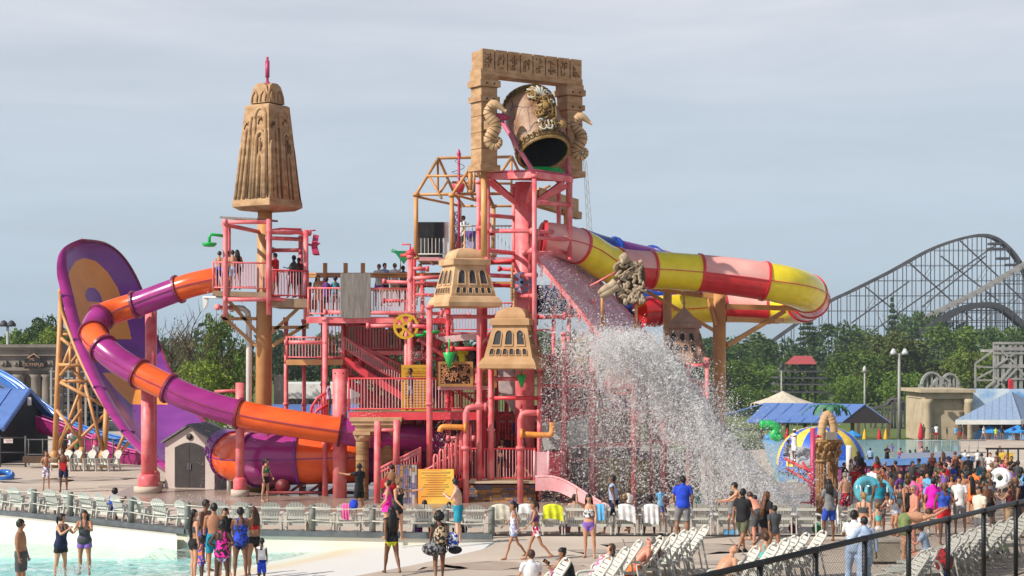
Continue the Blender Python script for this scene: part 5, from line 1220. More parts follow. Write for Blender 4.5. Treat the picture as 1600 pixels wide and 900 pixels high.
# slatted splash ramp --------------------------------------------------------
root=thing('splash_ramp',P(905,480,62.5),'pink slatted ramp streaming with water from the bucket','ramp')
TLp,TRp,BRp,BLp=P(834,401,60.2),P(902,402,64.6),P(1040,556,63.8),P(968,562,59.6)
N=26;RS=mat('ramp_slat_pink',(.88,.50,.55),.35);RD=mat('ramp_slat_mauve',(.70,.36,.46),.3)
for half in range(2):
 m_=MB()
 for k in range(N):
  t0,t1=k/N,(k+.78)/N;a,b=TLp.lerp(BLp,t0),TRp.lerp(BRp,t0);c,d_=TRp.lerp(BRp,t1),TLp.lerp(BLp,t1)
  if k%2==half:m_.prism([a,b,c,d_],(0,0,.05),k%2)
 m_.build('slats',[RS,RD]if half else [RD,RD],root)
m_=MB();m_.beam(TLp,BLp,.10,.16);m_.beam(TRp,BRp,.10,.16);m_.beam(TLp.lerp(TRp,.5)+Vector((0,0,-.1)),BLp.lerp(BRp,.5)+Vector((0,0,-.1)),.1,.12);m_.build('side_beam',PINK,root)
for k in range(9):t_=(k+.5)/9;m_=MB();a=TLp.lerp(BLp,t_);m_.path([a,a+Vector((.12,-.05,-.25)),a+Vector((.1,-.1,-.5))],.04,6);m_.build('bracket',PINK,root)
# carved wood ornament on two posts -------------------------------------------
root=thing('carved_ornament',P(975,470,59.8),'carved driftwood coloured ornament of leaves with an outstretched arm on two thin tan posts','ornament')
DW=mat('driftwood',(.42,.33,.23),.8,c2=(.27,.19,.12),scale=4,bump=.3);DWD=mat('driftwood_shade',(.11,.07,.045),.9)  # darker one paints the shade behind and between the leaves
c0=P(985,440,59.8);s_=59.8/FPX
out_=[(962,420),(960,440),(962,462),(968,474),(985,476),(1000,470),(1007,455),(1009,432),(1006,416),(998,409),(990,412),(985,408),(982,402),(974,398),(970,410)]
m_=MB();m_.prism([P(x,y,59.9)for x,y in out_],(0,.35,0));m_.build('body',DWD,root)
m_=MB();m2_=MB();r=random.Random(5)
for k in range(80):
 x=r.uniform(963,1005);y=r.uniform(411,472);a_=r.uniform(-1.3,1.3)+(math.pi/2);L_=r.uniform(7,15);dx,dy=math.cos(a_)*L_/2,math.sin(a_)*L_/2;bnd=r.uniform(-4,4)
 q=cr_path([P(x-dx,y-dy,59.82),P(x+bnd,y,59.74),P(x+dx,y+dy,59.82)],4);m_.path(q,[.015]+[.055]*(len(q)-2)+[.015],6)
 if k%3==0:m2_.path([p+Vector((.07,.045,0))for p in q],.02,4)
for pts in ([(962,440),(955,447),(944,453),(934,459)],[(966,446),(957,452),(946,459),(937,463)]):q=cr_path([P(x,y,59.75)for x,y in pts],4);m_.path(q,[.16]*(len(q)-5)+[.14,.13,.1,.08,.03],8)
m_.path([P(978,410,59.75),P(973,399,59.7),P(969,403,59.65)],[.22,.16,.07],8);m_.path([P(975,402,59.75),P(974,394,59.75)],[.06,.01],6);m_.path([P(1004,409,59.7),P(984,420,59.65),P(966,433,59.65)],[.015,.03,.03],6)
m_.build('leaf_carving',DW,root);m2_.build('groove_shade',DWD,root)
for x in (941,994):m_=MB();yy=462 if x==941 else 474;m_.tube(P(x,yy,60),P(x,508,60.5),.055,8);m_.lathe(P(x,508,60.5),[(.09,-.1),(.09,.05)],8);m_.build('post',TAN,root)
m_=MB();m_.tube(P(922,447,60.3),P(962,425,60),.035,6);m_.build('brace',PINK,root)
# tan slide column at the right ------------------------------------------------
root=thing('tan_column',GX(1124,67),'thick tan steel column with arms that carries the yellow tube slide','column')
m_=MB();m_.tube(GX(1124,67),P(1124,455,67),.26,22);m_.build('shaft',TAN,root)
for (x0,y0,x1,y1,Y1,r_)in [(1098,460,1124,465,67,.1),(1134,479,1248,482,68,.1),(1134,498,1215,502,68,.1),(1136,540,1226,486,68,.08),(1106,462,1118,508,66.6,.06),(1005,448,1098,462,66,.09),(1010,455,1115,516,67,.07),(1208,502,1222,500,68,.08)]:
 m_=MB();m_.beam(P(x0,y0,67),P(x1,y1,Y1),r_*2,r_*2);m_.build('arm',TAN,root)
m_=MB();m_.tube(GX(1043,70),P(1043,457,70),.18,18);thing_mesh(m_,'tan_column',TAN,GX(1043,70),'tan column mostly hidden behind the spired turret','column')
# ================================================================== background on the left
def box3(px0,px1,ytop,Y_,dep,zb=None):
 zb=gz(px0,Y_)if zb is None else zb;a=GX(px0,Y_);b=GX(px1,Y_);z=P(0,ytop,Y_).z;return (((a.x+b.x)/2,Y_+dep/2,(z+zb)/2),(b.x-a.x,dep,z-zb))
root=thing('temple_facade',GX(10,118),'long grey stone temple facade with carved frieze and lettered sign','building');Yt=118
m_=MB();m_.box(*box3(-190,84,548,Yt,8));m_.build('wall',STONEG,root)
m_=MB()
for (y0,y1,dy)in ((538,543,.5),(543,547,.35),(546,556,.2),(574,579,.45),(579,584,.25)):
 z0,z1=P(0,y1,Yt).z,P(0,y0,Yt).z;a=GX(-195,Yt);b=GX(88 if y0<560 else 80,Yt);m_.box(((a.x+b.x)/2,Yt-dy+3,(z0+z1)/2),(b.x-a.x+dy,6.02,z1-z0-.005))
m_.build('cornice',STONEG,root)
for i,x in enumerate((-60,-20,6,30,57,74)):
 m_=MB();a=GX(x,Yt-.4);m_.lathe(a,[(.55,0),(.55,.3),(.42,.5),(.36,P(0,590,Yt).z),(.5,P(0,585,Yt).z)],14);m_.build('column',STONEG,root)
for i,x in enumerate((-80,-50,-15,5,25,68,78)):m_=MB();a=P(x,569,Yt-.15);m_.box(a,(.5,.3,.5));m_.lathe(a+Vector((0,-.15,0)),[(.16,0),(.1,.1)],10,axis=(0,-1,0));m_.build('frieze_block',STONEG,root)
sg=thing('facade_sign',P(52,576,Yt-.7),'black mountain shaped sign reading MT. OLYMPUS on the grey temple facade','sign');Ys=Yt-.75
m_=MB();m_.prism([P(x,y,Ys)for x,y in ((38,576),(65,576),(65,561),(60,556),(54,551),(47,553),(42,560),(38,561))],(0,.15,0));m_.build('board',BLACK,sg)
LET=mat('sign_letters',(.42,.25,.16),.6)
text_mesh('OLYMPUS',.34,LET,P(51.5,570,Ys-.03),(R(90),0,0),sg);text_mesh('Mt.',.30,LET,P(50.5,561.5,Ys-.03),(R(90),0,0),sg)
m_=MB();m_.path([P(43,560,Ys-.03),P(48,556,Ys-.03),P(53,553,Ys-.03),P(59,557,Ys-.03),P(63,560,Ys-.03)],.05,5);m_.build('mountain_line',LET,sg)
# bleacher lattice behind the tan lattice
root=thing('grandstand',GX(115,112),'dark steel grandstand frame behind the tan lattice','grandstand')
DST=mat('dark_steel',(.05,.05,.055),.6)
for k in range(9):x=80+k*9;m_=MB();m_.beam(GX(x,112),P(x,585,112),.13,.13);m_.beam(GX(x,116),P(x,578,116),.13,.13);m_.build('post',STEEL if k%3==0 else DST,root)
for k in range(8):y=592+k*13;m_=MB();a=P(78,y,112.5);b=P(158,y+1,112.5);m_.box((a+b)/2+Vector((0,2,0)),(b.x-a.x,4,.12));m_.beam(a-Vector((0,.2,-.5)),b-Vector((0,.2,-.5)),.06,.06);m_.build('tier',DST if k%2 else STEEL,root)
m_=MB();m_.box(((GX(78,117).x+GX(160,117).x)/2,117.5,2),(4,.3,4));m_.build('back_wall',DST,root)
# lamp cluster on the far left
def lamp(px,ytop,Y_,heads,label,w=6,name='street_lamp',pr_=.13,hd=.35):
 k_=Y_/118;pr_*=k_;hd*=k_
 root=thing(name,GX(px,Y_),label,'lamp post','tall floodlight poles');t_=P(px,ytop,Y_);m_=MB();m_.tube(GX(px,Y_),t_,pr_,10,r2=pr_*.7);m_.build('pole',STEEL,root)
 m_=MB();s=Y_/FPX;m_.tube(t_+Vector((-w*s,0,-.1)),t_+Vector((w*s,0,-.1)),.05,6);m_.build('arm',STEEL,root)
 for k in range(heads):
  x=(-w+2*w*k/max(1,heads-1))*s if heads>1 else 0;m_=MB();c=t_+Vector((x,0,0));m_.lathe(c,[(hd,-.1*k_),(hd*1.05,.06*k_),(hd*.5,.28*k_),(.05,.34*k_)],14);m_.build('lamp_head',mat('lamp_grey',(.5,.5,.5),.4)if name=='street_lamp' else DST,root)
lamp(1405,552,210,2,'tall steel pole with two round white floodlight heads',w=9,pr_=.13,hd=.22)
lamp(1351,579,240,1,'smaller lamp pole with a single head before the green trees',pr_=.08,hd=.14)
lamp(12,508,150,2,'distant pole with dark twin floodlights above the temple facade',w=6,name='floodlight_pole',hd=.3)
lamp(1221,575,270,1,'thin dark pole beside the red roofed viewing tower',name='floodlight_pole',pr_=.07,hd=.15)
# black building with blue metal roof
root=thing('snack_building',GX(20,83),'black clad building with a bright blue standing seam roof','building');Yb=82
L0,R0,R1=P(4,671,80.4),P(46,610,83.6),P(85,655,87);far_=Vector((-16,0,0));dn=lambda p:Vector((p.x,p.y,0));ins=Vector((-.25,.1,-.1))
m_=MB();m_.prism([dn(L0)+Vector((-.25,.4,0)),dn(R1)+Vector((-.25,-.3,0)),R1+Vector((-.25,-.3,-.1)),R0+Vector((-.25,0,-.12)),L0+Vector((-.25,.4,-.05))],far_*.97);m_.build('wall',BLKSID,root)
m_=MB();m_.prism([L0,R0,R0+far_,L0+far_],(0,0,.09));m_.prism([R0,R1,R1+far_,R0+far_],(0,0,.1));m_.beam(L0,R0,.14,.2);m_.beam(R0,R1,.14,.2);m_.beam(R0,R0+far_,.25,.1)
for k in range(14):q=Vector((-.9*k,0,.1));m_.beam(L0+q,R0+q,.05,.07)
m_.build('roof',BLUER,root)
m_=MB();m_.box(P(46,627,83.1),(.16,.15,.4));m_.build('wall_lamp',WHITE,root)
# black pipe gate in front with a white sign
root=thing('pipe_gate',GX(20,78.6),'black pipe gate before the black building','gate')
m_=MB()
for x in (-40,0,40):m_.tube(GX(x,78.6),P(x,681,78.6),.05,8)
for y in (684,707,726):m_.tube(P(-60,y,78.6),P(40,y,78.6),.035,6)
m_.build('frame',mat('grey_pipe',(.09,.09,.09),.5),root)
sg=thing('warning_sign',P(13,689,78.5),'small white notice with red lettering on the pipe gate','sign');m_=MB();m_.box(P(13,689,78.5),(.42,.02,.2));m_.build('board',WHITE,sg)
text_mesh('NOTICE',.085,RED,P(13,687.4,78.46),(R(90),0,0),sg);text_mesh('STAFF ONLY',.05,RED,P(13,691,78.46),(R(90),0,0),sg)
m_=MB();m_.box(P(58,718,78),(1.2,.5,.3));thing_mesh(m_,'timber_kerb',mat('planter_wood',(.1,.06,.04),.8),P(58,722,78),'brown timber planter edge beside the black building','planter')
# blue and magenta open slides
def chute(name,label,ctrl,wd,m,rim_m,depth=.5):
 q=cr_path(ctrl,8);root=thing(name,ctrl[-1],label,'water slide')
 def f(u,v):
  i=v*(len(q)-1);k=min(int(i),len(q)-2);p=q[k].lerp(q[k+1],i-k);a_=math.pi*u;return p+Vector((0,-wd*math.cos(a_),-depth*math.sin(a_)))
 m_=MB();m_.grid(f,10,len(q));m_.grid(lambda u,v:f(u,v)+Vector((0,(-.05 if u<.5 else .05),-.08)),10,len(q));m_.build('chute',m,root)
 m_=MB();m_.path([f(0,v)for v in np.linspace(0,1,30)],.06,6);m_.path([f(1,v)for v in np.linspace(0,1,30)],.06,6);m_.build('rim',rim_m,root);return root
chute('open_slide','wide blue open slide sweeping down behind the black building',[P(-20,572,89),P(20,594,88),P(60,628,87),P(100,656,86),P(140,672,85),P(190,686,84),P(240,698,83)],.8,BLUES,BLUES,.55)
chute('open_slide','magenta open slide running under the blue one on the left',[P(60,650,83.6),P(100,664,83),P(150,686,82),P(200,703,81),P(250,712,80)],.5,mat('magenta_chute',(.33,.02,.16),.3,coat=.3),mat('magenta_rim',(.5,.05,.25),.4),.75)
chute('open_slide','short yellow stripe of a slide above the blue roof',[P(-30,592,91),P(-8,598,91),P(14,608,91)],.3,mat('dull_yellow_slide',(.6,.45,.05),.4),BLUES,.3)
m_=MB()
for k in range(7):x=45+k*22;m_.tube(GX(x,80),GX(x,80,1.25),.035,6)
for z in (.5,1.2):m_.tube(GX(40,80,z),GX(200,80,z),.03,6)
thing_mesh(m_,'pipe_fence',mat('grey_pipe',(.09,.09,.09),.5),GX(110,80),'dark pipe fence under the magenta slide','fence')
# white building seen through the frame, and a blue tarp line
root=thing('white_building',GX(480,120),'long low white building behind the slide tower','building')
m_=MB();m_.box(*box3(430,548,600,120,8,P(0,623,120).z));m_.build('wall',WHITE,root)
m_=MB();m_.box(*box3(432,546,623.2,120.4,7,0));m_.build('base',mat('pale_base',(.5,.48,.45),.8),root)
for k in range(7):m_=MB();m_.box(P(440+k*16,631,120.2),(.5,.3,.5));m_.build('window',LOUVRE,root)
m_=MB();m_.box(P(490,644,110),(6,.4,1.0));thing_mesh(m_,'tarpaulin',BLUER,GX(490,110),'blue sheeting strip low in front of the white building','tarpaulin')
m_=MB();m_.box(*box3(428,438,586,117,2));thing_mesh(m_,'rock_pier',STONEG,GX(433,117),'narrow grey stone pier right of the tan column','pier')
# ================================================================== background on the right
def gable(name,label,x0,x1,xg,ytop,yeave,Y_,dep,m,posts,pm,fascia=None):
 root=thing(name,GX((x0+x1)/2,Y_),label,'pavilion');zt=P(0,ytop,Y_+9).z;ze_=P(0,yeave,Y_).z;a=GX(x0,Y_);b=GX(x1,Y_);
 m_=MB();A,B_,C_,D_=Vector((a.x,Y_,ze_)),Vector((GX(xg,Y_).x,Y_,ze_)),Vector((GX((xg+x1)/2-2,Y_+7).x,Y_+7,zt)),Vector((GX(x0+30,Y_+12).x,Y_+12,zt))
 m_.prism([A,B_,C_,D_],(0,0,.12));E_,F_=Vector((GX(x1,Y_+6).x,Y_+6,ze_-.3)),Vector((a.x,Y_+dep,ze_));m_.prism([D_,C_,E_,F_],(0,0,.12))
 L_=int((B_-A).length/1.6)
 for k in range(1,L_):m_.beam(A.lerp(B_,k/L_)+Vector((0,0,.14)),D_.lerp(C_,k/L_)+Vector((0,0,.14)),.05,.05)
 m_.build('roof',m,root)
 m_=MB();m_.prism([B_,E_,C_+Vector((0,0,-.02))],(.06,.04,0));m_.build('gable_end',mat('dark_gable',(.035,.025,.022),.8),root)
 for px_,Yp in posts:m_=MB();q=GX(px_,Yp);m_.box((q.x,Yp,(ze_+q.z)/2),(.4,.4,ze_-q.z));m_.build('post',pm,root)
 return root
gable('pavilion','long open pavilion with a bright blue metal roof behind the striped dome',1165,1392,1316,632,661,204,22,BLUER,[(1230,206),(1258,206),(1301,206),(1332,206),(1341,224),(1388,224),(1280,224),(1190,206)],mat('brown_post',(.14,.09,.07),.8))
# red roofed viewing tower
root=thing('viewing_tower',GX(1248,275),'timber viewing tower with a red roof among the trees','tower')
m_=MB();a=P(1226,569,275);b=P(1276,569,275);c=P(1268,556,281);d_=P(1240,556,281);m_.add([a,b,P(1276,569,286),P(1226,569,286),d_,c],[(0,1,5,4),(1,2,5),(2,3,4,5),(3,0,4),(3,2,1,0)]);m_.build('roof',mat('red_roof',(.42,.07,.07),.6),root)
m_=MB()
for x in (1228,1238,1250,1262,1274):
 for Y_ in (276,284):m_.beam(GX(x,Y_),P(x,569,Y_),.34,.34)
for y in (580,590,600,612):m_.box(P(1248,y,279),(6.6 if y<585 else 8,8,.26))
for x in (1228,1250):m_.beam(P(x,600,275.5),P(x+22,580,275.5),.2,.2);m_.beam(P(x+22,622,275.5),P(x,600,275.5),.2,.2)
m_.build('frame',LEAD,root)
m_=MB();c=P(1223,630,262);h_=1.9;N=10;vs=[c+Vector((4.9*math.cos(k*6.283/N),4.9*math.sin(k*6.283/N),0))for k in range(N)]+[c+Vector((2.3*math.cos(k*6.283/N),2.3*math.sin(k*6.283/N),.85))for k in range(N)]+[c+Vector((0,0,h_))]
m_.add(vs,[(k,(k+1)%N,N+(k+1)%N,N+k)for k in range(N)]+[(N+k,N+(k+1)%N,2*N)for k in range(N)])
for k in range(N):m_.tube(vs[k],Vector((vs[k].x,vs[k].y,-6.4)),.08,6)
thing_mesh(m_,'tent',mat('cream_canvas',(.62,.54,.42),.8),Vector((c.x,c.y,-6.4)),'cream canvas tent with a peaked top before the trees','tent')
# stone facade with pilasters, and painted cloud wall
root=thing('stone_facade',GX(1479,215),'beige stone temple facade with a heavy cornice and side columns','building');Yf=215
m_=MB();m_.box(*box3(1444,1517,622,Yf,10));m_.build('wall',STONEB,root)
m_=MB();z0,z1=P(0,613,Yf).z,P(0,608,Yf).z;a,b=GX(1434,Yf),GX(1520,Yf);m_.box(((a.x+b.x)/2,Yf+4,(z0+z1)/2),(b.x-a.x,10.8,z1-z0));z2=P(0,623,Yf).z;m_.box(((a.x+b.x)/2+.2,Yf+4.2,(z0+z2)/2),(b.x-a.x-1,9.9,z0-z2-.01));m_.build('cornice',STONEB,root)
for x in (1449,1513):m_=MB();q=GX(x,Yf-.4);m_.lathe(q,[(.7,0),(.62,.6),(.55,z2-q.z-.6),(.78,z2-q.z)],14);m_.build('column',STONEB,root)
CL=bpy.data.materials.new('cloud_mural');CL.use_nodes=True;t=CL.node_tree;b_s=t.nodes['Principled BSDF'];b_s.inputs['Roughness'].default_value=.8
tcn=t.nodes.new('ShaderNodeTexCoord');n1=t.nodes.new('ShaderNodeTexNoise');n1.inputs['Scale'].default_value=.28;n1.inputs['Detail'].default_value=8;r1_=t.nodes.new('ShaderNodeValToRGB')
r1_.color_ramp.elements[0].position=.42;r1_.color_ramp.elements[1].position=.56;r1_.color_ramp.elements[0].color=(.16,.38,.72,1);r1_.color_ramp.elements[1].color=(.66,.76,.84,1)
t.links.new(tcn.outputs['Object'],n1.inputs['Vector']);t.links.new(n1.outputs['Fac'],r1_.inputs[0]);t.links.new(r1_.outputs[0],b_s.inputs['Base Color'])
m_=MB();m_.box(*box3(1520,1700,608,217,2));thing_mesh(m_,'mural_wall',CL,GX(1600,217),'wall painted with pale blue sky and clouds behind the hipped pavilion','wall')
root=thing('pavilion',GX(1570,192),'square pavilion with a grey blue hipped metal roof and white eaves','pavilion');Yp=186
A=[P(1493,656,Yp),P(1594,656,Yp),P(1660,651,Yp+16),P(1540,651,Yp+16)];ap_=P(1579,611,Yp+8)
m_=MB();m_.add(A+[ap_],[(0,1,4),(1,2,4),(2,3,4),(3,0,4),(3,2,1,0)])
for k in range(1,9):q=A[0].lerp(A[1],k/9);m_.beam(q+Vector((0,0,.03)),q.lerp(ap_,1-abs(k/9-.7)*(1/.7 if k/9<.7 else 1/.3)*.0-(.0))if False else A[0].lerp(ap_,k/9/.85 if k/9<.85 else 1)+Vector((0,0,.03)),.03,.03)
m_.beam(A[1],ap_,.14,.1);m_.build('roof',BLUEG,root)
m_=MB();m_.beam(A[0]-Vector((0,.1,.25)),A[1]-Vector((0,.1,.25)),.25,.5);m_.beam(A[1]-Vector((0,.1,.25)),A[2]-Vector((0,0,.12)),.25,.5);m_.build('eaves',WHITE,root)
for x,Y_ in ((1508,Yp+.8),(1590,Yp+.8),(1545,Yp+15),(1625,Yp+15)):m_=MB();q=GX(x,Y_);m_.box((q.x,Y_,(A[0].z+q.z)/2),(.4,.4,A[0].z-q.z));m_.build('post',mat('brown_post',(.14,.09,.07),.8),root)
m_=MB();m_.box(P(1568,665,Yp+10),(6.4,3,1.6));m_.build('counter_hood',mat('dark_gable',(.035,.025,.022),.8),root)
def umbrella(px,ytop,Y_,m,label,closed=False,wpx=40,zs=None):
 s=Y_/FPX;k_=1.12
 root=thing('patio_umbrella',GX(px,Y_),label,'umbrella','patio umbrellas');t_=P(px,ytop,Y_);m_=MB();m_.tube(GX(px,Y_),t_,.04,8);m_.build('pole',GREY,root);m_=MB()
 if closed:m_.lathe(Vector((t_.x,t_.y,t_.z-1.9)),[(.2,0),(.34,.25),(.25,1.0),(.12,1.6),(.02,1.95)],8)
 else:
  N=8;W=wpx*s/2;vs=[t_+Vector((W*math.cos(k*6.283/N),W*math.sin(k*6.283/N),-.62))for k in range(N)];vs+=[v-Vector((0,0,.2))for v in vs]+[t_]
  m_.add(vs,[(k,(k+1)%N,2*N)for k in range(N)]+[(k,N+k,N+(k+1)%N,(k+1)%N)for k in range(N)])
 m_.build('canopy',m,root)
UB=mat('umbrella_blue',(.03,.25,.62),.7);UR=mat('umbrella_red',(.5,.015,.03),.7);UY=mat('umbrella_yellow',(.72,.42,.02),.7)
umbrella(1546,664,187,UB,'bright blue umbrella under the left edge of the grey blue roof',wpx=38);umbrella(1590,664,184,UB,'bright blue umbrella at the right edge under the grey blue roof',wpx=42)
umbrella(1439,660,183,UR,'closed red umbrella before the beige stone facade',True);umbrella(1332,672,190,UB,'blue umbrella just right of the striped dome',wpx=30);umbrella(1374,669,199,UR,'closed red umbrella beside two yellow ones',True);umbrella(1384,670,200,UY,'closed yellow umbrella right of the red one',True);umbrella(1351,670,199,UY,'closed yellow umbrella left of the red one',True)
umbrella(1206,674,186,UB,'blue umbrella in the spray left of the striped dome',wpx=26);umbrella(1230,669,190,UR,'closed red umbrella between the pavilion posts',True)
# grey timber tower with ride rails on the right
root=thing('timber_tower',GX(1580,250),'weathered grey timber ride tower above the mural wall','tower');Yw=250
m_=MB()
for x in (1554,1558,1567,1578,1586,1595,1604,1612):
 for Y_ in (Yw,Yw+8):m_.beam(GX(x,Y_),P(x,535,Y_),.44,.44)
for y in (536,545,552,572,592):m_.beam(P(1552,y,Yw-.2),P(1615,y,Yw-.2),.28,.5 if y in (545,572)else .32)
for (x0,y0,x1,y1)in ((1556,572,1586,552),(1562,545,1588,570),(1556,606,1580,574),(1588,572,1612,600),(1540,607,1555,595),(1570,595,1590,575),(1556,590,1570,606)):m_.beam(P(x0,y0,Yw-.3),P(x1,y1,Yw-.3),.3,.3)
m_.box(P(1585,548,Yw+4),(8,8,.4));m_.build('frame',STEEL,root)
m_=MB()
for (x0,y0,x1,y1)in ((1524,568,1524,606),(1524,568,1552,548),(1526,573,1552,574),(1526,592,1552,578),(1526,594,1552,594)):m_.beam(P(x0,y0,Yw),P(x1,y1,Yw),.24,.24)
m_.build('side_frame',STEEL,root)
m_=MB();m_.box(P(1579,602,218),(.5,.5,1.2));m_.ball(P(1579,595,218),.27);thing_mesh(m_,'fire_box',UR,P(1579,607,218),'small red box standing on top of the mural wall','box')
root=thing('ride_hoops',GX(1470,240),'pair of grey timber ride hoops rising behind the beige facade','ride track')
for cx_,w_,h_,Y_ in ((1456,17,24,240),(1484,14,22,246),(1471,14,16,243)):
 m_=MB();q=[P(cx_-w_*math.cos(t_),606-h_*math.sin(t_),Y_)for t_ in np.linspace(0,math.pi,15)]
 for a,b in zip(q[:-1],q[1:]):m_.beam(a,b,.8,.28)
 for p in q[1:-1:2]:m_.beam(p,Vector((p.x,p.y,P(0,610,Y_).z)),.24,.24)
 m_.build('hoop',STEEL,root)
m_=MB()
for x in (1440,1455,1470,1485):m_.beam(GX(x,243),P(x,610,243),.4,.4)
m_.build('frame',STEEL,root)
root=thing('coaster_trestle',GX(1412,250),'low grey timber trestle between the floodlight pole and the stone facade','ride track')
m_=MB();q=[P(1358,640,252),P(1385,632,251),P(1400,622,250),P(1416,640,249),P(1432,655,248),P(1440,660,248)];q2=cr_path(q,3)
for a,b in zip(q2[:-1],q2[1:]):m_.beam(a,b,1.4,.4)
for k,p in enumerate(q2):m_.beam((p.x,p.y-1.2,-6.4),p+Vector((0,-1.2,0)),.26,.26)
for x in (1420,1428,1436,1443):
 m_.beam(GX(x,247),P(x,612+(1443-x)*.8,247),.32,.32)
for y in (628,645,662,675):m_.beam(P(1405,y,247),P(1445,y,247),.2,.2)
for k in range(6):m_.beam(P(1362+k*12,680,248),P(1374+k*12,640,248),.16,.16)
m_.build('trestle',LEAD,root)
m_=MB()
for k in range(19):x=1300+k*9;m_.tube(GX(x,200),GX(x,200,1.1),.03,5)
for z in (.15,1.08):m_.tube(GX(1290,200,z),GX(1470,200,z),.03,5)
thing_mesh(m_,'pool_fence',BLACK,GX(1380,200),'low black rail fence along the lawn behind the teal pool','fence')
# fence round the far pool at right, with bar counter
root=thing('pool_rail',GX(1500,160),'thin grey rail fence round the far pool deck','fence')
m_=MB()
for k in range(8):x=1430+k*14;m_.tube(GX(x,160),GX(x,160,1.2),.05,5)
m_.build('post',GREY,root);m_=MB();m_.tube(GX(1425,160,1.2),GX(1540,160,1.2),.05,5);m_.tube(GX(1425,160,.1),GX(1540,160,.1),.05,5);m_.build('rail',GREY,root)
root=thing('black_fence',GX(1570,112),'black metal rail fence behind the crowd on the far right','fence')
m_=MB();z_=2.6
for k in range(6):x=1543+k*16;m_.beam(GX(x,112),GX(x,112,z_),.09,.09)
m_.build('post',BLACK,root);m_=MB();m_.beam(GX(1540,112,z_),GX(1640,112,z_),.1,.12);m_.beam(GX(1540,112,.4),GX(1640,112,.4),.06,.06);m_.build('rail',BLACK,root)
m_=MB();m_.box(GX(1572,118,1.4),(1.0,.05,2.3));thing_mesh(m_,'yellow_banner',mat('banner_yellow',(.75,.5,.04),.6),GX(1572,118),'yellow banner hanging behind the black rail fence','banner')
m_=MB();m_.lathe(GX(1327,88),[(.17,0),(.17,1.9),(.15,2.0)],16);thing_mesh(m_,'white_post',WHITE,GX(1327,88),'thick white post standing beside the striped dome','post')
# wet play slide under the dome: blue ledge, purple pipes
root=thing('dome_canopy',GX(1283,130),'big dome canopy of blue and yellow stripes','canopy');cD=GX(1283,134);zc=P(0,726,134).z;s=134/FPX;Rr=68*s;Hh=60*s
N=16;TB_,TY_=mat('canvas_blue',(.02,.12,.60),.45),mat('canvas_yellow',(.82,.58,.08),.5)
for par,m in ((0,TB_),(1,TY_)):
 m_=MB()
 for k in range(par,N,2):
  def f(u,v,k=k):th=2*math.pi*(k+u)/N+.1;e=math.cos(v*math.pi/2)**.8;return Vector((cD.x+Rr*e*math.cos(th)*(1+.02*math.sin(u*math.pi)),cD.y+Rr*e*math.sin(th),zc+Hh*math.sin(v*math.pi/2)))
  m_.grid(f,5,14)
 m_.build('canvas_panel',m,root)
m_=MB();m_.lathe(Vector((cD.x,cD.y,zc-1.2)),[(Rr*.96,0),(Rr*.96,.7),(Rr*1.02,.75),(Rr*1.02,1.2),(Rr*.9,1.25)],32,sm=False);m_.build('base_ring',BLUEW,root)
m_=MB();a=GX(1350,82.5);m_.box(P(1312,738,99.5),(2.6,.2,1.1));m_.build('white_window',WHITE,root)
# stone arch with palm on the twin corinthian column
root=thing('ornate_column',GX(1292,62),'pair of ornate brown columns carrying a stone arch and a fake palm','column')
Yc=62;OC=mat('ornate_brown',(.33,.17,.07),.6,c2=(.20,.09,.035),scale=3,bump=.3);OG=mat('ornate_gold',(.50,.30,.12),.45,c2=(.3,.16,.05),scale=6)
for x,Y_ in ((1283,62),(1301,62.8)):
 m_=MB();prof=[];N=26;q=GX(x,Y_);zt=P(0,722,62).z-q.z
 vs=[]
 for z in (0,zt):
  for j in range(N):r_=.20 if j%2 else .17;vs.append(q+Vector((r_*math.cos(j*6.283/N),r_*math.sin(j*6.283/N),z)))
 m_.add(vs,[(j,(j+1)%N,N+(j+1)%N,N+j)for j in range(N)]);m_.build('shaft',OC,root)
 m_=MB();m_.lathe(q,[(.23,zt),(.23,zt+.08),(.2,zt+.12),(.24,zt+.5),(.36,zt+.75),(.38,zt+.78)],16)
 for k in range(8):
  for lv,r0 in ((.14,.22),(.42,.24)):a_=k*.785+lv;dd=Vector((math.cos(a_),math.sin(a_),0));m_.path([q+dd*r0+Vector((0,0,zt+lv)),q+dd*(r0+.05)+Vector((0,0,zt+lv+.2)),q+dd*(r0+.14)+Vector((0,0,zt+lv+.25)),q+dd*(r0+.13)+Vector((0,0,zt+lv+.16))],[.06,.06,.04,.03],6)
 for k in range(4):a_=k*1.571+.785;m_.ball(q+Vector((.36*math.cos(a_),.36*math.sin(a_),zt+.7)),.08,8,5)
 m_.build('capital',OG,root)
m_=MB();z0=P(0,689,62).z;m_.box(GX(1291,62.3,z0-gz(1291,62.3)),(1.0,1.0,.1));m_.build('slab',OG,root)
m_=MB();q=[P(1283,688,62),P(1284,672,62),P(1287,657,62),P(1292,648,62),(P(1297,652,62)),P(1301,662,62),P(1303,676,62)];m_.path(cr_path(q,4),.15,8)
for k in range(9):p_=cr_path(q,4)[k*2+3];m_.ball(p_,.17,8,4)
m_.build('stone_arch',SANDL,root)
m_=MB();m_.box(P(1299,681,61.8),(.38,.3,.28));m_.build('plaque',STONEG,root)
m_=MB();m_.tube(P(1299,690,63),P(1299,645,63),.06,8);m_.build('palm_trunk',mat('brown_post',(.14,.09,.07),.8),root)
m_=MB();c=P(1297,641,63)
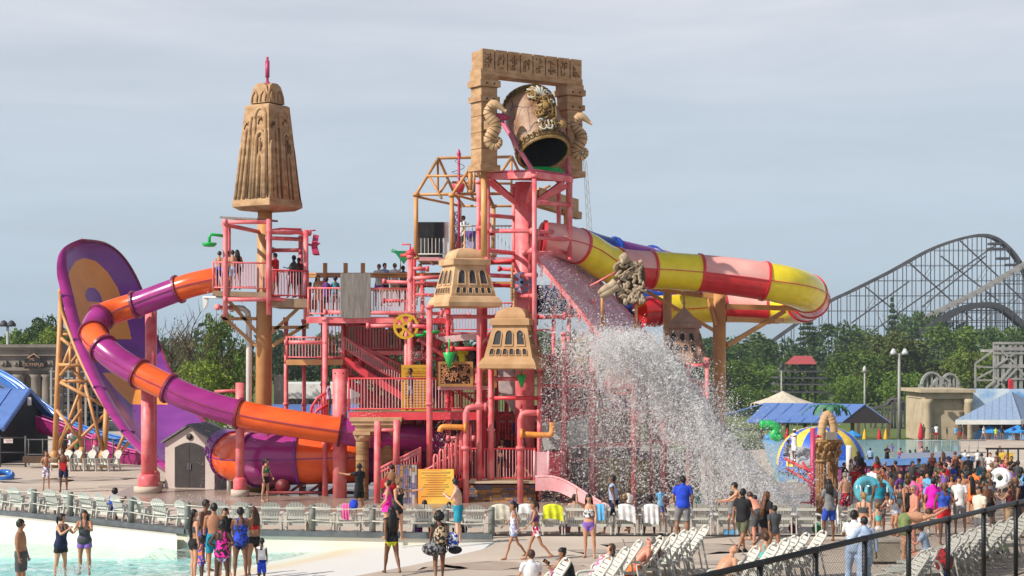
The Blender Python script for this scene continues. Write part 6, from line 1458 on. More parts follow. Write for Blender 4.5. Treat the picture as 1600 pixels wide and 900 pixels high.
for k in range(11):
 a_=k*.571;L_=.65+.2*(k%3);
 pts=[c+Vector((math.cos(a_)*L_*t_,math.sin(a_)*L_*t_*.8,.30*math.sin(t_*2.6)-.30*t_*t_))for t_ in np.linspace(0,1,8)]
 for i in range(7):
  p0,p1=pts[i],pts[i+1];sd=(p1-p0).cross(Vector((0,0,1))).normalized()*(.14*math.sin((i+1)/8*math.pi)+.03)
  m_.add([p0-sd,p0,p0+sd,p1+sd*.9-Vector((0,0,.09)),p1,p1-sd*.9-Vector((0,0,.09))],[(0,1,4,5),(1,2,3,4)])
m_.build('palm_fronds',mat('faded_palm_green',(.08,.22,.13),.5,c2=(.03,.12,.06),scale=3),root)
# pink post with slanting red hand rails
root=thing('water_gate',GX(1270,60),'pink post with slanting red rails right of the splash','post')
m_=MB();m_.tube(GX(1270,60),P(1270,669,60),.095,10);m_.build('post',MAG,root)
for (x0,y0,x1,y1)in ((1225,716,1270,738),(1228,732,1270,756),(1268,682,1282,682),(1252,786,1270,786),(1255,723,1268,750)):m_=MB();m_.tube(P(x0,y0,61),P(x1,y1,60),.05,8);m_.build('rail',RED,root)
m_=MB()
for k in range(5):m_.tube(P(1232+k*8,722+k*4,61),P(1232+k*8,745+k*4,61),.02,5)
m_.build('rail_bars',RED,root)
# green curled tube by the pavilion
m_=MB();m_.path(cr_path([P(1188,664,150),P(1206,664,150),P(1214,672,150),P(1208,680,150),P(1220,684,150)],5),.42,10);thing_mesh(m_,'serpent_spout',GRN,GX(1205,150),'green curling play pipe in the mist by the pavilion','play pipe')
# clear tube rings
def swim_ring(c,R_,r_,m,label,ax_=(0,-.6,.8),handles=True,name='swim_ring'):
 root=thing(name,c,label,'swim ring','inflatable rings');A_=Vector(ax_).to_track_quat('Z','Y').to_matrix();m_=MB();m_.path([Vector(c)+A_@Vector((R_*math.cos(t_),R_*math.sin(t_),0))for t_ in np.linspace(0,6.283,29)[:-1]],r_,12,closed=True);m_.build('ring',m,root)
 if handles:
  for s in (-1,1):m_=MB();p_=Vector(c)+A_@Vector((R_*s,0,r_));m_.path([p_+A_@Vector((0,-.12,0)),p_+A_@Vector((0,-.06,.06)),p_+A_@Vector((0,.06,.06)),p_+A_@Vector((0,.12,0))],.018,6);m_.build('handle',WHITE,root)
CLR=mat('clear_aqua_vinyl',(.10,.42,.52),.08,var=.2,spec=.8,coat=.5)
swim_ring(P(1356,766,53.5),.33,.15,CLR,'big clear aqua double ring carried in the crowd',(.2,-.9,.35));swim_ring(P(1372,768,53.9),.30,.14,CLR,'clear aqua ring leaning against the bigger one',(-.3,-.9,.3))
swim_ring(P(1563,747,54),.22,.13,mat('white_vinyl',(.78,.78,.78),.2,coat=.4),'white inflatable ring held up in the crowd on the right',(-.5,-.8,.25))
CLG=mat('clear_grey_vinyl',(.45,.47,.5),.1,spec=.8,coat=.5)
swim_ring(P(1256,716,92),.5,.27,CLG,'clear grey inflatable ring beside the striped dome',(0,-.7,.7));swim_ring(P(1243,712,94),.46,.25,CLG,'clear grey ring partly behind another next to the two riders',(.4,-.6,.7))
swim_ring(G(4,749)+Vector((0,0,.15)),.38,.13,mat('blue_vinyl',(.03,.16,.5),.2,coat=.4),'blue swim ring lying on the deck at the far left',(0.05,-.35,1))
# ================================================================== people
SK={k:mat('skin_'+k,c,.45,var=.08,scale=5,spec=.3)for k,c in {'pale':(.62,.36,.25),'light':(.52,.27,.165),'tan':(.40,.19,.105),'olive':(.30,.145,.08),'brown':(.17,.075,.04),'dark':(.075,.035,.022),'red':(.60,.25,.17)}.items()}
HR={k:mat('hair_'+k,c,.55,var=.35,scale=30,stretch=(1,1,.3))for k,c in {'black':(.012,.009,.008),'brown':(.06,.028,.014),'auburn':(.13,.05,.02),'blond':(.38,.22,.09),'grey':(.22,.2,.18),'lightbrown':(.16,.085,.04)}.items()}
EYE=mat('eye_dark',(.02,.012,.01),.3);LIP=mat('lips',(.33,.1,.08),.5)
CC=dict(black=(.012,.012,.014),navy=(.012,.018,.06),blue=(.02,.07,.42),royal=(.015,.06,.55),sky=(.12,.42,.75),teal=(.01,.24,.34),aqua=(.12,.5,.5),white=(.72,.72,.72),grey=(.2,.2,.21),dgrey=(.06,.065,.07),olive=(.1,.11,.06),camo=(.17,.22,.08),
 red=(.5,.012,.015),maroon=(.10,.012,.018),pink=(.75,.12,.32),hotpink=(.8,.02,.34),magenta=(.70,.01,.42),coral=(.85,.13,.09),orange=(.9,.19,.04),yellow=(.7,.75,.03),lime=(.45,.7,.03),purple=(.13,.04,.22),violet=(.22,.12,.45),lilac=(.35,.32,.5),green=(.02,.2,.1),dteal=(.02,.12,.12),tan=(.45,.33,.2),peach=(.7,.38,.25),lightblue=(.35,.45,.62),crimson=(.45,.01,.06),cream=(.66,.62,.5))
def cloth(c):
 if isinstance(c,tuple):  # floral print of two colours
  return mat('print_%s_%s'%c,CC[c[0]],.8,c2=CC[c[1]],scale=14,detail=1,thr=(.47,.53))
 return mat('cloth_'+c,CC[c],.85,var=.14,scale=7,bump=.15)
def loft(pts,rad,n=8):
 mb=MB();mb.path(pts,rad,n);return mb
def ell(mb,c,ax_,rx,ry,rz,n=10,k=7,rot=None):mb.ball(c,(rx,ry,rz),n,k,rot=rot)
dgs=None
def remesh(mb,vox):
 me=bpy.data.meshes.new('tmp');me.from_pydata(mb.v,[],mb.f);o=bpy.data.objects.new('tmp',me);COL.objects.link(o)
 md=o.modifiers.new('r','REMESH');md.mode='VOXEL';md.voxel_size=vox
 m2=o.modifiers.new('s','SMOOTH');m2.iterations=2;m2.factor=.5
 dg=bpy.context.evaluated_depsgraph_get();r=bpy.data.meshes.new_from_object(o.evaluated_get(dg));bpy.data.objects.remove(o);bpy.data.meshes.remove(me);return r
def rotx(v,a):c,s=math.cos(R(a)),math.sin(R(a));return Vector((v.x,v.y*c-v.z*s,v.y*s+v.z*c))
# pose: lean, arms (forward, out, elbow, inward), legs (forward, out, knee), head (yaw, pitch)
POSES=dict(
 stand=dict(la=(5,10,12,5),ra=(0,8,10,5),ll=(2,3,3),rl=(-2,3,3)),
 stand2=dict(la=(10,14,35,20),ra=(-5,10,14,5),ll=(6,4,8),rl=(-3,5,2)),
 shift=dict(la=(12,16,40,25),ra=(-12,18,30,10),ll=(12,8,16),rl=(-4,2,0)),
 turn=dict(la=(35,20,70,20),ra=(-18,14,22,5),ll=(-8,4,4),rl=(14,6,16),lean=3),
 hips=dict(la=(-10,38,75,60),ra=(-10,38,75,60),ll=(0,6,2),rl=(0,6,2)),
 cross=dict(la=(30,12,95,55),ra=(28,12,98,55),ll=(0,5,2),rl=(0,5,2)),
 walk=dict(la=(-22,8,14,4),ra=(24,8,25,6),ll=(24,2,8),rl=(-20,2,18),lean=4),
 walk2=dict(la=(22,8,25,6),ra=(-20,8,12,4),ll=(-20,2,22),rl=(24,2,6),lean=4),
 stride=dict(la=(15,10,60,20),ra=(-15,12,20,4),ll=(32,2,14),rl=(-30,2,30),lean=5),
 arms=dict(la=(40,15,80,30),ra=(42,15,85,30),ll=(3,5,4),rl=(-3,4,3)),
 reach=dict(la=(80,30,20,0),ra=(10,10,30,20),ll=(3,5,4),rl=(-3,4,3)),
 raise_=dict(la=(10,10,20,5),ra=(120,35,55,20),ll=(3,5,4),rl=(-3,4,3)),
 side=dict(la=(20,80,12,0),ra=(25,60,60,30),ll=(3,9,4),rl=(-3,9,3)),
 bend=dict(la=(75,8,20,6),ra=(70,8,24,6),ll=(8,6,14),rl=(2,6,10),lean=55),
 stoop=dict(la=(50,10,30,10),ra=(40,10,40,10),ll=(22,6,40),rl=(12,6,35),lean=38),
 bow=dict(la=(100,8,15,6),ra=(105,8,15,6),ll=(10,8,10),rl=(0,8,6),lean=88),
 sit=dict(la=(30,14,50,10),ra=(30,14,50,10),ll=(84,8,84),rl=(84,8,84),lean=-8,sit=1),
 sitf=dict(la=(40,12,70,25),ra=(42,12,85,25),ll=(80,10,84),rl=(86,10,88),lean=18,sit=1),
 recline=dict(la=(10,16,60,30),ra=(8,16,50,30),ll=(50,5,4),rl=(62,6,40),lean=-42,sit=1),
 knees=dict(la=(55,14,40,20),ra=(55,14,40,20),ll=(120,6,95),rl=(100,8,90),lean=-30,sit=1),
)
nper=0
def person(loc,h,yaw,pose,skin,hair,clothes,label,build=1.0,fem=False,hairstyle='short',vox=None,pz=None,head=(0,0),group=None,child=False,scale_detail=True,seat=None):
 """loc: point under the feet (or the seat height point for sitters); yaw: 0 faces the camera, 180 away, 90 faces right"""
 global nper;nper+=1
 jr=random.Random(nper)
 if pose=='stand' and nper>14:pose=jr.choice(['stand','stand2','shift','arms','turn','walk','shift'])
 ps_=dict(POSES[pose]);lean=ps_.get('lean',0)+(jr.uniform(-4,6)if not ps_.get('sit')else 0);head=(head[0]+jr.uniform(-35,35)*(pose!='bow'),head[1]+jr.uniform(-4,12))
 hs=1.12 if child else 1.0   # relatively larger head
 mb=MB();seg=[]          # seg: (name, a, b, radius)
 pel=Vector((0,0,0));up=rotx(Vector((0,0,1)),lean*.75);up2=rotx(Vector((0,0,1)),lean);fw=rotx(Vector((0,-1,0)),lean)
 waist=pel+up*.17;chest=waist+up2*.22;shl=chest+up2*.13;nck=shl+up2*.06
 hlean=lean*.55+head[1];hu=rotx(Vector((0,0,1)),hlean);hd=nck+hu*.155*hs
 bw=build;hipw,wsw,chw=(.178,.125,.148)if fem else (.165,.138,.168)
 if child:hipw,wsw,chw=.14,.12,.132
 # torso
 N=14
 rings=[(pel-up*.11,.08,.07),(pel-up*.05,hipw*.92,.115),(pel+up*.02,hipw,.118),(waist,wsw,.10),(chest-up2*.06,chw*.97,.112),(chest+up2*.04,chw,.112),(shl,chw*.92,.088),(shl+up2*.045,.085,.068),(nck,.056,.06),(nck+hu*.06,.05,.055)]
 vs=[]
 for k,(c,rx,ry)in enumerate(rings):
  f=bw if k<7 else (1+(bw-1)*.4);fy=1+(bw-1)*1.6 if k in (2,3,4)else f
  u_=up if k<4 else up2;fwd=(u_.cross(Vector((1,0,0)))).normalized();fwd=-fwd if fwd.y>0 else fwd
  for j in range(N):t_=2*math.pi*j/N;vs.append(c+Vector((1,0,0))*math.cos(t_)*rx*f+fwd*math.sin(t_)*ry*fy)
 mb.add(vs,[(i*N+j,i*N+(j+1)%N,(i+1)*N+(j+1)%N,(i+1)*N+j)for i in range(len(rings)-1)for j in range(N)]+[tuple(range(N-1,-1,-1)),tuple((len(rings)-1)*N+j for j in range(N))])
 if fem and not child:
  for s in (-1,1):mb.ball(chest+Vector((s*.07,0,0))+fw*.085*bw,(.068*bw,.06,.066),9,6)
  for s in (-1,1):mb.ball(pel-up*.03+Vector((s*.075,0,0))-fw*.06,(.085*bw,.075,.085),9,6)
 else:
  for s in (-1,1):mb.ball(pel-up*.03+Vector((s*.07,0,0))-fw*.05,(.08*bw,.07,.08),9,6)
 seg+=[('torso',pel-up*.08,waist,.15*bw),('torso',waist,shl,.14*bw),('neck',shl+up2*.05,nck+hu*.05,.05)]
 def direction(f,o,s,base=Vector((0,0,-1))):
  v=rotx(base,-f);v=Vector((v.x+math.sin(R(o))*s,v.y,v.z*1.0));return v.normalized()
 # legs
 feet=[];lows=[];hands=[]
 for s,key in ((-1,'rl'),(1,'ll')):
  f,o_,kb=ps_[key];f+=jr.uniform(-2,2)
  hip=pel+Vector((s*.088*(1 if not child else .85)*(1+(bw-1)*.5),0,-.04));kn=hip+direction(f,o_,s)*.435;an=kn+direction(f-kb,o_*.4,s)*.42
  tr,kr,cr2=(.088,.056,.055)if not child else (.066,.045,.042)
  tr*=(1+(bw-1)*.9);
  mid=kn.lerp(an,.3)+rotx(Vector((0,.018,0)),-(f-kb))
  mb.path([hip+(hip-kn).normalized()*.03,hip.lerp(kn,.3),hip.lerp(kn,.75),kn,mid,kn.lerp(an,.75),an],[tr*.95,tr,kr*1.15,kr,cr2*(1+(bw-1)*.5),.036,.033],10)
  fd=direction(f-kb+88,6,s)if not (ps_.get('sit')and f<80)else direction(f-kb+70,6,s)
  if not ps_.get('sit')and pose not in ('stride',):fd=Vector((s*.16,-1,-.12)).normalized()
  heel=an+(an-kn).normalized()*.045-fd*.04;toe=heel+fd*.21
  mb.path([heel-fd*.01,heel+fd*.04+Vector((0,0,.01)),heel+fd*.13,toe],[.034,.042,.038,.02],8);mb.tube(an,heel+fd*.05,.034,8)
  seg+=[('thigh',hip,kn,tr),('shin',kn,an,.05),('foot',heel,toe,.04)];feet.append((heel,toe));lows+=[heel.z-.038,toe.z-.02]
 # arms
 for s,key in ((-1,'ra'),(1,'la')):
  f,o_,eb,inn=ps_[key];f+=jr.uniform(-3,3)
  sh=shl+Vector((s*(.178 if not fem else .16)*(1 if not child else .82)*(1+(bw-1)*.4),0,0))-up2*.01
  lf=f+lean*.0;el=sh+direction(lf,o_,s)*(.285 if not child else .26)
  fd=direction(lf+eb,0,s);fd=(fd+Vector((-s*math.sin(R(inn))*1.1+s*math.sin(R(o_))*.7,0,0))).normalized();wr=el+fd*(.25 if not child else .22)
  q=.85 if child else 1
  mb.path([sh+Vector((-s*.06,0,.02)),sh,sh.lerp(el,.35),el,el.lerp(wr,.3),wr],[.05*q,.056*q*bw**.5,.047*q*bw**.6,.037*q,.038*q,.026*q],10)
  nrm=Vector((s,0,0))-fd*fd.x*s;nrm=nrm.normalized()if nrm.length>.1 else Vector((0,-1,0));sd=fd.cross(nrm).normalized()
  Rm=Matrix((nrm,sd,fd)).transposed();palm=wr+fd*.05;mb.ball(palm,(.017,.04*q,.055*q),8,5,rot=Rm)
  seg+=[('uarm',sh,el,.05),('farm',el,wr,.035),('hand',wr,wr+fd*.1,.03)];hands.append((palm,fd,nrm,sd,q))
 # head
 hy=Matrix.Rotation(R(head[0]),3,'Z');Rh=Matrix.Rotation(R(hlean),3,'X')
 def H(x,y,z):return hd+Rh@(hy@Vector((x*hs,y*hs,z*hs)))
 mb.ball(H(0,.012,.022),(.076*hs,.094*hs,.098*hs),12,9,rot=Rh@hy);mb.ball(H(0,-.022,-.045),(.058*hs,.07*hs,.075*hs),10,7,rot=Rh@hy)
 mb.path([H(0,-.088,.02),H(0,-.112,-.022),H(0,-.092,-.03)],[.008,.017,.012],6)
 for s in (-1,1):mb.ball(H(s*.08,.008,-.005),(.014,.022,.034),6,5,rot=Rh@hy)
 seg.append(('head',H(0,0,-.05),H(0,.01,.05),.085))
 k=h/(1.76 if not child else 1.70)
 vx=vox or (.017 if h/loc[1]*FPX>70 else .022)
 me=remesh(mb,vx)
 nv=len(me.vertices);co=np.empty(nv*3);me.vertices.foreach_get('co',co);co=co.reshape(-1,3)
 nf=len(me.polygons);fc=np.empty(nf*3);me.polygons.foreach_get('center',fc);fc=fc.reshape(-1,3)
 nm=np.empty(nv*3);me.vertices.foreach_get('normal',nm);nm=nm.reshape(-1,3)
 lt=np.empty(nf,dtype=np.int32);me.polygons.foreach_get('loop_total',lt);li=np.empty(len(me.loops),dtype=np.int32);me.loops.foreach_get('vertex_index',li)
 def cls(Pn):
  best=np.full(len(Pn),1e9);idx=np.zeros(len(Pn),int);tt=np.zeros(len(Pn))
  for i,(nme,a,b,r_)in enumerate(seg):
   a_=np.array(a);ab=np.array(b)-a_;t=((Pn-a_)@ab)/max(1e-9,ab@ab);tc_=np.clip(t,0,1)
   d=np.linalg.norm(Pn-(a_+tc_[:,None]*ab),axis=1)/r_;m=d<best;best[m]=d[m];idx[m]=i;tt[m]=t[m]
  return idx,tt
 fi,ft=cls(fc);names=np.array([s[0]for s in seg]);fn=names[fi]
 # lift so that the lowest foot is on the ground, or sit at the given height
 z0=-min(lows)if not ps_.get('sit')else (.10*bw if pz is None else pz)
 root=thing('person',loc,label,'person',group,rz=R(yaw));root.location=Vector(loc);off=Vector((0,0,z0))
 def put(mb_or_me,name,mats,smooth=True):
  if isinstance(mb_or_me,MB):
   m_=mb_or_me;v=(np.array([list(x)for x in m_.v])+np.array(off))*k;me_=bpy.data.meshes.new(name);me_.from_pydata(v.tolist(),[],m_.f);me_.polygons.foreach_set('material_index',m_.m)
  else:me_=mb_or_me
  me_.polygons.foreach_set('use_smooth',[smooth]*len(me_.polygons));me_.materials.clear()
  for x in mats:me_.materials.append(x)
  me_.update();o=bpy.data.objects.new(name,me_);COL.objects.link(o);o.parent=root;return o
 # body mesh with fingers and features
 bm_=MB();bm_.v=[tuple(x)for x in co];faces=[];p=0
 for n_ in lt:faces.append(tuple(int(q_)for q_ in li[p:p+n_]));p+=n_
 bm_.f=list(faces);bm_.m=[0]*nf;bm_.s=[True]*nf
 for palm,fd,nrm,sd,q in hands:
  for j in range(4):
   L_=(.062,.074,.07,.054)[j]*q;b0=palm+fd*.035*q+sd*((j-1.5)*.019*q);b1=b0+(fd-nrm*.25).normalized()*L_*.55;b2=b1+(fd-nrm*.8).normalized()*L_*.5;bm_.path([b0,b1,b2],[.0095*q,.0085*q,.006*q],5)
  b0=palm-sd*.03*q-fd*.02*q;b1=b0+(fd*.6-sd-nrm*.3).normalized()*.035*q;bm_.path([b0,b1,b1+(fd-nrm*.5).normalized()*.03*q],[.012*q,.010*q,.007*q],5)
 if vx<.02 or True:
  for s in (-1,1):bm_.ball(H(s*.031,-.083,.012),(.012,.008,.007),6,4,1,rot=Rh@hy)
  bm_.ball(H(0,-.088,-.062),(.024,.009,.007),6,4,2,rot=Rh@hy)
 put(bm_,'body',[SK[skin],EYE,LIP])
 def shell(mask,offs,name,m,thick=None):
  fs=np.nonzero(mask)[0]
  if len(fs)==0:return None
  used=sorted({v_ for f_ in fs for v_ in faces[f_]});mp={v_:i for i,v_ in enumerate(used)};ua=np.array(used)
  of=offs(co[ua])if callable(offs)else np.full(len(ua),offs)
  v2=co[ua]+nm[ua]*of[:,None]
  g=MB();g.v=[tuple(x)for x in v2];g.f=[tuple(mp[v_]for v_ in faces[f_])for f_ in fs];g.m=[0]*len(g.f);g.s=[True]*len(g.f)
  return put(g,name,[m])
 tor=fi==0;tor2=fi==1;arm=fn=='uarm';th=fn=='thigh';shn=fn=='shin';neck=fn=='neck'
 Pl=np.array(pel);Up=np.array(up2);hz=(fc-Pl)@np.array(up)   # height along the spine
 side=np.abs(fc[:,0])
 for c in clothes:
  ty,col=c[0],c[1];m=cloth(col)
  if ty=='tee':shell(((tor|tor2)&(hz>-.06))|(arm&(ft<.62))|(neck&(ft<.2)),.016,'shirt',m)
  elif ty=='longtee':shell(((tor|tor2)&(hz>-.14))|arm|(fn=='farm')&(ft<.9)|(th&(ft<.2)),.018,'shirt',m)
  elif ty=='tank':shell(((tor|tor2)&(hz>-.06)&((hz<.45)|((side>.05)&(side<.125))))|(arm&(ft<0)),.014,'tank_top',m)
  elif ty=='onepiece':shell(((tor|tor2)&((hz<.40)|((side>.05)&(side<.085)&(hz<.58))))|(th&(ft<.10)),.010,'swimsuit',m)
  elif ty=='tankini':shell((tor|tor2)&(hz>-.10)&((hz<.40)|((side>.05)&(side<.085)&(hz<.58)))|(th&(ft<.05)),lambda P_:.012+.02*np.clip(.2-(P_-Pl)@Up,0,.4),'swim_top',m)
  elif ty=='bra':shell((tor2)&(hz>.26)&(hz<.42)|((tor2|neck)&(hz>=.42)&(side>.055)&(side<.08)&(hz<.56)),.010,'bikini_top',m)
  elif ty=='frill':shell((tor2|tor)&(hz>.20)&(hz<.42),lambda P_:.02+.05*np.clip(.4-(P_-Pl)@Up,0,.3),'frilled_top',m)
  elif ty=='strapless':shell((tor|tor2)&(hz<.40)|(th&(ft<.05)),.012,'swimsuit',m)
  elif ty=='brief':shell((tor&(hz<.07))|(th&(ft<.12)),.010,'bikini_bottom',m)
  elif ty=='shorts':shell((tor&(hz<.11))|(th&(ft<(.72 if len(c)<3 else c[2]))),lambda P_:.014+.05*np.clip(-(P_[:,2])*(0 if ps_.get('sit')else 1),0,.35)**1.2,'shorts',m)
  elif ty=='pants':shell((tor&(hz<.11))|th|(shn&(ft<.93)),.02,'trousers',m)
  elif ty=='shoes':shell((fn=='foot')|(shn&(ft>.93)),.012,'shoes',m)
  elif ty=='socks':shell(shn&(ft>.7),.008,'socks',m)
  elif ty in ('skirt','dress'):
   if ty=='dress':shell((tor|tor2)&(hz<.42),.014,'bodice',m)
   g=MB();zt=.06;L_=c[2]if len(c)>2 else .38;n_=22;pts=[]
   for i in range(6):
    t=i/5;z=zt-L_*t
    for j in range(n_):a_=2*math.pi*j/n_;rp=1+.035*math.sin(a_*7)*t;pts.append(Vector((math.cos(a_)*(hipw*bw+.015+.05*t)*rp,math.sin(a_)*(.125*(1+(bw-1)*1.5)+.015+.05*t)*rp,z)))
   g.add(pts,[(i*n_+j,i*n_+(j+1)%n_,(i+1)*n_+(j+1)%n_,(i+1)*n_+j)for i in range(5)for j in range(n_)]);put(g,'skirt',[m])
 # hair
 hm=HR[hair];hl=(fc-np.array(hd))@np.array((Rh@hy));isH=fn=='head'
 yy,zz=hl[:,1]/hs,hl[:,2]/hs
 if hairstyle!='bald':
  cap=isH&((zz>.055)|((yy>-.015)&(zz>-.02 if hairstyle in ('short','buzz')else zz>-.06))|((yy>.03)&(zz>-.07)))
  t_={'buzz':.006,'short':.014,'afro':.05,'curly':.035}.get(hairstyle,.018)
  rn=np.random.default_rng(nper)
  shell(cap,(lambda P_:t_*rn.uniform(.6,1.3,len(P_)))if hairstyle in ('afro','curly','short')else t_,'hair',hm)
 g=None
 if hairstyle in ('long','verylong'):
  g=MB();L_=.30 if hairstyle=='long' else .52
  for dx,r_ in ((-.045,.05),(.0,.06),(.045,.05),(-.075,.035),(.075,.035)):
   p0=H(dx*.9,.05,.04);p1=H(dx*1.15,.085,-.10);dwn=-up2
   g.path([p0,p1,p1+dwn*L_*.5+Vector((0,0,0))-fw*.03,p1+dwn*L_-fw*.02+Vector((dx*.3,0,0))],[r_*.8,r_,r_*.95,r_*.4],8)
 elif hairstyle=='pony':g=MB();g.path([H(0,.09,.04),H(0,.14,.03),H(0,.14,-.08),H(0,.12,-.2)],[.02,.035,.035,.012],8)
 elif hairstyle=='bun':g=MB();g.ball(H(0,.10,.06),.045,8,6)
 elif hairstyle=='topbun':g=MB();g.ball(H(0,.03,.13),.045,8,6)
 elif hairstyle=='pigtails':
  g=MB()
  for s in (-1,1):g.path([H(s*.07,.05,.0),H(s*.11,.07,-.05),H(s*.10,.05,-.2)],[.02,.028,.01],6)
 if g:put(g,'hair_fall',[hm])
 for c in clothes:
  if c[0]=='cap':
   g=MB();vs_=[]
   for i in range(6):
    a_=i/5*math.pi/2
    for j in range(16):b_=2*math.pi*j/16;vs_.append(H(.092*math.cos(a_)*math.cos(b_),.012+.108*math.cos(a_)*math.sin(b_),.05+.085*math.sin(a_)))
   g.add(vs_,[(i*16+j,i*16+(j+1)%16,(i+1)*16+(j+1)%16,(i+1)*16+j)for i in range(5)for j in range(16)]);g.prism([H(-.07,-.07,.055),H(-.05,-.17,.045),H(.05,-.17,.045),H(.07,-.07,.055)],Rh@Vector((0,0,.008)));put(g,'cap',[cloth(c[1])])
  elif c[0]=='hat':
   g=MB();vs_=[]
   for r_,z in ((.2,.05),(.19,.06),(.095,.065),(.09,.14),(.02,.15)):
    for j in range(18):b_=2*math.pi*j/18;vs_.append(H(r_*math.cos(b_),.012+r_*1.1*math.sin(b_),z))
   g.add(vs_,[(i*18+j,i*18+(j+1)%18,(i+1)*18+(j+1)%18,(i+1)*18+j)for i in range(4)for j in range(18)]);put(g,'hat',[cloth(c[1])])
  elif c[0]=='shades':
   g=MB()
   for s in (-1,1):g.ball(H(s*.034,-.092,.012),(.028,.01,.018),8,4,rot=Rh@hy)
   g.path([H(-.082,-.01,.015),H(-.07,-.075,.016),H(.07,-.075,.016),H(.082,-.01,.015)],.005,5);put(g,'sunglasses',[BLACK])
 bpy.data.meshes.remove(me)
 return root
def feet_y(head_y,h,px):   # where the feet show when the head top shows at head_y
 lo,hi=30.0,230.0
 Y=30.0;
 while Y<230 and HOR+(CH-gz(px,Y)-h)*FPX/Y>head_y:Y+=.1
 return Y
# ------------------------------------------------------------------ the cast
def who(px,py,h,yaw,pose,skin,hair,clothes,label,**k):   # standing, feet seen at (px, py)
 return person(k.pop('at',None)or G(px,py),h,yaw,pose,skin,hair,clothes,label,**k)
def crowd(px,hy_,h,yaw,pose,skin,hair,clothes,label,**k):  # head top seen at (px, hy_)
 Y=feet_y(hy_,h,px);return person(GX(px,Y),h,yaw,pose,skin,hair,clothes,label,**k)
T=lambda c:('tee',c);S=lambda c:('shorts',c)
# in the wave pool
who(0,0,1.72,90,'stand','olive','black',[S('dgrey')],'shirtless man in long grey shorts leaving the picture at the bottom left',at=P(33,934,38.5),build=1.12)
who(0,0,1.62,62,'arms','light','black',[('tankini','navy'),('shorts','black',.4)],'woman in a navy swim top and black shorts wading in the pool',at=P(95,906,43),build=1.15,fem=True,hairstyle='pony')
who(0,0,1.6,2,'arms','tan','black',[('tankini','dgrey'),('shorts','violet',.35)],'woman in a dark tank and blue white shorts wading toward the viewer',at=P(132,898,43.8),build=1.15,fem=True,hairstyle='long')
# group at the pool edge
for (x,y,Y,h,yw,po,sk,hr,cl,lb,kw)in [
 (304,906,40.5,1.62,130,'stand2','light','black',[('bra','dgrey'),('shorts','black',.3)],'woman in a grey bikini top and black bottoms at the left of the pool group',dict(fem=True,hairstyle='verylong')),
 (320,893,42.5,1.74,60,'stand','brown','black',[S('blue')],'tall man with a short beard at the back of the pool group',dict()),
 (334,903,41.0,1.74,190,'stand','tan','black',[S('teal')],'shirtless man seen from behind in the middle of the pool group',dict()),
 (352,899,41.8,1.60,20,'stand','tan','black',[T('black')],'short haired boy half hidden inside the pool group',dict()),
 (347,924,38.5,1.55,182,'hips','dark','black',[('tankini',('hotpink','black')),('brief','lilac')],'woman in a pink and black floral swimsuit with her back turned',dict(fem=True,hairstyle='curly',build=1.12)),
 (376,905,40.6,1.66,184,'arms','brown','black',[('tankini',('royal','navy')),('brief','navy')],'woman in a blue patterned crossed back swim top',dict(fem=True,build=1.2)),
 (397,900,41.6,1.64,235,'stand2','tan','brown',[('bra','red'),('brief','black')],'woman with long brown hair leaning in at the right of the pool group',dict(fem=True,hairstyle='long')),
 (315,920,39.2,1.12,120,'stand','dark','black',[('onepiece',('orange','blue'))],'small girl in a bright print swimsuit beside the bikini woman',dict(child=True,fem=True,hairstyle='curly')),
 (409,922,39.0,1.10,178,'stand','dark','black',[('tank','white'),S('royal')],'small boy in a white tank top and blue shorts',dict(child=True,hairstyle='buzz'))]:
 who(0,0,h,yw,po,sk,hr,cl,lb,at=P(x,y,Y),**kw)
who(612,897,1.62,200,'walk','brown','black',[('tank','black'),('brief','yellow')],'woman with very long black hair, black top and yellow bikini bottom',fem=True,hairstyle='verylong')
bw_=who(686,909,1.64,186,'walk2','brown','black',[('tank','black'),('shorts','black',.3)],'woman with curly hair carrying a patterned backpack',fem=True,hairstyle='afro')
who(716,850,1.78,268,'cross','pale','black',[('shorts','teal')],'pale shirtless man in long teal swim shorts standing by the chairs',build=1.12)
who(604,838,1.62,270,'stand2','light','brown',[('onepiece','hotpink'),('skirt','hotpink',.2)],'woman in a hot pink swimsuit by the rope fence',fem=True,hairstyle='bun',at=GX(606,49.2),build=1.1)
who(621,838,1.70,60,'reach','light','lightbrown',[('onepiece','black')],'woman in a black swimsuit stretching out one arm',fem=True,hairstyle='bun',at=GX(622,48.6),build=1.1)
who(803,874,1.42,285,'walk','tan','black',[('tankini',('lilac','white')),('shorts','lightblue',.4)],'girl in a pale print crop top and blue shorts walking left',child=True,fem=True,hairstyle='pony')
who(838,875,1.46,275,'walk2','tan','brown',[('bra','purple'),('shorts',('crimson','white'),.35)],'girl in a purple swim top and red patterned shorts',child=True,fem=True,hairstyle='pony')
who(921,872,1.62,345,'raise_','light','black',[('frill',('white','dgrey')),('brief','violet')],'woman in a frilled white top and violet bikini bottom striding left',fem=True,hairstyle='long',build=1.1)
who(1160,865,1.72,140,'walk','olive','black',[T('black'),('shorts','olive'),('shoes','black')],'man in a black shirt, olive shorts and black shoes walking right',build=1.12,hairstyle='short')
who(1195,861,1.62,130,'stride','tan','auburn',[T('black'),('shorts','black',.5)],'woman with long auburn hair in a black dress walking beside the man in olive shorts',fem=True,hairstyle='verylong')
crowd(1067,748,1.76,180,'stand','olive','black',[T('royal'),('shorts','grey',.9)],'big man in a bright blue shirt seen from behind',build=1.22)
crowd(959,744,1.72,250,'stand','brown','black',[('tank','lightblue'),('shorts','navy')],'man in a blue grey tank top standing before the splash',build=1.05)
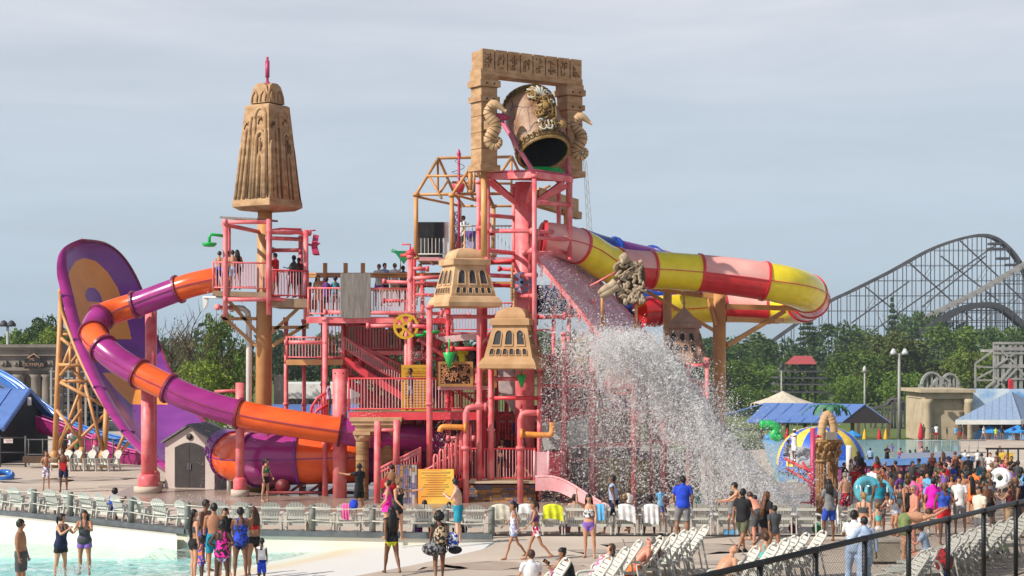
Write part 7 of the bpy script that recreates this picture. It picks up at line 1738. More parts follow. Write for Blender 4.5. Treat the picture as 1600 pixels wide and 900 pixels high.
# left deck
who(72,766,1.42,10,'stand','tan','black',[('shorts',('violet','white'))],'skinny boy in violet and white shorts on the left deck',child=True)
who(99,769,1.62,5,'arms','brown','black',[('shorts','navy')],'boy in dark navy shorts holding a red cloth on the left deck')
m_=MB();c=G(101,769)+Vector((0,-.28,1.02));m_.prism([c+Vector(v)for v in ((-.16,0,.12),(.15,0,.14),(.13,.02,-.04),(.05,.02,-.22),(-.09,0,-.12))],(0,.07,0));thing_mesh(m_,'cloth',cloth('red'),c,'red cloth held by the boy in navy shorts','cloth')
who(415,784,1.5,60,'stand2','light','black',[('bra','green'),('shorts','black',.3)],'girl in a green top and black shorts under the wide tube',fem=True,hairstyle='pony')
who(561,806,1.66,225,'reach','tan','black',[T('black'),('shorts','black')],'man in a black shirt reaching left before the portico')
who(612,797,1.5,190,'stand','olive','black',[S('red')],'boy seen from behind by the foot of the pink stairs')
# people on the structure: (px, deck y, depth)
ST=[(342,453,65,1.35,170,'stand','tan','brown',[S('blue')],'child at the left corner of the top slide landing',1),
 (357,453,65.6,1.35,140,'stand2','tan','black',[S('navy')],'child in navy shorts beside the mouth of the orange tube',1),(364,454,65,1.4,200,'stand','light','brown',[S('lightblue')],'child in light blue shorts in the middle of the slide landing',1),
 (371,454,65.4,1.5,210,'stand','tan','black',[('onepiece','navy')],'dark haired teenager in a navy suit on the slide landing',0),
 (431,465,65,1.62,250,'arms','olive','black',[('longtee','red'),S('red')],'lifeguard in a long red shirt on the slide landing',0),(460,466,65.4,1.5,240,'stand','brown','black',[T('dgrey'),S('black')],'child in dark clothes at the right of the slide landing',1),(455,467,64.8,1.2,220,'stand','brown','black',[('onepiece','crimson')],'small child in crimson beside the railing of the landing',1),(467,466,65.9,1.55,190,'stand','brown','black',[T('maroon'),S('black')],'teenager in maroon waiting at the right rail',0),
 (497,495,64.5,1.55,10,'stand','tan','brown',[('dress','peach',.3)],'woman in a pale dress waiting on the upper walkway',0),(510,495,64,1.35,200,'stand','brown','black',[T('purple'),S('navy')],'child in purple on the upper walkway',1),(524,495,64.6,1.4,190,'stand','brown','black',[('tank','teal'),S('grey')],'child in a teal top left of the grey wooden screen',1),(484,495,65.5,1.2,90,'stand','olive','black',[T('black')],'small dark child at the left end of the walkway',1),
 (592,480,68.5,1.65,10,'cross','tan','brown',[T('white'),S('violet')],'person in a white shirt behind the walkway rails',0),(601,480,68.8,1.7,30,'stand','light','brown',[T('lightblue'),S('navy')],'person in a pale blue shirt behind the walkway rails',0),(617,480,68.2,1.68,200,'raise_','light','lightbrown',[T('white'),S('tan')],'person in white with a raised arm near the green trough',0),(630,480,68.8,1.6,180,'stand','tan','black',[T('grey'),S('black')],'person in grey below the green trough',0),(656,478,68,1.6,10,'stand','light','brown',[T('lightblue')],'person in light blue left of the upper turret',0),
 (641,643,62,1.42,330,'side','brown','black',[('onepiece','dgrey'),('shorts','grey',.5)],'child balancing with spread arms before the ochre sign',1),(681,643,63.5,1.35,20,'stand','brown','black',[('shorts','navy')],'child standing under the brown lattice panel',1),
 (723,604,63,1.5,10,'stand','brown','black',[T('yellow')],'person in a yellow shirt behind the orange lattice panel',0),(737,604,63,1.35,330,'stand','brown','black',[T('dgrey')],'dark haired child next to the yellow shirt on the middle deck',1),(743,604,63.6,1.5,0,'stand','olive','black',[T('black')],'person in black at the right end of the middle deck',0),
 (514,652,62.8,1.2,100,'stand','brown','black',[('tank','lilac')],'small girl in lilac climbing beside the thick pink drum',1),
 (768,700,62.6,1.62,200,'raise_','tan','black',[('shorts','black')],'shirtless boy holding the pole on the inner deck',0),(784,752,62,1.42,15,'stand','olive','black',[('bra','black'),('brief','black')],'girl in a black bikini on the front deck',1),(815,752,62,1.5,250,'walk','tan','black',[('onepiece','purple')],'girl in a purple swimsuit near the pink slide entry',1),(805,700,63.6,1.45,190,'stoop','tan','black',[('shorts','blue')],'boy in blue shorts bending on the inner deck',1),(816,752,63.4,1.35,160,'stand','light','brown',[('shorts','blue')],'child in blue near the slide at the rear of the front deck',1),
 (716,402,67,1.65,30,'stand','olive','black',[T('lightblue'),S('navy')],'person in a blue cap and pale shirt on the top deck',0),(723,402,66.6,1.55,300,'stand','olive','black',[T('white'),S('black')],'person in white on the top deck beside the lilac board',0)]
for (x,y,Y,h,yw,po,sk,hr,cl,lb,ch)in ST:
 fem=any(c[0]in ('onepiece','bra','dress','tankini')for c in cl)
 person(P(x,y,Y)+Vector((0,0,.03)),h,yw,po,sk,hr,cl,lb,child=bool(ch),fem=fem,hairstyle=random.choice(['long','pony','bun'])if fem else 'short',vox=.024)
# in the spray
for (x,hy_,h,yw,po,sk,hr,cl,lb)in [(1168,750,1.74,250,'stoop','light','black',[('shorts','navy')],'shirtless man stooping at the edge of the splash'),(1186,760,1.7,200,'bend','red','brown',[('shorts','dgrey')],'sunburnt bather bending over in the splash'),(1137,766,1.2,200,'stand','tan','black',[T('violet')],'child in a violet shirt by the splash'),(1143,774,1.2,180,'stand','light','brown',[T('grey')],'child in a grey shirt left of the man in black'),(1032,765,1.21,180,'stand','tan','black',[('tee','sky'),S('blue')],'person in sky blue inside the falling water'),(1090,765,1.22,170,'stand','olive','black',[T('dteal')],'person in dark teal behind the falling water'),(1134,745,1.55,200,'stand','tan','black',[('tankini',('purple','black'))],'person in a dark purple suit deep in the splash'),(982,768,1.18,190,'stand','light','brown',[('tee','white')],'person in wet white behind the seated blond woman'),(1052,774,1.1,190,'stand','light','blond',[T('tan')],'blond child left of the man in bright blue'),(1210,790,1.4,190,'stand','olive','black',[T('dgrey')],'dark haired child behind the auburn haired woman')]:
 crowd(x,hy_,h,yw,po,sk,hr,cl,lb,child=h<1.3,vox=.022)
# two riders on clear rings
person(P(1228,712,92.5),1.7,40,'sitf','brown','black',[T('grey'),S('navy')],'rider in a grey shirt sitting beside the striped dome',vox=.03,hairstyle='short');person(P(1241,722,91.5),1.72,300,'reach','brown','black',[T('white'),S('white'),('cap','white')],'rider in white clothes and white cap beside the striped dome',vox=.03)
# the crowd on the right
CW=[(1341,707,1.66,190,'stand','tan','black',[T('black'),S('black')],'woman in black with dark hair at the left of the crowd, beside the white post','long'),
 (1346,716,1.6,185,'stand','brown','black',[('tee','maroon'),('shorts','lime',.5)],'woman in a maroon top and lime green shorts','long'),
 (1318,725,1.5,60,'arms','tan','black',[T('black'),S('navy')],'person in dark clothes just right of the ornate columns','short'),
 (1331,719,1.6,40,'arms','light','brown',[('tank','white'),S('lightblue')],'woman in a white top with pale blue shorts','pony'),
 (1321,741,1.74,215,'stand','light','grey',[('shorts',('red','navy'))],'grey haired shirtless man in red and navy shorts','short'),
 (1360,701,1.76,185,'stand2','olive','black',[('longtee','lightblue'),('pants','navy')],'man in a long pale blue shirt and navy trousers','short'),
 (1370,715,1.6,200,'stand','olive','brown',[('bra','red'),('brief','coral')],'woman with long hair and a coral bikini bottom','long'),
 (1386,697,1.78,10,'cross','olive','grey',[T('black'),S('black')],'grey haired man in a black shirt at the back of the crowd','short'),
 (1394,695,1.2,20,'stand','light','auburn',[T('violet')],'red haired child held high in the crowd','long'),
 (1384,723,1.6,200,'stand','tan','grey',[('dress','lilac',.5)],'elderly woman in a grey lilac dress','short'),
 (1407,701,1.6,190,'stand','tan','black',[('tankini',('blue','crimson')),('skirt','blue',.3)],'woman in a striped blue skirted swimsuit at the back','bun'),
 (1422,704,1.62,180,'stand','tan','black',[('tankini','blue')],'woman in a blue swimsuit facing the teal pool','long'),
 (1430,703,1.66,160,'stand','olive','black',[T('navy')],'dark haired person in navy facing the teal pool','short'),
 (1440,698,1.72,200,'stand2','pale','brown',[('strapless','lilac')],'tall pale woman in a strapless grey suit','bun'),
 (1448,699,1.7,150,'stand','tan','black',[T('dgrey'),S('white')],'man in a dark shirt and white shorts with a red backpack','short'),
 (1425,723,1.66,10,'stand','tan','black',[T('dgrey'),S('navy')],'man in a charcoal shirt facing the viewer in mid crowd','short'),
 (1436,719,1.6,300,'arms','light','black',[('tank','aqua')],'woman in aqua just right of the charcoal shirt','bun'),
 (1392,742,1.45,200,'stand','olive','black',[('shorts','sky')],'shirtless boy in bright sky blue trunks','short'),
 (1350,773,1.60,150,'stand2','light','blond',[('bra','dgrey'),('shorts','white',.4)],'blond woman in a dark bikini top and white shorts in front of the rings','bun'),
 (1368,762,1.2,240,'arms','tan','brown',[('tank','hotpink')],'small girl in a hot pink tank top before the clear rings','short'),
 (1407,757,1.4,330,'stand','olive','black',[('onepiece','dgrey')],'dark haired child behind the bending girl in white','short'),
 (1400,764,1.4,300,'stoop','tan','black',[('onepiece',('lightblue','white'))],'girl in a white and pale blue suit bending forward','bun'),
 (1420,749,1.66,200,'walk','tan','brown',[('onepiece','black')],'woman in a black swimsuit walking away','bun'),
 (1429,762,1.76,280,'stand','red','grey',[('shorts','navy',.2),('shades','black')],'balding shirtless man with sunglasses and a big belly','buzz'),
 (1440,739,1.64,190,'stand','light','black',[('tank','coral'),S('coral')],'woman in a coral tank top with her hair tied up','topbun'),
 (1433,733,1.5,330,'arms','light','brown',[T('crimson')],'child in crimson at the left of the coral tank top','short'),
 (1296,753,1.70,200,'stand','brown','black',[T('grey'),S('blue')],'man in a grey shirt and blue shorts before the ornate columns','long'),
 (1290,742,1.5,160,'stand','tan','black',[T('dgrey')],'person in a dark cap behind the grey shirted man','short'),
 (1458,750,1.66,185,'stand','light','black',[('tee','magenta'),('shorts','hotpink',.5),('socks','white'),('shoes','grey')],'woman in a magenta shirt and hot pink shorts','pony'),
 (1476,734,1.64,200,'stand','light','brown',[('tank','violet'),S('black')],'woman in a violet tank top seen from behind','bun'),
 (1487,745,1.62,350,'stand','tan','black',[('strapless','dteal'),('shorts','black',.4),('shades','black')],'woman in a dark strapless top and black shorts facing the viewer','long'),
 (1505,738,1.62,330,'stand','tan','black',[('shorts','dteal')],'shirtless boy in long dark teal shorts','short'),
 (1518,747,1.6,185,'stand','light','black',[('tankini','orange'),('brief','red')],'girl in a bright orange top and red bikini bottom','verylong'),
 (1513,732,1.7,160,'stand','olive','black',[T('navy')],'person in navy behind the orange top','long'),
 (1537,732,1.62,140,'walk','olive','black',[('dress','black',.45)],'woman in a short black dress in the middle of the crowd','long'),
 (1534,710,1.62,190,'stand','tan','black',[T('grey'),S('grey')],'boy in a grey shirt at the back right','short'),
 (1547,709,1.66,330,'arms','light','brown',[T('white')],'person in a white shirt at the back right','short'),
 (1557,707,1.7,200,'stand','olive','black',[('shorts','dgrey')],'shirtless dark haired man at the back right','short'),
 (1562,698,1.7,10,'stand','tan','brown',[T('grey')],'tall person in grey by the black rail fence','short'),
 (1571,711,1.64,20,'stand','peach' if False else 'light','blond',[('bra','orange')],'blond woman in an orange top by the black rail fence','long'),
 (1549,726,1.70,60,'arms','light','lightbrown',[('shorts','navy')],'shirtless man lifting the white ring','short'),
 (1572,740,1.74,300,'stand2','tan','black',[('tank','black'),('shorts','grey')],'man in a black tank top with a fade haircut','buzz'),
 (1581,731,1.6,200,'stand','olive','black',[('tank','violet')],'woman in a bright violet top behind the black tank','bun'),
 (1591,742,1.64,240,'stand','olive','black',[('tank','white'),('shorts','navy')],'woman in a white tank top at the right edge of the crowd','bun'),
 (1591,722,1.74,190,'stand','brown','black',[T('dgrey')],'tall dark haired man at the right edge of the picture','short'),
 (1500,713,1.7,195,'stand','tan','black',[('shorts','black')],'shirtless man with his back turned behind the sun hat','short'),
 (1493,706,1.64,180,'stand','olive','auburn',[('tankini','maroon')],'auburn haired woman at the back of the crowd','bun'),
 (1482,716,1.62,340,'raise_','light','brown',[('tankini',('white','blue')),('hat','navy')],'woman in a wide navy sun hat raising one hand','long'),
 (1490,727,1.5,300,'stand','tan','black',[T('blue')],'boy wrapped in a blue towel shirt','short'),
 (1513,713,1.7,190,'stand','olive','black',[T('black'),('cap','white')],'man in a black shirt and white cap seen from behind','short'),
 (1452,722,1.6,40,'stand','olive','black',[T('black')],'person in black between the charcoal shirt and the violet tank','long'),
 (1466,724,1.6,200,'stand','tan','lightbrown',[T('olive')],'person with a tan cap behind the violet tank','short'),
 (1412,729,1.6,20,'stand','brown','black',[T('dgrey')],'dark shirted person behind the boy in sky blue trunks','short'),
 (1462,738,1.5,330,'stand','tan','brown',[T('maroon')],'child in maroon left of the violet tank top','short'),
 (1530,722,1.64,40,'stand','tan','black',[('tank','teal')],'woman in a teal tank top beside the black dress','long'),
 (1528,752,1.4,200,'stand','light','brown',[('tankini','lilac')],'girl in lilac partly hidden behind the orange top','pony'),
 (1602,748,1.7,180,'stand','tan','black',[T('navy')],'person in navy cut off by the right edge of the picture','short'),
 (1557,716,1.6,340,'stand','tan','brown',[('tank','grey')],'woman in a grey tank left of the blond woman in orange','long'),
 (1400,722,1.66,210,'stand','tan','black',[('shorts','grey')],'shirtless man behind the elderly woman in lilac','short'),
 (1541,754,1.55,20,'stand','brown','black',[('shorts','black')],'shirtless boy right of the girl in lilac','short'),
 (1581,715,1.68,10,'stand','olive','black',[T('black')],'person in a black shirt near the yellow banner','short'),
 (1470,716,1.6,190,'stand','brown','black',[('tank','crimson')],'woman in crimson behind the sun hat woman','long')]
for (x,hy_,h,yw,po,sk,hr,cl,lb,hst)in CW:
 fem=hst in ('long','bun','pony','verylong','topbun')
 crowd(x,hy_,h,yw,po,sk,hr,cl,lb,child=h<1.35,fem=fem,hairstyle=hst,build=random.choice([1,1.05,1.12,1.18])if h>1.5 else 1.0,vox=.022)
XC=[(1336,730),(1349,742),(1362,731),(1374,744),(1381,733),(1396,729),(1405,741),(1417,741),(1428,744),(1446,727),(1449,741),(1456,709),(1465,747),(1473,708),(1479,726),(1495,722),(1499,748),(1508,727),(1522,735),(1545,741),(1552,737),(1560,728),(1566,721),(1586,748),(1596,733),(1578,757),(1531,764),(1475,757)]
tc_=['red','navy','white','teal','orange','grey','purple','green','pink','black','sky','maroon','cream','blue'];bc_=['black','navy','tan','grey','red']
for i,(x,hy_)in enumerate(XC):
 a_,b_=tc_[i%14],bc_[(2*(i//14)+i)%5];w_=i%2
 crowd(x,hy_,1.6+.04*(i%5),(i*67)%360,'stand',['tan','olive','light','brown'][i%4],['black','brown','black','lightbrown'][i%4],[('tank' if w_ else 'tee',a_),S(b_)],('woman in a ' if w_ else 'man in a ')+a_+(' tank top and ' if w_ else ' shirt and ')+b_+' shorts within the packed right hand crowd',fem=bool(w_),hairstyle=['short','long','short','pony'][i%4],build=1+.06*(i%4),vox=.025)
# far people at the pool edge and the bar
FAR=[(1463,682,1.7,180,'stand','tan','black',[T('white'),S('red')],'distant lifeguard in a white shirt and red shorts'),(1456,680,1.6,150,'stand','olive','black',[T('dgrey')],'distant person in dark grey left of the lifeguard'),(1443,678,1.7,190,'stand','tan','brown',[T('olive')],'distant person beside the closed red umbrella'),(1480,681,1.4,90,'stand','olive','black',[T('black')],'distant person in black bending over a stroller spot'),(1493,677,1.5,10,'stand','tan','black',[T('sky')],'distant child in sky blue before the stone facade'),(1501,675,1.7,200,'stand','brown','black',[T('dgrey'),S('red')],'distant man in red shorts before the stone facade'),(1537,677,1.6,30,'stand','tan','grey',[T('cream')],'distant person in cream near the blue umbrella'),(1556,683,1.4,10,'stand','tan','black',[T('lime')],'distant person in lime under the hipped pavilion'),(1565,680,1.6,10,'stand','olive','black',[T('navy')],'distant person in navy under the hipped pavilion'),(1584,680,1.6,200,'stand','olive','black',[T('blue')],'distant person in blue under the hipped pavilion'),(1598,678,1.7,10,'stand','tan','black',[T('navy')],'distant person at the far right of the pavilion'),
 (1508,704,1.3,10,'stand','tan','black',[T('white')],'child in white on the shallow slab, the left one'),(1528,704,1.3,10,'stand','brown','black',[T('white')],'child in white on the shallow slab, the right one')]
for (x,hy_,h,yw,po,sk,hr,cl,lb)in FAR:
 Y=183 if hy_<690 else 106;z=CH-(hy_-HOR)*Y/FPX-h
 person(Vector(((x-800)/FPX*Y,Y,max(z,gz(x,Y)))),h,yw,po,sk,hr,cl,lb,vox=.035)
for (x,y,h,sk,cl,lb)in [(112,737,1.6,'tan',[T('white'),S('navy')],'person in white under the magenta slide, the left one'),(122,737,1.5,'olive',[T('green')],'person in green behind the deck chairs'),(150,736,1.6,'tan',[T('pink'),S('white')],'person in pink behind the deck chairs'),(100,735,1.7,'brown',[T('dgrey')],'dark dressed person behind the tan lattice foot')]:
 person(GX(x,81),h,30,'stand',sk,'black',cl,lb,vox=.03)
# ================================================================== white deck chairs
def sh_mesh(mb):return mb
def make_chair():
 root=thing('deck_chair',(0,0,0),'white fan backed resin deck chair','chair','white deck chairs')
 def bp(x,t):return Vector((x,.20+.27*t,.26+.68*t))
 m_=MB();n=7
 for k in range(n):
  u0,u1=-1+2*k/n+.035,-1+2*(k+1)/n-.035
  def tt(u):return 1-.20*abs(u)**2.4
  lo,hi=.21,.31;um=(u0+u1)/2
  m_.prism([bp(u0*lo,0),bp(u1*lo,0),bp(u1*hi,tt(u1)-.02),bp(um*hi,tt(um)),bp(u0*hi,tt(u0)-.02)],(0,.02,0))
 for t in (.0,.30,.72):a=bp(-.215-.09*t,t);b=bp(.215+.09*t,t);m_.beam(a+Vector((0,.03,0)),b+Vector((0,.03,0)),.03,.07)
 m_.build('backrest',OFFW,root)
 m_=MB()
 for k in range(6):y=.2-k*.095;m_.box((0,y,.30+.012*k),(.50,.08,.022))
 m_.box((0,-.32,.34),(.52,.03,.07));m_.build('seat',OFFW,root)
 for s in (-1,1):
  m_=MB();m_.prism([(s*.25,.30,.54),(s*.25,-.30,.56),(s*.36,-.34,.56),(s*.37,-.2,.56),(s*.33,.33,.54)],(0,0,.022));m_.build('arm',OFFW,root)
  m_=MB();m_.prism([(s*.30,-.27,0),(s*.30,-.21,0),(s*.30,-.17,.55),(s*.30,-.31,.55)],(s*.035,0,0));m_.build('leg',OFFW,root)
  m_=MB();m_.prism([(s*.27,.34,0),(s*.27,.40,0),(s*.27,.31,.54),(s*.27,.2,.54)],(s*.035,0,0));m_.prism([(s*.27,.2,.22),(s*.27,.2,.30),(s*.27,-.3,.36),(s*.27,-.3,.30)],(s*.03,0,0));m_.build('leg',OFFW,root)
 return root
ORD=['first','second','third','fourth','fifth','sixth','seventh','eighth','ninth','tenth','eleventh','twelfth','thirteenth','fourteenth','fifteenth','sixteenth','seventeenth','eighteenth','nineteenth','twentieth']
proto=make_chair();first=True
def chair(loc,rz,label,group):
 global first
 if first:first=False;o=proto;o.location=loc;o.rotation_euler=(0,0,R(rz));o['label']=label;o['group']=group;return o
 return copy_thing(proto,loc,R(rz),label,group)
def row_pt(px,back=.95):
 a,b=Lp[-1],Lp[0]
 if px<=768:
  for i in range(len(Lp)-1):
   pa=800+Lp[i].x/Lp[i].y*FPX;pb=800+Lp[i+1].x/Lp[i+1].y*FPX
   if pb<=px<=pa or i==len(Lp)-2:
    t=(pa-px)/(pa-pb);p=Lp[i].lerp(Lp[i+1],t);break
 else:p=G(px,838)
 p=p+Vector((0,back,0));return GX(px,p.y)
cl_=[8,37,68,93,121,148,173,199,232,262,300];cm_=[344,381,424,464,505,545,582,632,664,702,741];cr_x=[781,823,861,898,940,976,1016,1057,1094,1135,1178,1220,1257,1295,1333]
chairs={}
for i,x in enumerate(cl_):chairs[x]=chair(row_pt(x),140+random.uniform(-7,7),ORD[i]+' white deck chair from the left edge along the rope fence','white deck chairs along the pool edge')
for i,x in enumerate(cm_):chairs[x]=chair(row_pt(x,.85),180+random.uniform(-7,7),ORD[i]+' white deck chair right of the slim pink column along the fence','white deck chairs along the pool edge')
for i,x in enumerate(cr_x):chairs[x]=chair(row_pt(x,.75),180+random.uniform(-6,6),ORD[i]+' white deck chair right of the rope fence end, facing the splash','white deck chairs along the pool edge')
for i,x in enumerate((94,110,132,152,172)):chairs[-x]=chair(G(x,736),-42+random.uniform(-6,6),ORD[i]+' white deck chair from the left under the tan lattice','white deck chairs by the tan lattice')
# towels over chair backs
def towel(ch,col,label,x0=-.28,x1=.28,drop=.45,name='towel',cols=None):
 M=Matrix.Rotation(ch.rotation_euler[2],3,'Z');o=Vector(ch.location);m_=MB();r=random.Random(len(label))
 def f(u,v):
  x=x0+(x1-x0)*u;top=.94-.13*abs(x/.31)**2.2+.02;w_=.02*math.sin(u*17+v*2)*v
  if v<.3:q=v/.3;return o+M@Vector((x,.20+.27*(.55+.45*q)-.04,.26+.68*(.55+.45*q)*(top/.96)))
  q=(v-.3)/.7;return o+M@Vector((x*(1+.06*q),.50+.02*math.sin(q*3)+w_,top-drop*q*(1+.06*math.sin(u*5))))
 nc=len(cols)if cols else 1
 m_.grid(f,20,14,mf=(lambda u,v:int(u*9.99)%nc)if cols else None);return thing_mesh(m_,name,[cloth(c)for c in cols]if cols else cloth(col),o,label,'towel','towels on the chairs')
towel(chairs[781],'cream','cream towel bunched over the chair left of the walking girls');towel(chairs[823],'white','white towel on the chair between the two walking girls',drop=.3);towel(chairs[861],'yellow','acid yellow towel over a chair back',-.29,.28,.45);towel(chairs[940],'sky','sky blue towel hanging behind the woman in the frilled top',-.1,.22,.5);towel(chairs[976],'white','white towel spread over the chair of the blond woman',-.3,.2,.5);towel(chairs[1016],'white','white towel hanging long before the dark haired sitter',-.2,.22,.6);towel(chairs[1295],'white','narrow white towel over the chair before the grey shirted man',-.14,.1,.62);towel(chairs[545],'pink','pink towel hung over a chair below the wide tube',-.1,.12,.5)
m_=MB();c=Vector(chairs[545].location)+Vector((.2,-.52,.9));m_.ball(c,(.13,.08,.16));thing_mesh(m_,'beach_ball',cloth('royal'),c,'small blue ball tied beside the pink towel','ball')
# sitters in the row
def sitter(x,h,sk,hr,cl,lb,yaw=180,pose='sit',hst='short',child=False,**k):
 ch=chairs[x];person(Vector(ch.location)+Vector((0,-.05 if yaw==180 else 0,0)),h,yaw,pose,sk,hr,cl,lb,pz=.40,fem=hst in ('long','bun','pony'),hairstyle=hst,child=child,**k)
sitter(173,1.5,'brown','black',[('tee','blue'),('shorts','blue')],'child in blue with curly hair sitting at the rope fence on the left',140,'sitf','curly')
sitter(664,1.35,'brown','black',[('tee','maroon'),S('black')],'child in maroon and black sitting before the yellow sign',child=True);sitter(702,1.3,'brown','black',[('tee','crimson'),S('black')],'smaller child in crimson sitting before the yellow sign',child=True)
sitter(898,1.66,'light','black',[('tank','peach'),S('navy')],'dark haired woman sitting in front of the pink slide',hst='bun');sitter(976,1.66,'light','blond',[('tank','black')],'blond woman sitting beside the spread white towel',hst='bun');sitter(1016,1.62,'brown','black',[T('dgrey')],'dark haired sitter behind the long white towel')
sitter(1178,1.62,'olive','black',[T('black')],'dark shirted sitter hidden behind the man in olive shorts');sitter(1057,1.3,'light','brown',[('tank','red')],'child in red stripes sitting left of the big man in blue',child=True)
m_=MB();c=Vector(chairs[1135].location)+Vector((.1,-.15,.06));m_.box(c,(.4,.25,.12));thing_mesh(m_,'bag',cloth('sky'),c,'small bright blue bag under a chair','bag','bags under the chairs')
for x,cc,lb in ((861,('grey','crimson'),'grey and crimson bag beside the yellow towel chair'),(1220,'maroon','maroon bag under the chair behind the auburn haired woman'),(1257,'green','green bag beside a chair right of the splash'),(702,'black','black bag under the chair left of the teal shorts'),(464,'tan','tan bag on the ground below the wide tube'),(93,'navy','navy bundle on a chair near the left fence post'),(632,'purple','dark purple bag beside the fence post')):
 m_=MB();c=Vector(chairs[x].location)+Vector((.38,.05,.15));m_.ball(c,(.16,.14,.17),9,6);m_.path([c+Vector((-.1,0,.12)),c+Vector((0,0,.3)),c+Vector((.1,0,.12))],.012,5);thing_mesh(m_,'bag',cloth(cc),c,lb,'bag','bags under the chairs')
# rope fence
root=thing('rope_fence',Lp[2],'low fence of weathered round posts with two slack ropes','fence');ROPE=mat('pale_rope',(.5,.48,.42),.9)
px_=[-52,0,53,110,205,293,389,488,582,697,768];tops=[]
for x in px_:
 p=row_pt(x,.02);m_=MB();m_.lathe(p+Vector((0,0,.1)),[(.095,0),(.095,.78),(.075,.81)],12);
 if x!=0:m_.build('post',WOODP,root)
 tops.append(p)
for z in (.74,.36):
 m_=MB()
 for a,b in zip(tops[:-1],tops[1:]):m_.path([a.lerp(b,t)+Vector((0,-.1,z+.1-.05*math.sin(math.pi*t)))for t in np.linspace(0,1,7)],.018,5)
 m_.build('rope',ROPE,root)
# ================================================================== loungers
def make_lounger():
 root=thing('sun_lounger',(0,0,0),'white resin sun lounger with raised back','sun lounger','white sun loungers');W=.30
 m_=MB()
 for k in range(11):m_.box((-1.15+k*.115,0,.34),(.09,W*2-.04,.022))
 for s in (-1,1):m_.beam((-1.25,s*W,.33),(.1,s*W,.33),.05,.07)
 m_.build('seat',OFFW,root)
 m_=MB();d=Vector((.50,0,.72)).normalized()
 for k in range(8):c=Vector((.04,0,.36))+d*(.06+k*.105);w=W*2-.05-(.12 if k==7 else .03 if k==6 else 0);m_.box(c,(.085,w,.022),rot=Matrix((d,Vector((0,1,0)),d.cross(Vector((0,1,0))))).transposed())
 for s in (-1,1):p0=Vector((.02,s*W*.97,.35));m_.path([p0,p0+d*.45,p0+d*.80,p0+d*.90-Vector((0,s*.07,0)),p0+d*.93-Vector((0,s*.2,0))],.03,6)
 m_.build('backrest',OFFW,root)
 for s in (-1,1):
  m_=MB();m_.path(cr_path([(.06,s*.33,.33),(.0,s*.35,.50),(-.12,s*.36,.58),(-.42,s*.36,.57),(-.52,s*.35,.50),(-.54,s*.33,.34)],3),.03,6);m_.build('arm',OFFW,root)
  for x0,x1 in ((-1.1,-1.18),(.02,.16)):m_=MB();m_.path([(x0,s*W,.33),((x0+x1)/2+.02,s*(W+.02),.16),(x1,s*(W+.03),0)],[.035,.03,.035],6);m_.build('leg',OFFW,root)
 m_=MB()
 for s in (-1,1):m_.path([(.35,s*.25,.80),(.42,s*.27,.40),(.50,s*.29,.02)],.022,6)
 m_.build('back_prop',OFFW,root)
 return root
lp_=make_lounger();lfirst=True
def lounger(px,Y,rz,label):
 global lfirst
 p=GX(px,Y)-Matrix.Rotation(R(rz),3,'Z')@Vector((.5,0,0))
 if lfirst:lfirst=False;o=lp_;o.location=p;o.rotation_euler=(0,0,R(rz));o['label']=label;return o
 return copy_thing(lp_,p,R(rz),label)
LG_=[(884,35.3,14),(950,35.6,12),(977,37.2,10),(998,38.6,8),(1031,39.4,10),(1052,40.0,8),(1069,40.7,9),(1083,41.2,7),(1102,41.8,9)]
lgs=[lounger(x,Y,rz,ORD[i]+' white lounger from the left in the front row beside the walkway')for i,(x,Y,rz)in enumerate(LG_)]
LG2=[(1181,37.4,8),(1210,38.0,9),(1227,38.9,6),(1241,39.5,8),(1259,40.1,5),(1285,40.6,8)]
lg2=[lounger(x,Y,rz,ORD[i]+' white lounger from the left in the middle group behind the black fence')for i,(x,Y,rz)in enumerate(LG2)]
LG3=[(1444,36.6,8),(1456,37.0,9),(1493,39.6,6),(1505,40.2,8),(1518,40.9,5),(1533,41.6,8),(1545,42.2,6),(1566,43.0,8),(1582,43.8,5),(1604,45,8)]
lg3=[lounger(x,Y,rz,ORD[i]+' white lounger from the left in the right hand group behind the black fence')for i,(x,Y,rz)in enumerate(LG3)]
def on_l(l,dx,dz,h,yaw,pose,sk,hr,cl,lb,**k):M=Matrix.Rotation(l.rotation_euler[2],3,'Z');person(Vector(l.location)+M@Vector((dx,0,0)),h,yaw,pose,sk,hr,cl,lb,pz=dz,**k)
on_l(lgs[4],-.12,.44,1.74,280,'recline','red','grey',[('shorts','orange'),('shades','black')],'sunburnt man in orange trunks lying back on a lounger with sunglasses',hairstyle='buzz')
on_l(lgs[5],-.2,.44,1.72,285,'recline','brown','black',[('shorts','black')],'dark skinned man lying on the lounger behind the sunburnt man')
on_l(lgs[2],-.75,.43,1.62,300,'sitf','tan','black',[('tank','black'),('shorts','crimson')],'heavy woman in a black top and crimson shorts sitting with a phone',build=1.3,fem=True,hairstyle='bun')
ph=Vector(lgs[2].location)+Vector((-1.25,-.25,.85));m_=MB();m_.box(ph,(.16,.02,.08),rot=Euler((0,.6,.3)).to_matrix());thing_mesh(m_,'phone',BLACK,ph,'black phone held by the seated woman in the black top','phone')
on_l(lgs[3],-.5,.44,1.6,285,'recline','light','brown',[('onepiece',('pink','white'))],'woman in a pink and white swimsuit lying on a lounger',fem=True,hairstyle='long')
person(P(829,945,33.5),1.5,190,'sit','light','brown',[T('white')],'brown haired person sitting at the bottom edge beside the striped towel',pz=.44)
l0=lounger(856,33.0,6,'white lounger at the bottom edge under the striped towel')
M=Vector(l0.location);m_=MB();m_.grid(lambda u,v:M+Vector((.08+.50*v+.03*math.sin(u*9),-.31+.62*u,.42+.72*v+.05*math.sin(u*8+1)*v)),18,8,mf=lambda u,v:int(v*7.99)%5)
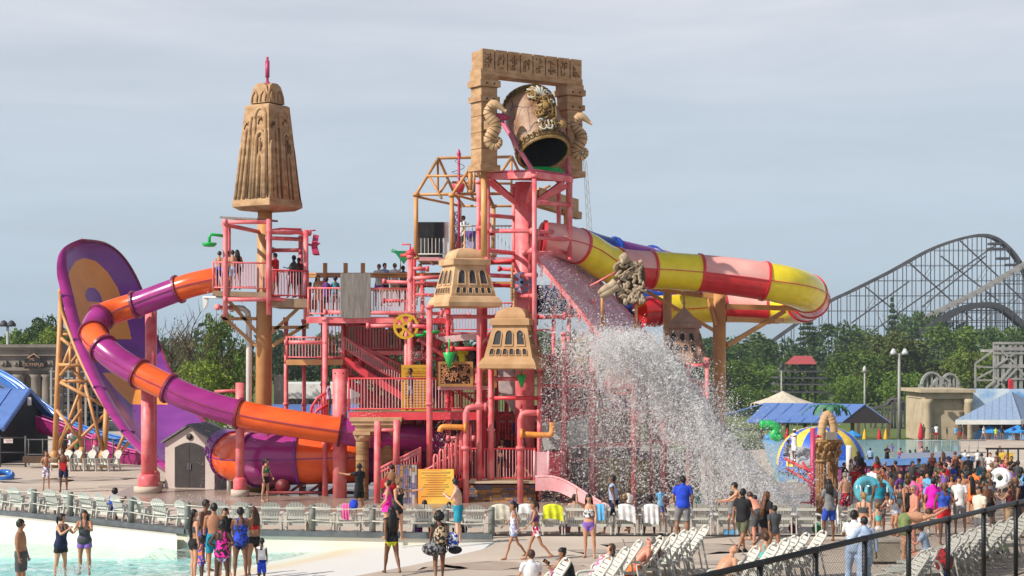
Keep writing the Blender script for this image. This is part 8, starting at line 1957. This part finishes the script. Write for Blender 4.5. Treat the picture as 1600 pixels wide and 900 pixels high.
thing_mesh(m_,'towel',[cloth(c)for c in ('orange','yellow','magenta','blue','teal')],M,'towel with orange, yellow, magenta and blue stripes over a lounger','towel','towels on the chairs')
on_l(lg2[0],-.35,.44,1.76,300,'recline','light','grey',[('shorts','black')],'bald man with pink skin lying behind the black fence',hairstyle='bald',build=1.2)
on_l(lg2[3],-.2,.44,1.66,185,'sit','light','brown',[('tankini','aqua')],'woman in an aqua swimsuit sitting with her back turned behind the black fence',fem=True,hairstyle='short',build=1.1)
person(P(1335,926,38.0),1.78,165,'arms','olive','black',[T('white'),('pants','lightblue')],'man in a white shirt and jeans standing behind the black fence',build=1.1)
person(P(1352,926,37.2),1.62,200,'stand','olive','black',[('longtee','lightblue'),('pants','lightblue')],'teenager in a long grey blue shirt beside the man in white',build=1.1)
who(1372,868,1.32,190,'walk','light','lightbrown',[('bra','aqua'),('brief','white')],'girl in an aqua bikini walking behind the black fence',child=True,fem=True,hairstyle='bun')
who(1412,872,1.8,98,'bow','light','brown',[('shorts','camo')],'big man in camouflage shorts bent right over a bag',build=1.25)
person(GX(1450,42.5),1.5,250,'sitf','red','brown',[('cap','royal'),('tee','lightblue')],'person in a blue cap sitting low behind the black fence',pz=.44)
m_=MB();c=GX(1475,39.4);m_.ball(c+Vector((0,0,.55)),(.22,.18,.3),10,7);thing_mesh(m_,'towel',cloth(('red','maroon')),c+Vector((0,0,.3)),'red patterned towel bundle at the left of the right hand loungers','towel','towels on the chairs')
m_=MB();m_.grid(lambda u,v:c+Vector((-.1+.22*u,-.12-.02*math.sin(u*9),.42-.40*v)),8,6);thing_mesh(m_,'towel',cloth('royal'),c+Vector((0,-.1,.2)),'dark blue towel hanging below the red bundle','towel','towels on the chairs')
person(GX(1565,44.2),1.5,240,'sitf','brown','black',[T('lime'),S('navy')],'person in a lime shirt crouching among the right hand loungers',pz=.3)
m_=MB();c=G(1380,880);m_.box(c+Vector((0,0,.33)),(.75,.6,.5));m_.box(c+Vector((0,0,.6)),(.8,.65,.05),m=1);thing_mesh(m_,'table',[mat('table_tan',(.36,.32,.25),.8),mat('table_top_tan',(.45,.41,.33),.7)],c,'low square tan table covered with a cloth behind the black fence','table')
m_=MB();c=GX(1390,34.6);m_.box(c+Vector((0,0,.42)),(.9,.5,.08));
for x in (-.4,.4):m_.beam(c+Vector((x,0,.4)),c+Vector((x,.1,0)),.05)
thing_mesh(m_,'bench',DST,c,'dark bench close behind the black fence','bench')
# tilted rock bed in the corner
ROCK=mat('gravel_bed',(.26,.21,.15),.95,c2=(.12,.1,.07),scale=5,bump=.6,detail=8)
m_=MB();a,b=GX(1500,36.5),GX(1680,44);m_.grid(lambda u,v:a.lerp(b,u)+Vector((1.0*v+.3,-2.5*v,.06+.3*v+.12*math.sin(u*37+v*11)*math.sin(v*9+u*21))),70,16);tag(m_.build('gravel_bed',ROCK),'rough gravel bed in the bottom right corner','gravel',kind='stuff')
# backpack and things carried
bl_=bw_.location;m_=MB();c=Vector(bl_)+Vector((.05,-.21,1.10));m_.ball(c,(.17,.12,.24),12,8);m_.ball(c+Vector((0,-.06,-.1)),(.13,.09,.12),10,6);thing_mesh(m_,'backpack',cloth(('tan','black')),c,'patterned tan and black backpack on the curly haired woman','backpack')
m_=MB();c=Vector(bl_)+Vector((.33,-.06,.98));m_.ball(c,(.15,.12,.2),12,8);m_.ball(c+Vector((.05,0,-.22)),(.17,.12,.1),10,6,1);thing_mesh(m_,'bag',[cloth(('white','blue')),cloth('black')],c,'white and black bundle hanging at the right of the backpack','bag')
m_=MB();c=Vector(bl_)+Vector((-.12,-.2,.80));m_.ball(c,(.28,.16,.17),12,8);thing_mesh(m_,'bag',cloth(('grey','black')),c,'wide grey and black bag slung low behind the curly haired woman','bag')
# ================================================================== black chain link fence in the foreground
root=thing('chain_link_fence',GX(1350,34),'black chain link fence with a thick top rail running up to the right','fence');FB=mat('black_vinyl',(.012,.014,.014),.45)
A=Vector((P(1060,905,26.8).x,26.8,0));B=Vector((P(1620,777,41.9).x,41.9,0));FH=1.8;dF=(B-A);Lf=dF.length;dF.normalize()
m_=MB();m_.tube(A+Vector((0,0,FH)),B+Vector((0,0,FH)),.055,10);m_.build('top_rail',FB,root)
m_=MB();m_.tube(A+Vector((0,0,.06)),B+Vector((0,0,.06)),.02,6);m_.build('bottom_rail',FB,root)
for k in range(9):p=A+dF*(.6+k*2.3);m_=MB();m_.lathe(p,[(.055,0),(.055,FH+.03)],10);m_.lathe(p+Vector((0,0,FH)),[(.075,-.07),(.075,.05)],10);m_.build('post',FB,root)
m_=MB();g_=.075;n_=int(Lf/g_)
for k in range(-int(FH/g_),n_):
 for s in (1,-1):
  a0=k*g_ if s>0 else k*g_+FH;z0_,z1_=.06,FH;x0,x1=a0,a0+s*(z1_-z0_)
  if max(x0,x1)<0 or min(x0,x1)>Lf:continue
  def cl(x,z,xa,za):
   if x<0:t=(0-xa)/(x-xa);return 0,za+(z-za)*t
   if x>Lf:t=(Lf-xa)/(x-xa);return Lf,za+(z-za)*t
   return x,z
  (xa,za),(xb,zb)=cl(x0,z0_,x1,z1_),cl(x1,z1_,x0,z0_)
  m_.beam(A+dF*xa+Vector((0,0,za)),A+dF*xb+Vector((0,0,zb)),.0042,.0042)
m_.build('mesh_panel',FB,root)
# ================================================================== falling water
WD=bpy.data.materials.new('water_drops');WD.use_nodes=True;t=WD.node_tree;b_s=t.nodes['Principled BSDF'];b_s.inputs['Base Color'].default_value=(1,1,1,1);b_s.inputs['Roughness'].default_value=.5
tl=t.nodes.new('ShaderNodeBsdfTranslucent');tl.inputs[0].default_value=(1,1,1,1);ms=t.nodes.new('ShaderNodeMixShader');ms.inputs[0].default_value=.55
t.links.new(b_s.outputs[0],ms.inputs[1]);t.links.new(tl.outputs[0],ms.inputs[2]);tp_=t.nodes.new('ShaderNodeBsdfTransparent');m3=t.nodes.new('ShaderNodeMixShader');m3.inputs[0].default_value=.16;t.links.new(ms.outputs[0],m3.inputs[1]);t.links.new(tp_.outputs[0],m3.inputs[2]);t.links.new(m3.outputs[0],t.nodes['Material Output'].inputs[0])
rw=np.random.default_rng(77);PX=[];SZ=[]
def add_px(x,y,Y,s):PX.append(np.stack([(x-800)/FPX*Y,Y,CH-(y-HOR)/FPX*Y],1));SZ.append(s)
def dsize(n,m=.0145):return .86*m*np.exp(rw.normal(0,.42,n))
rid=np.array([(958,545),(985,520),(1025,530),(1065,570),(1095,610),(1120,650),(1150,685),(1185,722),(1215,760),(1240,800)],float)
dl=np.r_[0,np.cumsum(np.hypot(*np.diff(rid,axis=0).T))];dl/=dl[-1]
def ridge(t):return np.interp(t,dl,rid[:,0]),np.interp(t,dl,rid[:,1])
# clusters that trail back and down from the leading edge
NC=3100;t_=rw.random(NC)**.9;cx_,cy_=ridge(t_);back=rw.gamma(1.05,30,NC);dn=rw.gamma(1.1,26,NC)
cx_=cx_-back*.95;cy_=cy_+dn-back*.10
keep=(cy_<812)&(cx_>850)&(cy_>505+np.clip((955-cx_),0,200)*.4);cx_,cy_,t_=cx_[keep],cy_[keep],t_[keep]
cY=57.5+rw.normal(0,1.3,len(cx_))-np.clip(cy_-600,0,250)*.016
for x,y,Y in zip(cx_,cy_,cY):
 n=int(rw.integers(12,60));a=rw.normal(0,1,(n,3));L_=rw.uniform(4,13);ang=math.radians(rw.uniform(35,80));ax_=rw.exponential(1,n)*rw.choice([-1,1],n)
 add_px(x+math.cos(ang)*ax_*L_+a[:,0]*3.2,y+math.sin(ang)*ax_*L_+a[:,1]*3.2,Y+a[:,2]*.25,dsize(n))
# loose spray inside and in front of the edge
n=34000;t_=rw.random(n);x,y=ridge(t_);b=rw.exponential(75,n);x=x-b*.9+rw.normal(0,9,n)+rw.exponential(5,n);y=y+rw.exponential(60,n)+rw.normal(0,6,n);k=(y<815)&(x>845);add_px(x[k],y[k],57.5+rw.normal(0,1.3,k.sum())-np.clip(y[k]-600,0,250)*.02,dsize(k.sum(),.013))
n=9000;t_=rw.random(n)**.7;x,y=ridge(t_);add_px(x+rw.exponential(1,n)*(4+26*t_),y-rw.exponential(1,n)*(2+13*t_)+rw.normal(0,1,n)*(2+7*t_),57-3*t_+rw.normal(0,1,n),dsize(n,.012))
for (t0,t1,n,bx_,m_s)in ((0,.35,2600,26,.026),(.75,1,1100,16,.022),(.3,.8,1500,20,.022)):   # torn sheets and lumps of water
 t_=rw.uniform(t0,t1,n);x,y=ridge(t_);add_px(x-rw.exponential(bx_,n),y+rw.exponential(bx_*.6,n)+rw.normal(0,5,n),57-3*t_+rw.normal(0,.8,n),dsize(n,m_s))
# curtain of drops below the near edge of the ramp: strings falling from each slat
for k in range(330):
 u=rw.random();x0=838+135*u;y0=408+150*u+rw.uniform(-3,3);L_=rw.uniform(30,330)*(1-.2*u);n=int(L_*.38);f=rw.random(n)**1.2
 add_px(x0+rw.normal(0,1.4,n)+9*f+rw.normal(0,.6,n),np.minimum(y0+L_*f,795),np.full(n,60+rw.normal(0,.8)),dsize(n,.010))
n=17000;x=rw.uniform(842,1030,n);y=rw.uniform(430,800,n);k=y>410+(x-838)*1.1;add_px(x[k],y[k],rw.uniform(58,62.5,k.sum()),dsize(k.sum(),.0105))
# sheet of water running down the ramp
n=5200;u=rw.random(n);v=rw.random(n)**.75;TLn,TRn,BRn,BLn=[np.array(p)for p in (TLp,TRp,BRp,BLp)]
pp=(TLn*(1-v)[:,None]+BLn*v[:,None])*(1-u)[:,None]+(TRn*(1-v)[:,None]+BRn*v[:,None])*u[:,None];pp[:,2]+=.07+rw.exponential(.05,n);PX.append(pp);SZ.append(dsize(n,.014))
def drops_object(name,label,C,S_,m=WD):
 C=np.concatenate(C);s=np.concatenate(S_);n=len(C);d=rw.normal(size=(n,4,3))*.35+np.array([[1,0,-.7],[-1,0,-.7],[0,1,.7],[0,-1,.7]]);e_=rw.exponential(.35,(n,1))+.8;d=d*np.stack([e_**-.45,e_**-.45,e_],2);d[:,:,0]+=d[:,:,2]*.45;V=(C[:,None,:]+d*s[:,None,None]).reshape(-1,3)
 F=(np.arange(n)[:,None,None]*4+np.array([[0,1,2],[0,3,1],[0,2,3],[1,3,2]])[None]).reshape(-1,3);me=mesh_np(name,V,F,[m],False);o=bpy.data.objects.new(name,me);COL.objects.link(o);return tag(o,label,'splash',kind='stuff')
drops_object('water_splash','white bursting splash of water falling from the ramp',PX,SZ)
PX=[];SZ=[]   # small sprays elsewhere
for (cx0,cy0,sx0,sy0,Y,n)in ((655,470,16,9,62.5,1100),(662,488,14,12,62.5,500),(650,556,14,8,62,260),(697,690,10,22,60.5,500),(330,735,9,45,63.5,380),(300,783,34,5,61,1500),(350,782,18,4,61,700),(326,475,3,18,64.5,120),(374,470,4,14,64,100),(570,648,14,4,61.5,400)):
 add_px(rw.normal(cx0,sx0,n),rw.normal(cy0,sy0,n),np.full(n,Y)+rw.normal(0,.3,n),dsize(n,.009))
drops_object('water_spray','fine sprays of water around the pipes and below the wide tube',PX,SZ)
PX=[];SZ=[]   # foam kicked up by the two wading women
for (cx0,cy0,Y)in ((95,893,43),(132,886,43.8),(118,890,43.4)):n=500;add_px(rw.normal(cx0,7,n),rw.normal(cy0,4,n),np.full(n,Y)+rw.normal(0,.2,n),dsize(n,.009))
drops_object('wading_splash','small splash around the legs of the wading women',PX,SZ)
# ================================================================== haze
def vol(name,mb,dens,col,label,kind='stuff'):
 m=bpy.data.materials.new(name);m.use_nodes=True;t=m.node_tree;t.nodes.clear();o=t.nodes.new('ShaderNodeOutputMaterial');v=t.nodes.new('ShaderNodeVolumePrincipled')
 v.inputs['Color'].default_value=(*col,1);v.inputs['Density'].default_value=dens;v.inputs['Anisotropy'].default_value=.2;t.links.new(v.outputs[0],o.inputs['Volume'])
 ob=mb.build(name,m);return tag(ob,label,name.split('_')[-1],kind=kind)
m_=MB();m_.box((100,800,22),(3400,1800,64));vol('haze',m_,.0002,(.74,.85,.97),'faint blue summer haze in the air')
m_=MB()
for (x,y,Y,rx,ry,rz)in ((1010,580,58,1.5,1.6,1.1),(1060,650,57,2.0,1.8,1.6),(1120,720,56,2.0,1.8,1.3),(1000,700,57,2.6,1.8,2.2),(1175,765,55.5,1.4,1.6,.7),(920,660,59,1.5,1.2,2.6)):
 m_=MB();m_.ball(P(x,y,Y),(rx,ry,rz),20,12);o=vol('spray_mist',m_,.03,(.97,.98,1),'thin white mist hanging inside the splash')
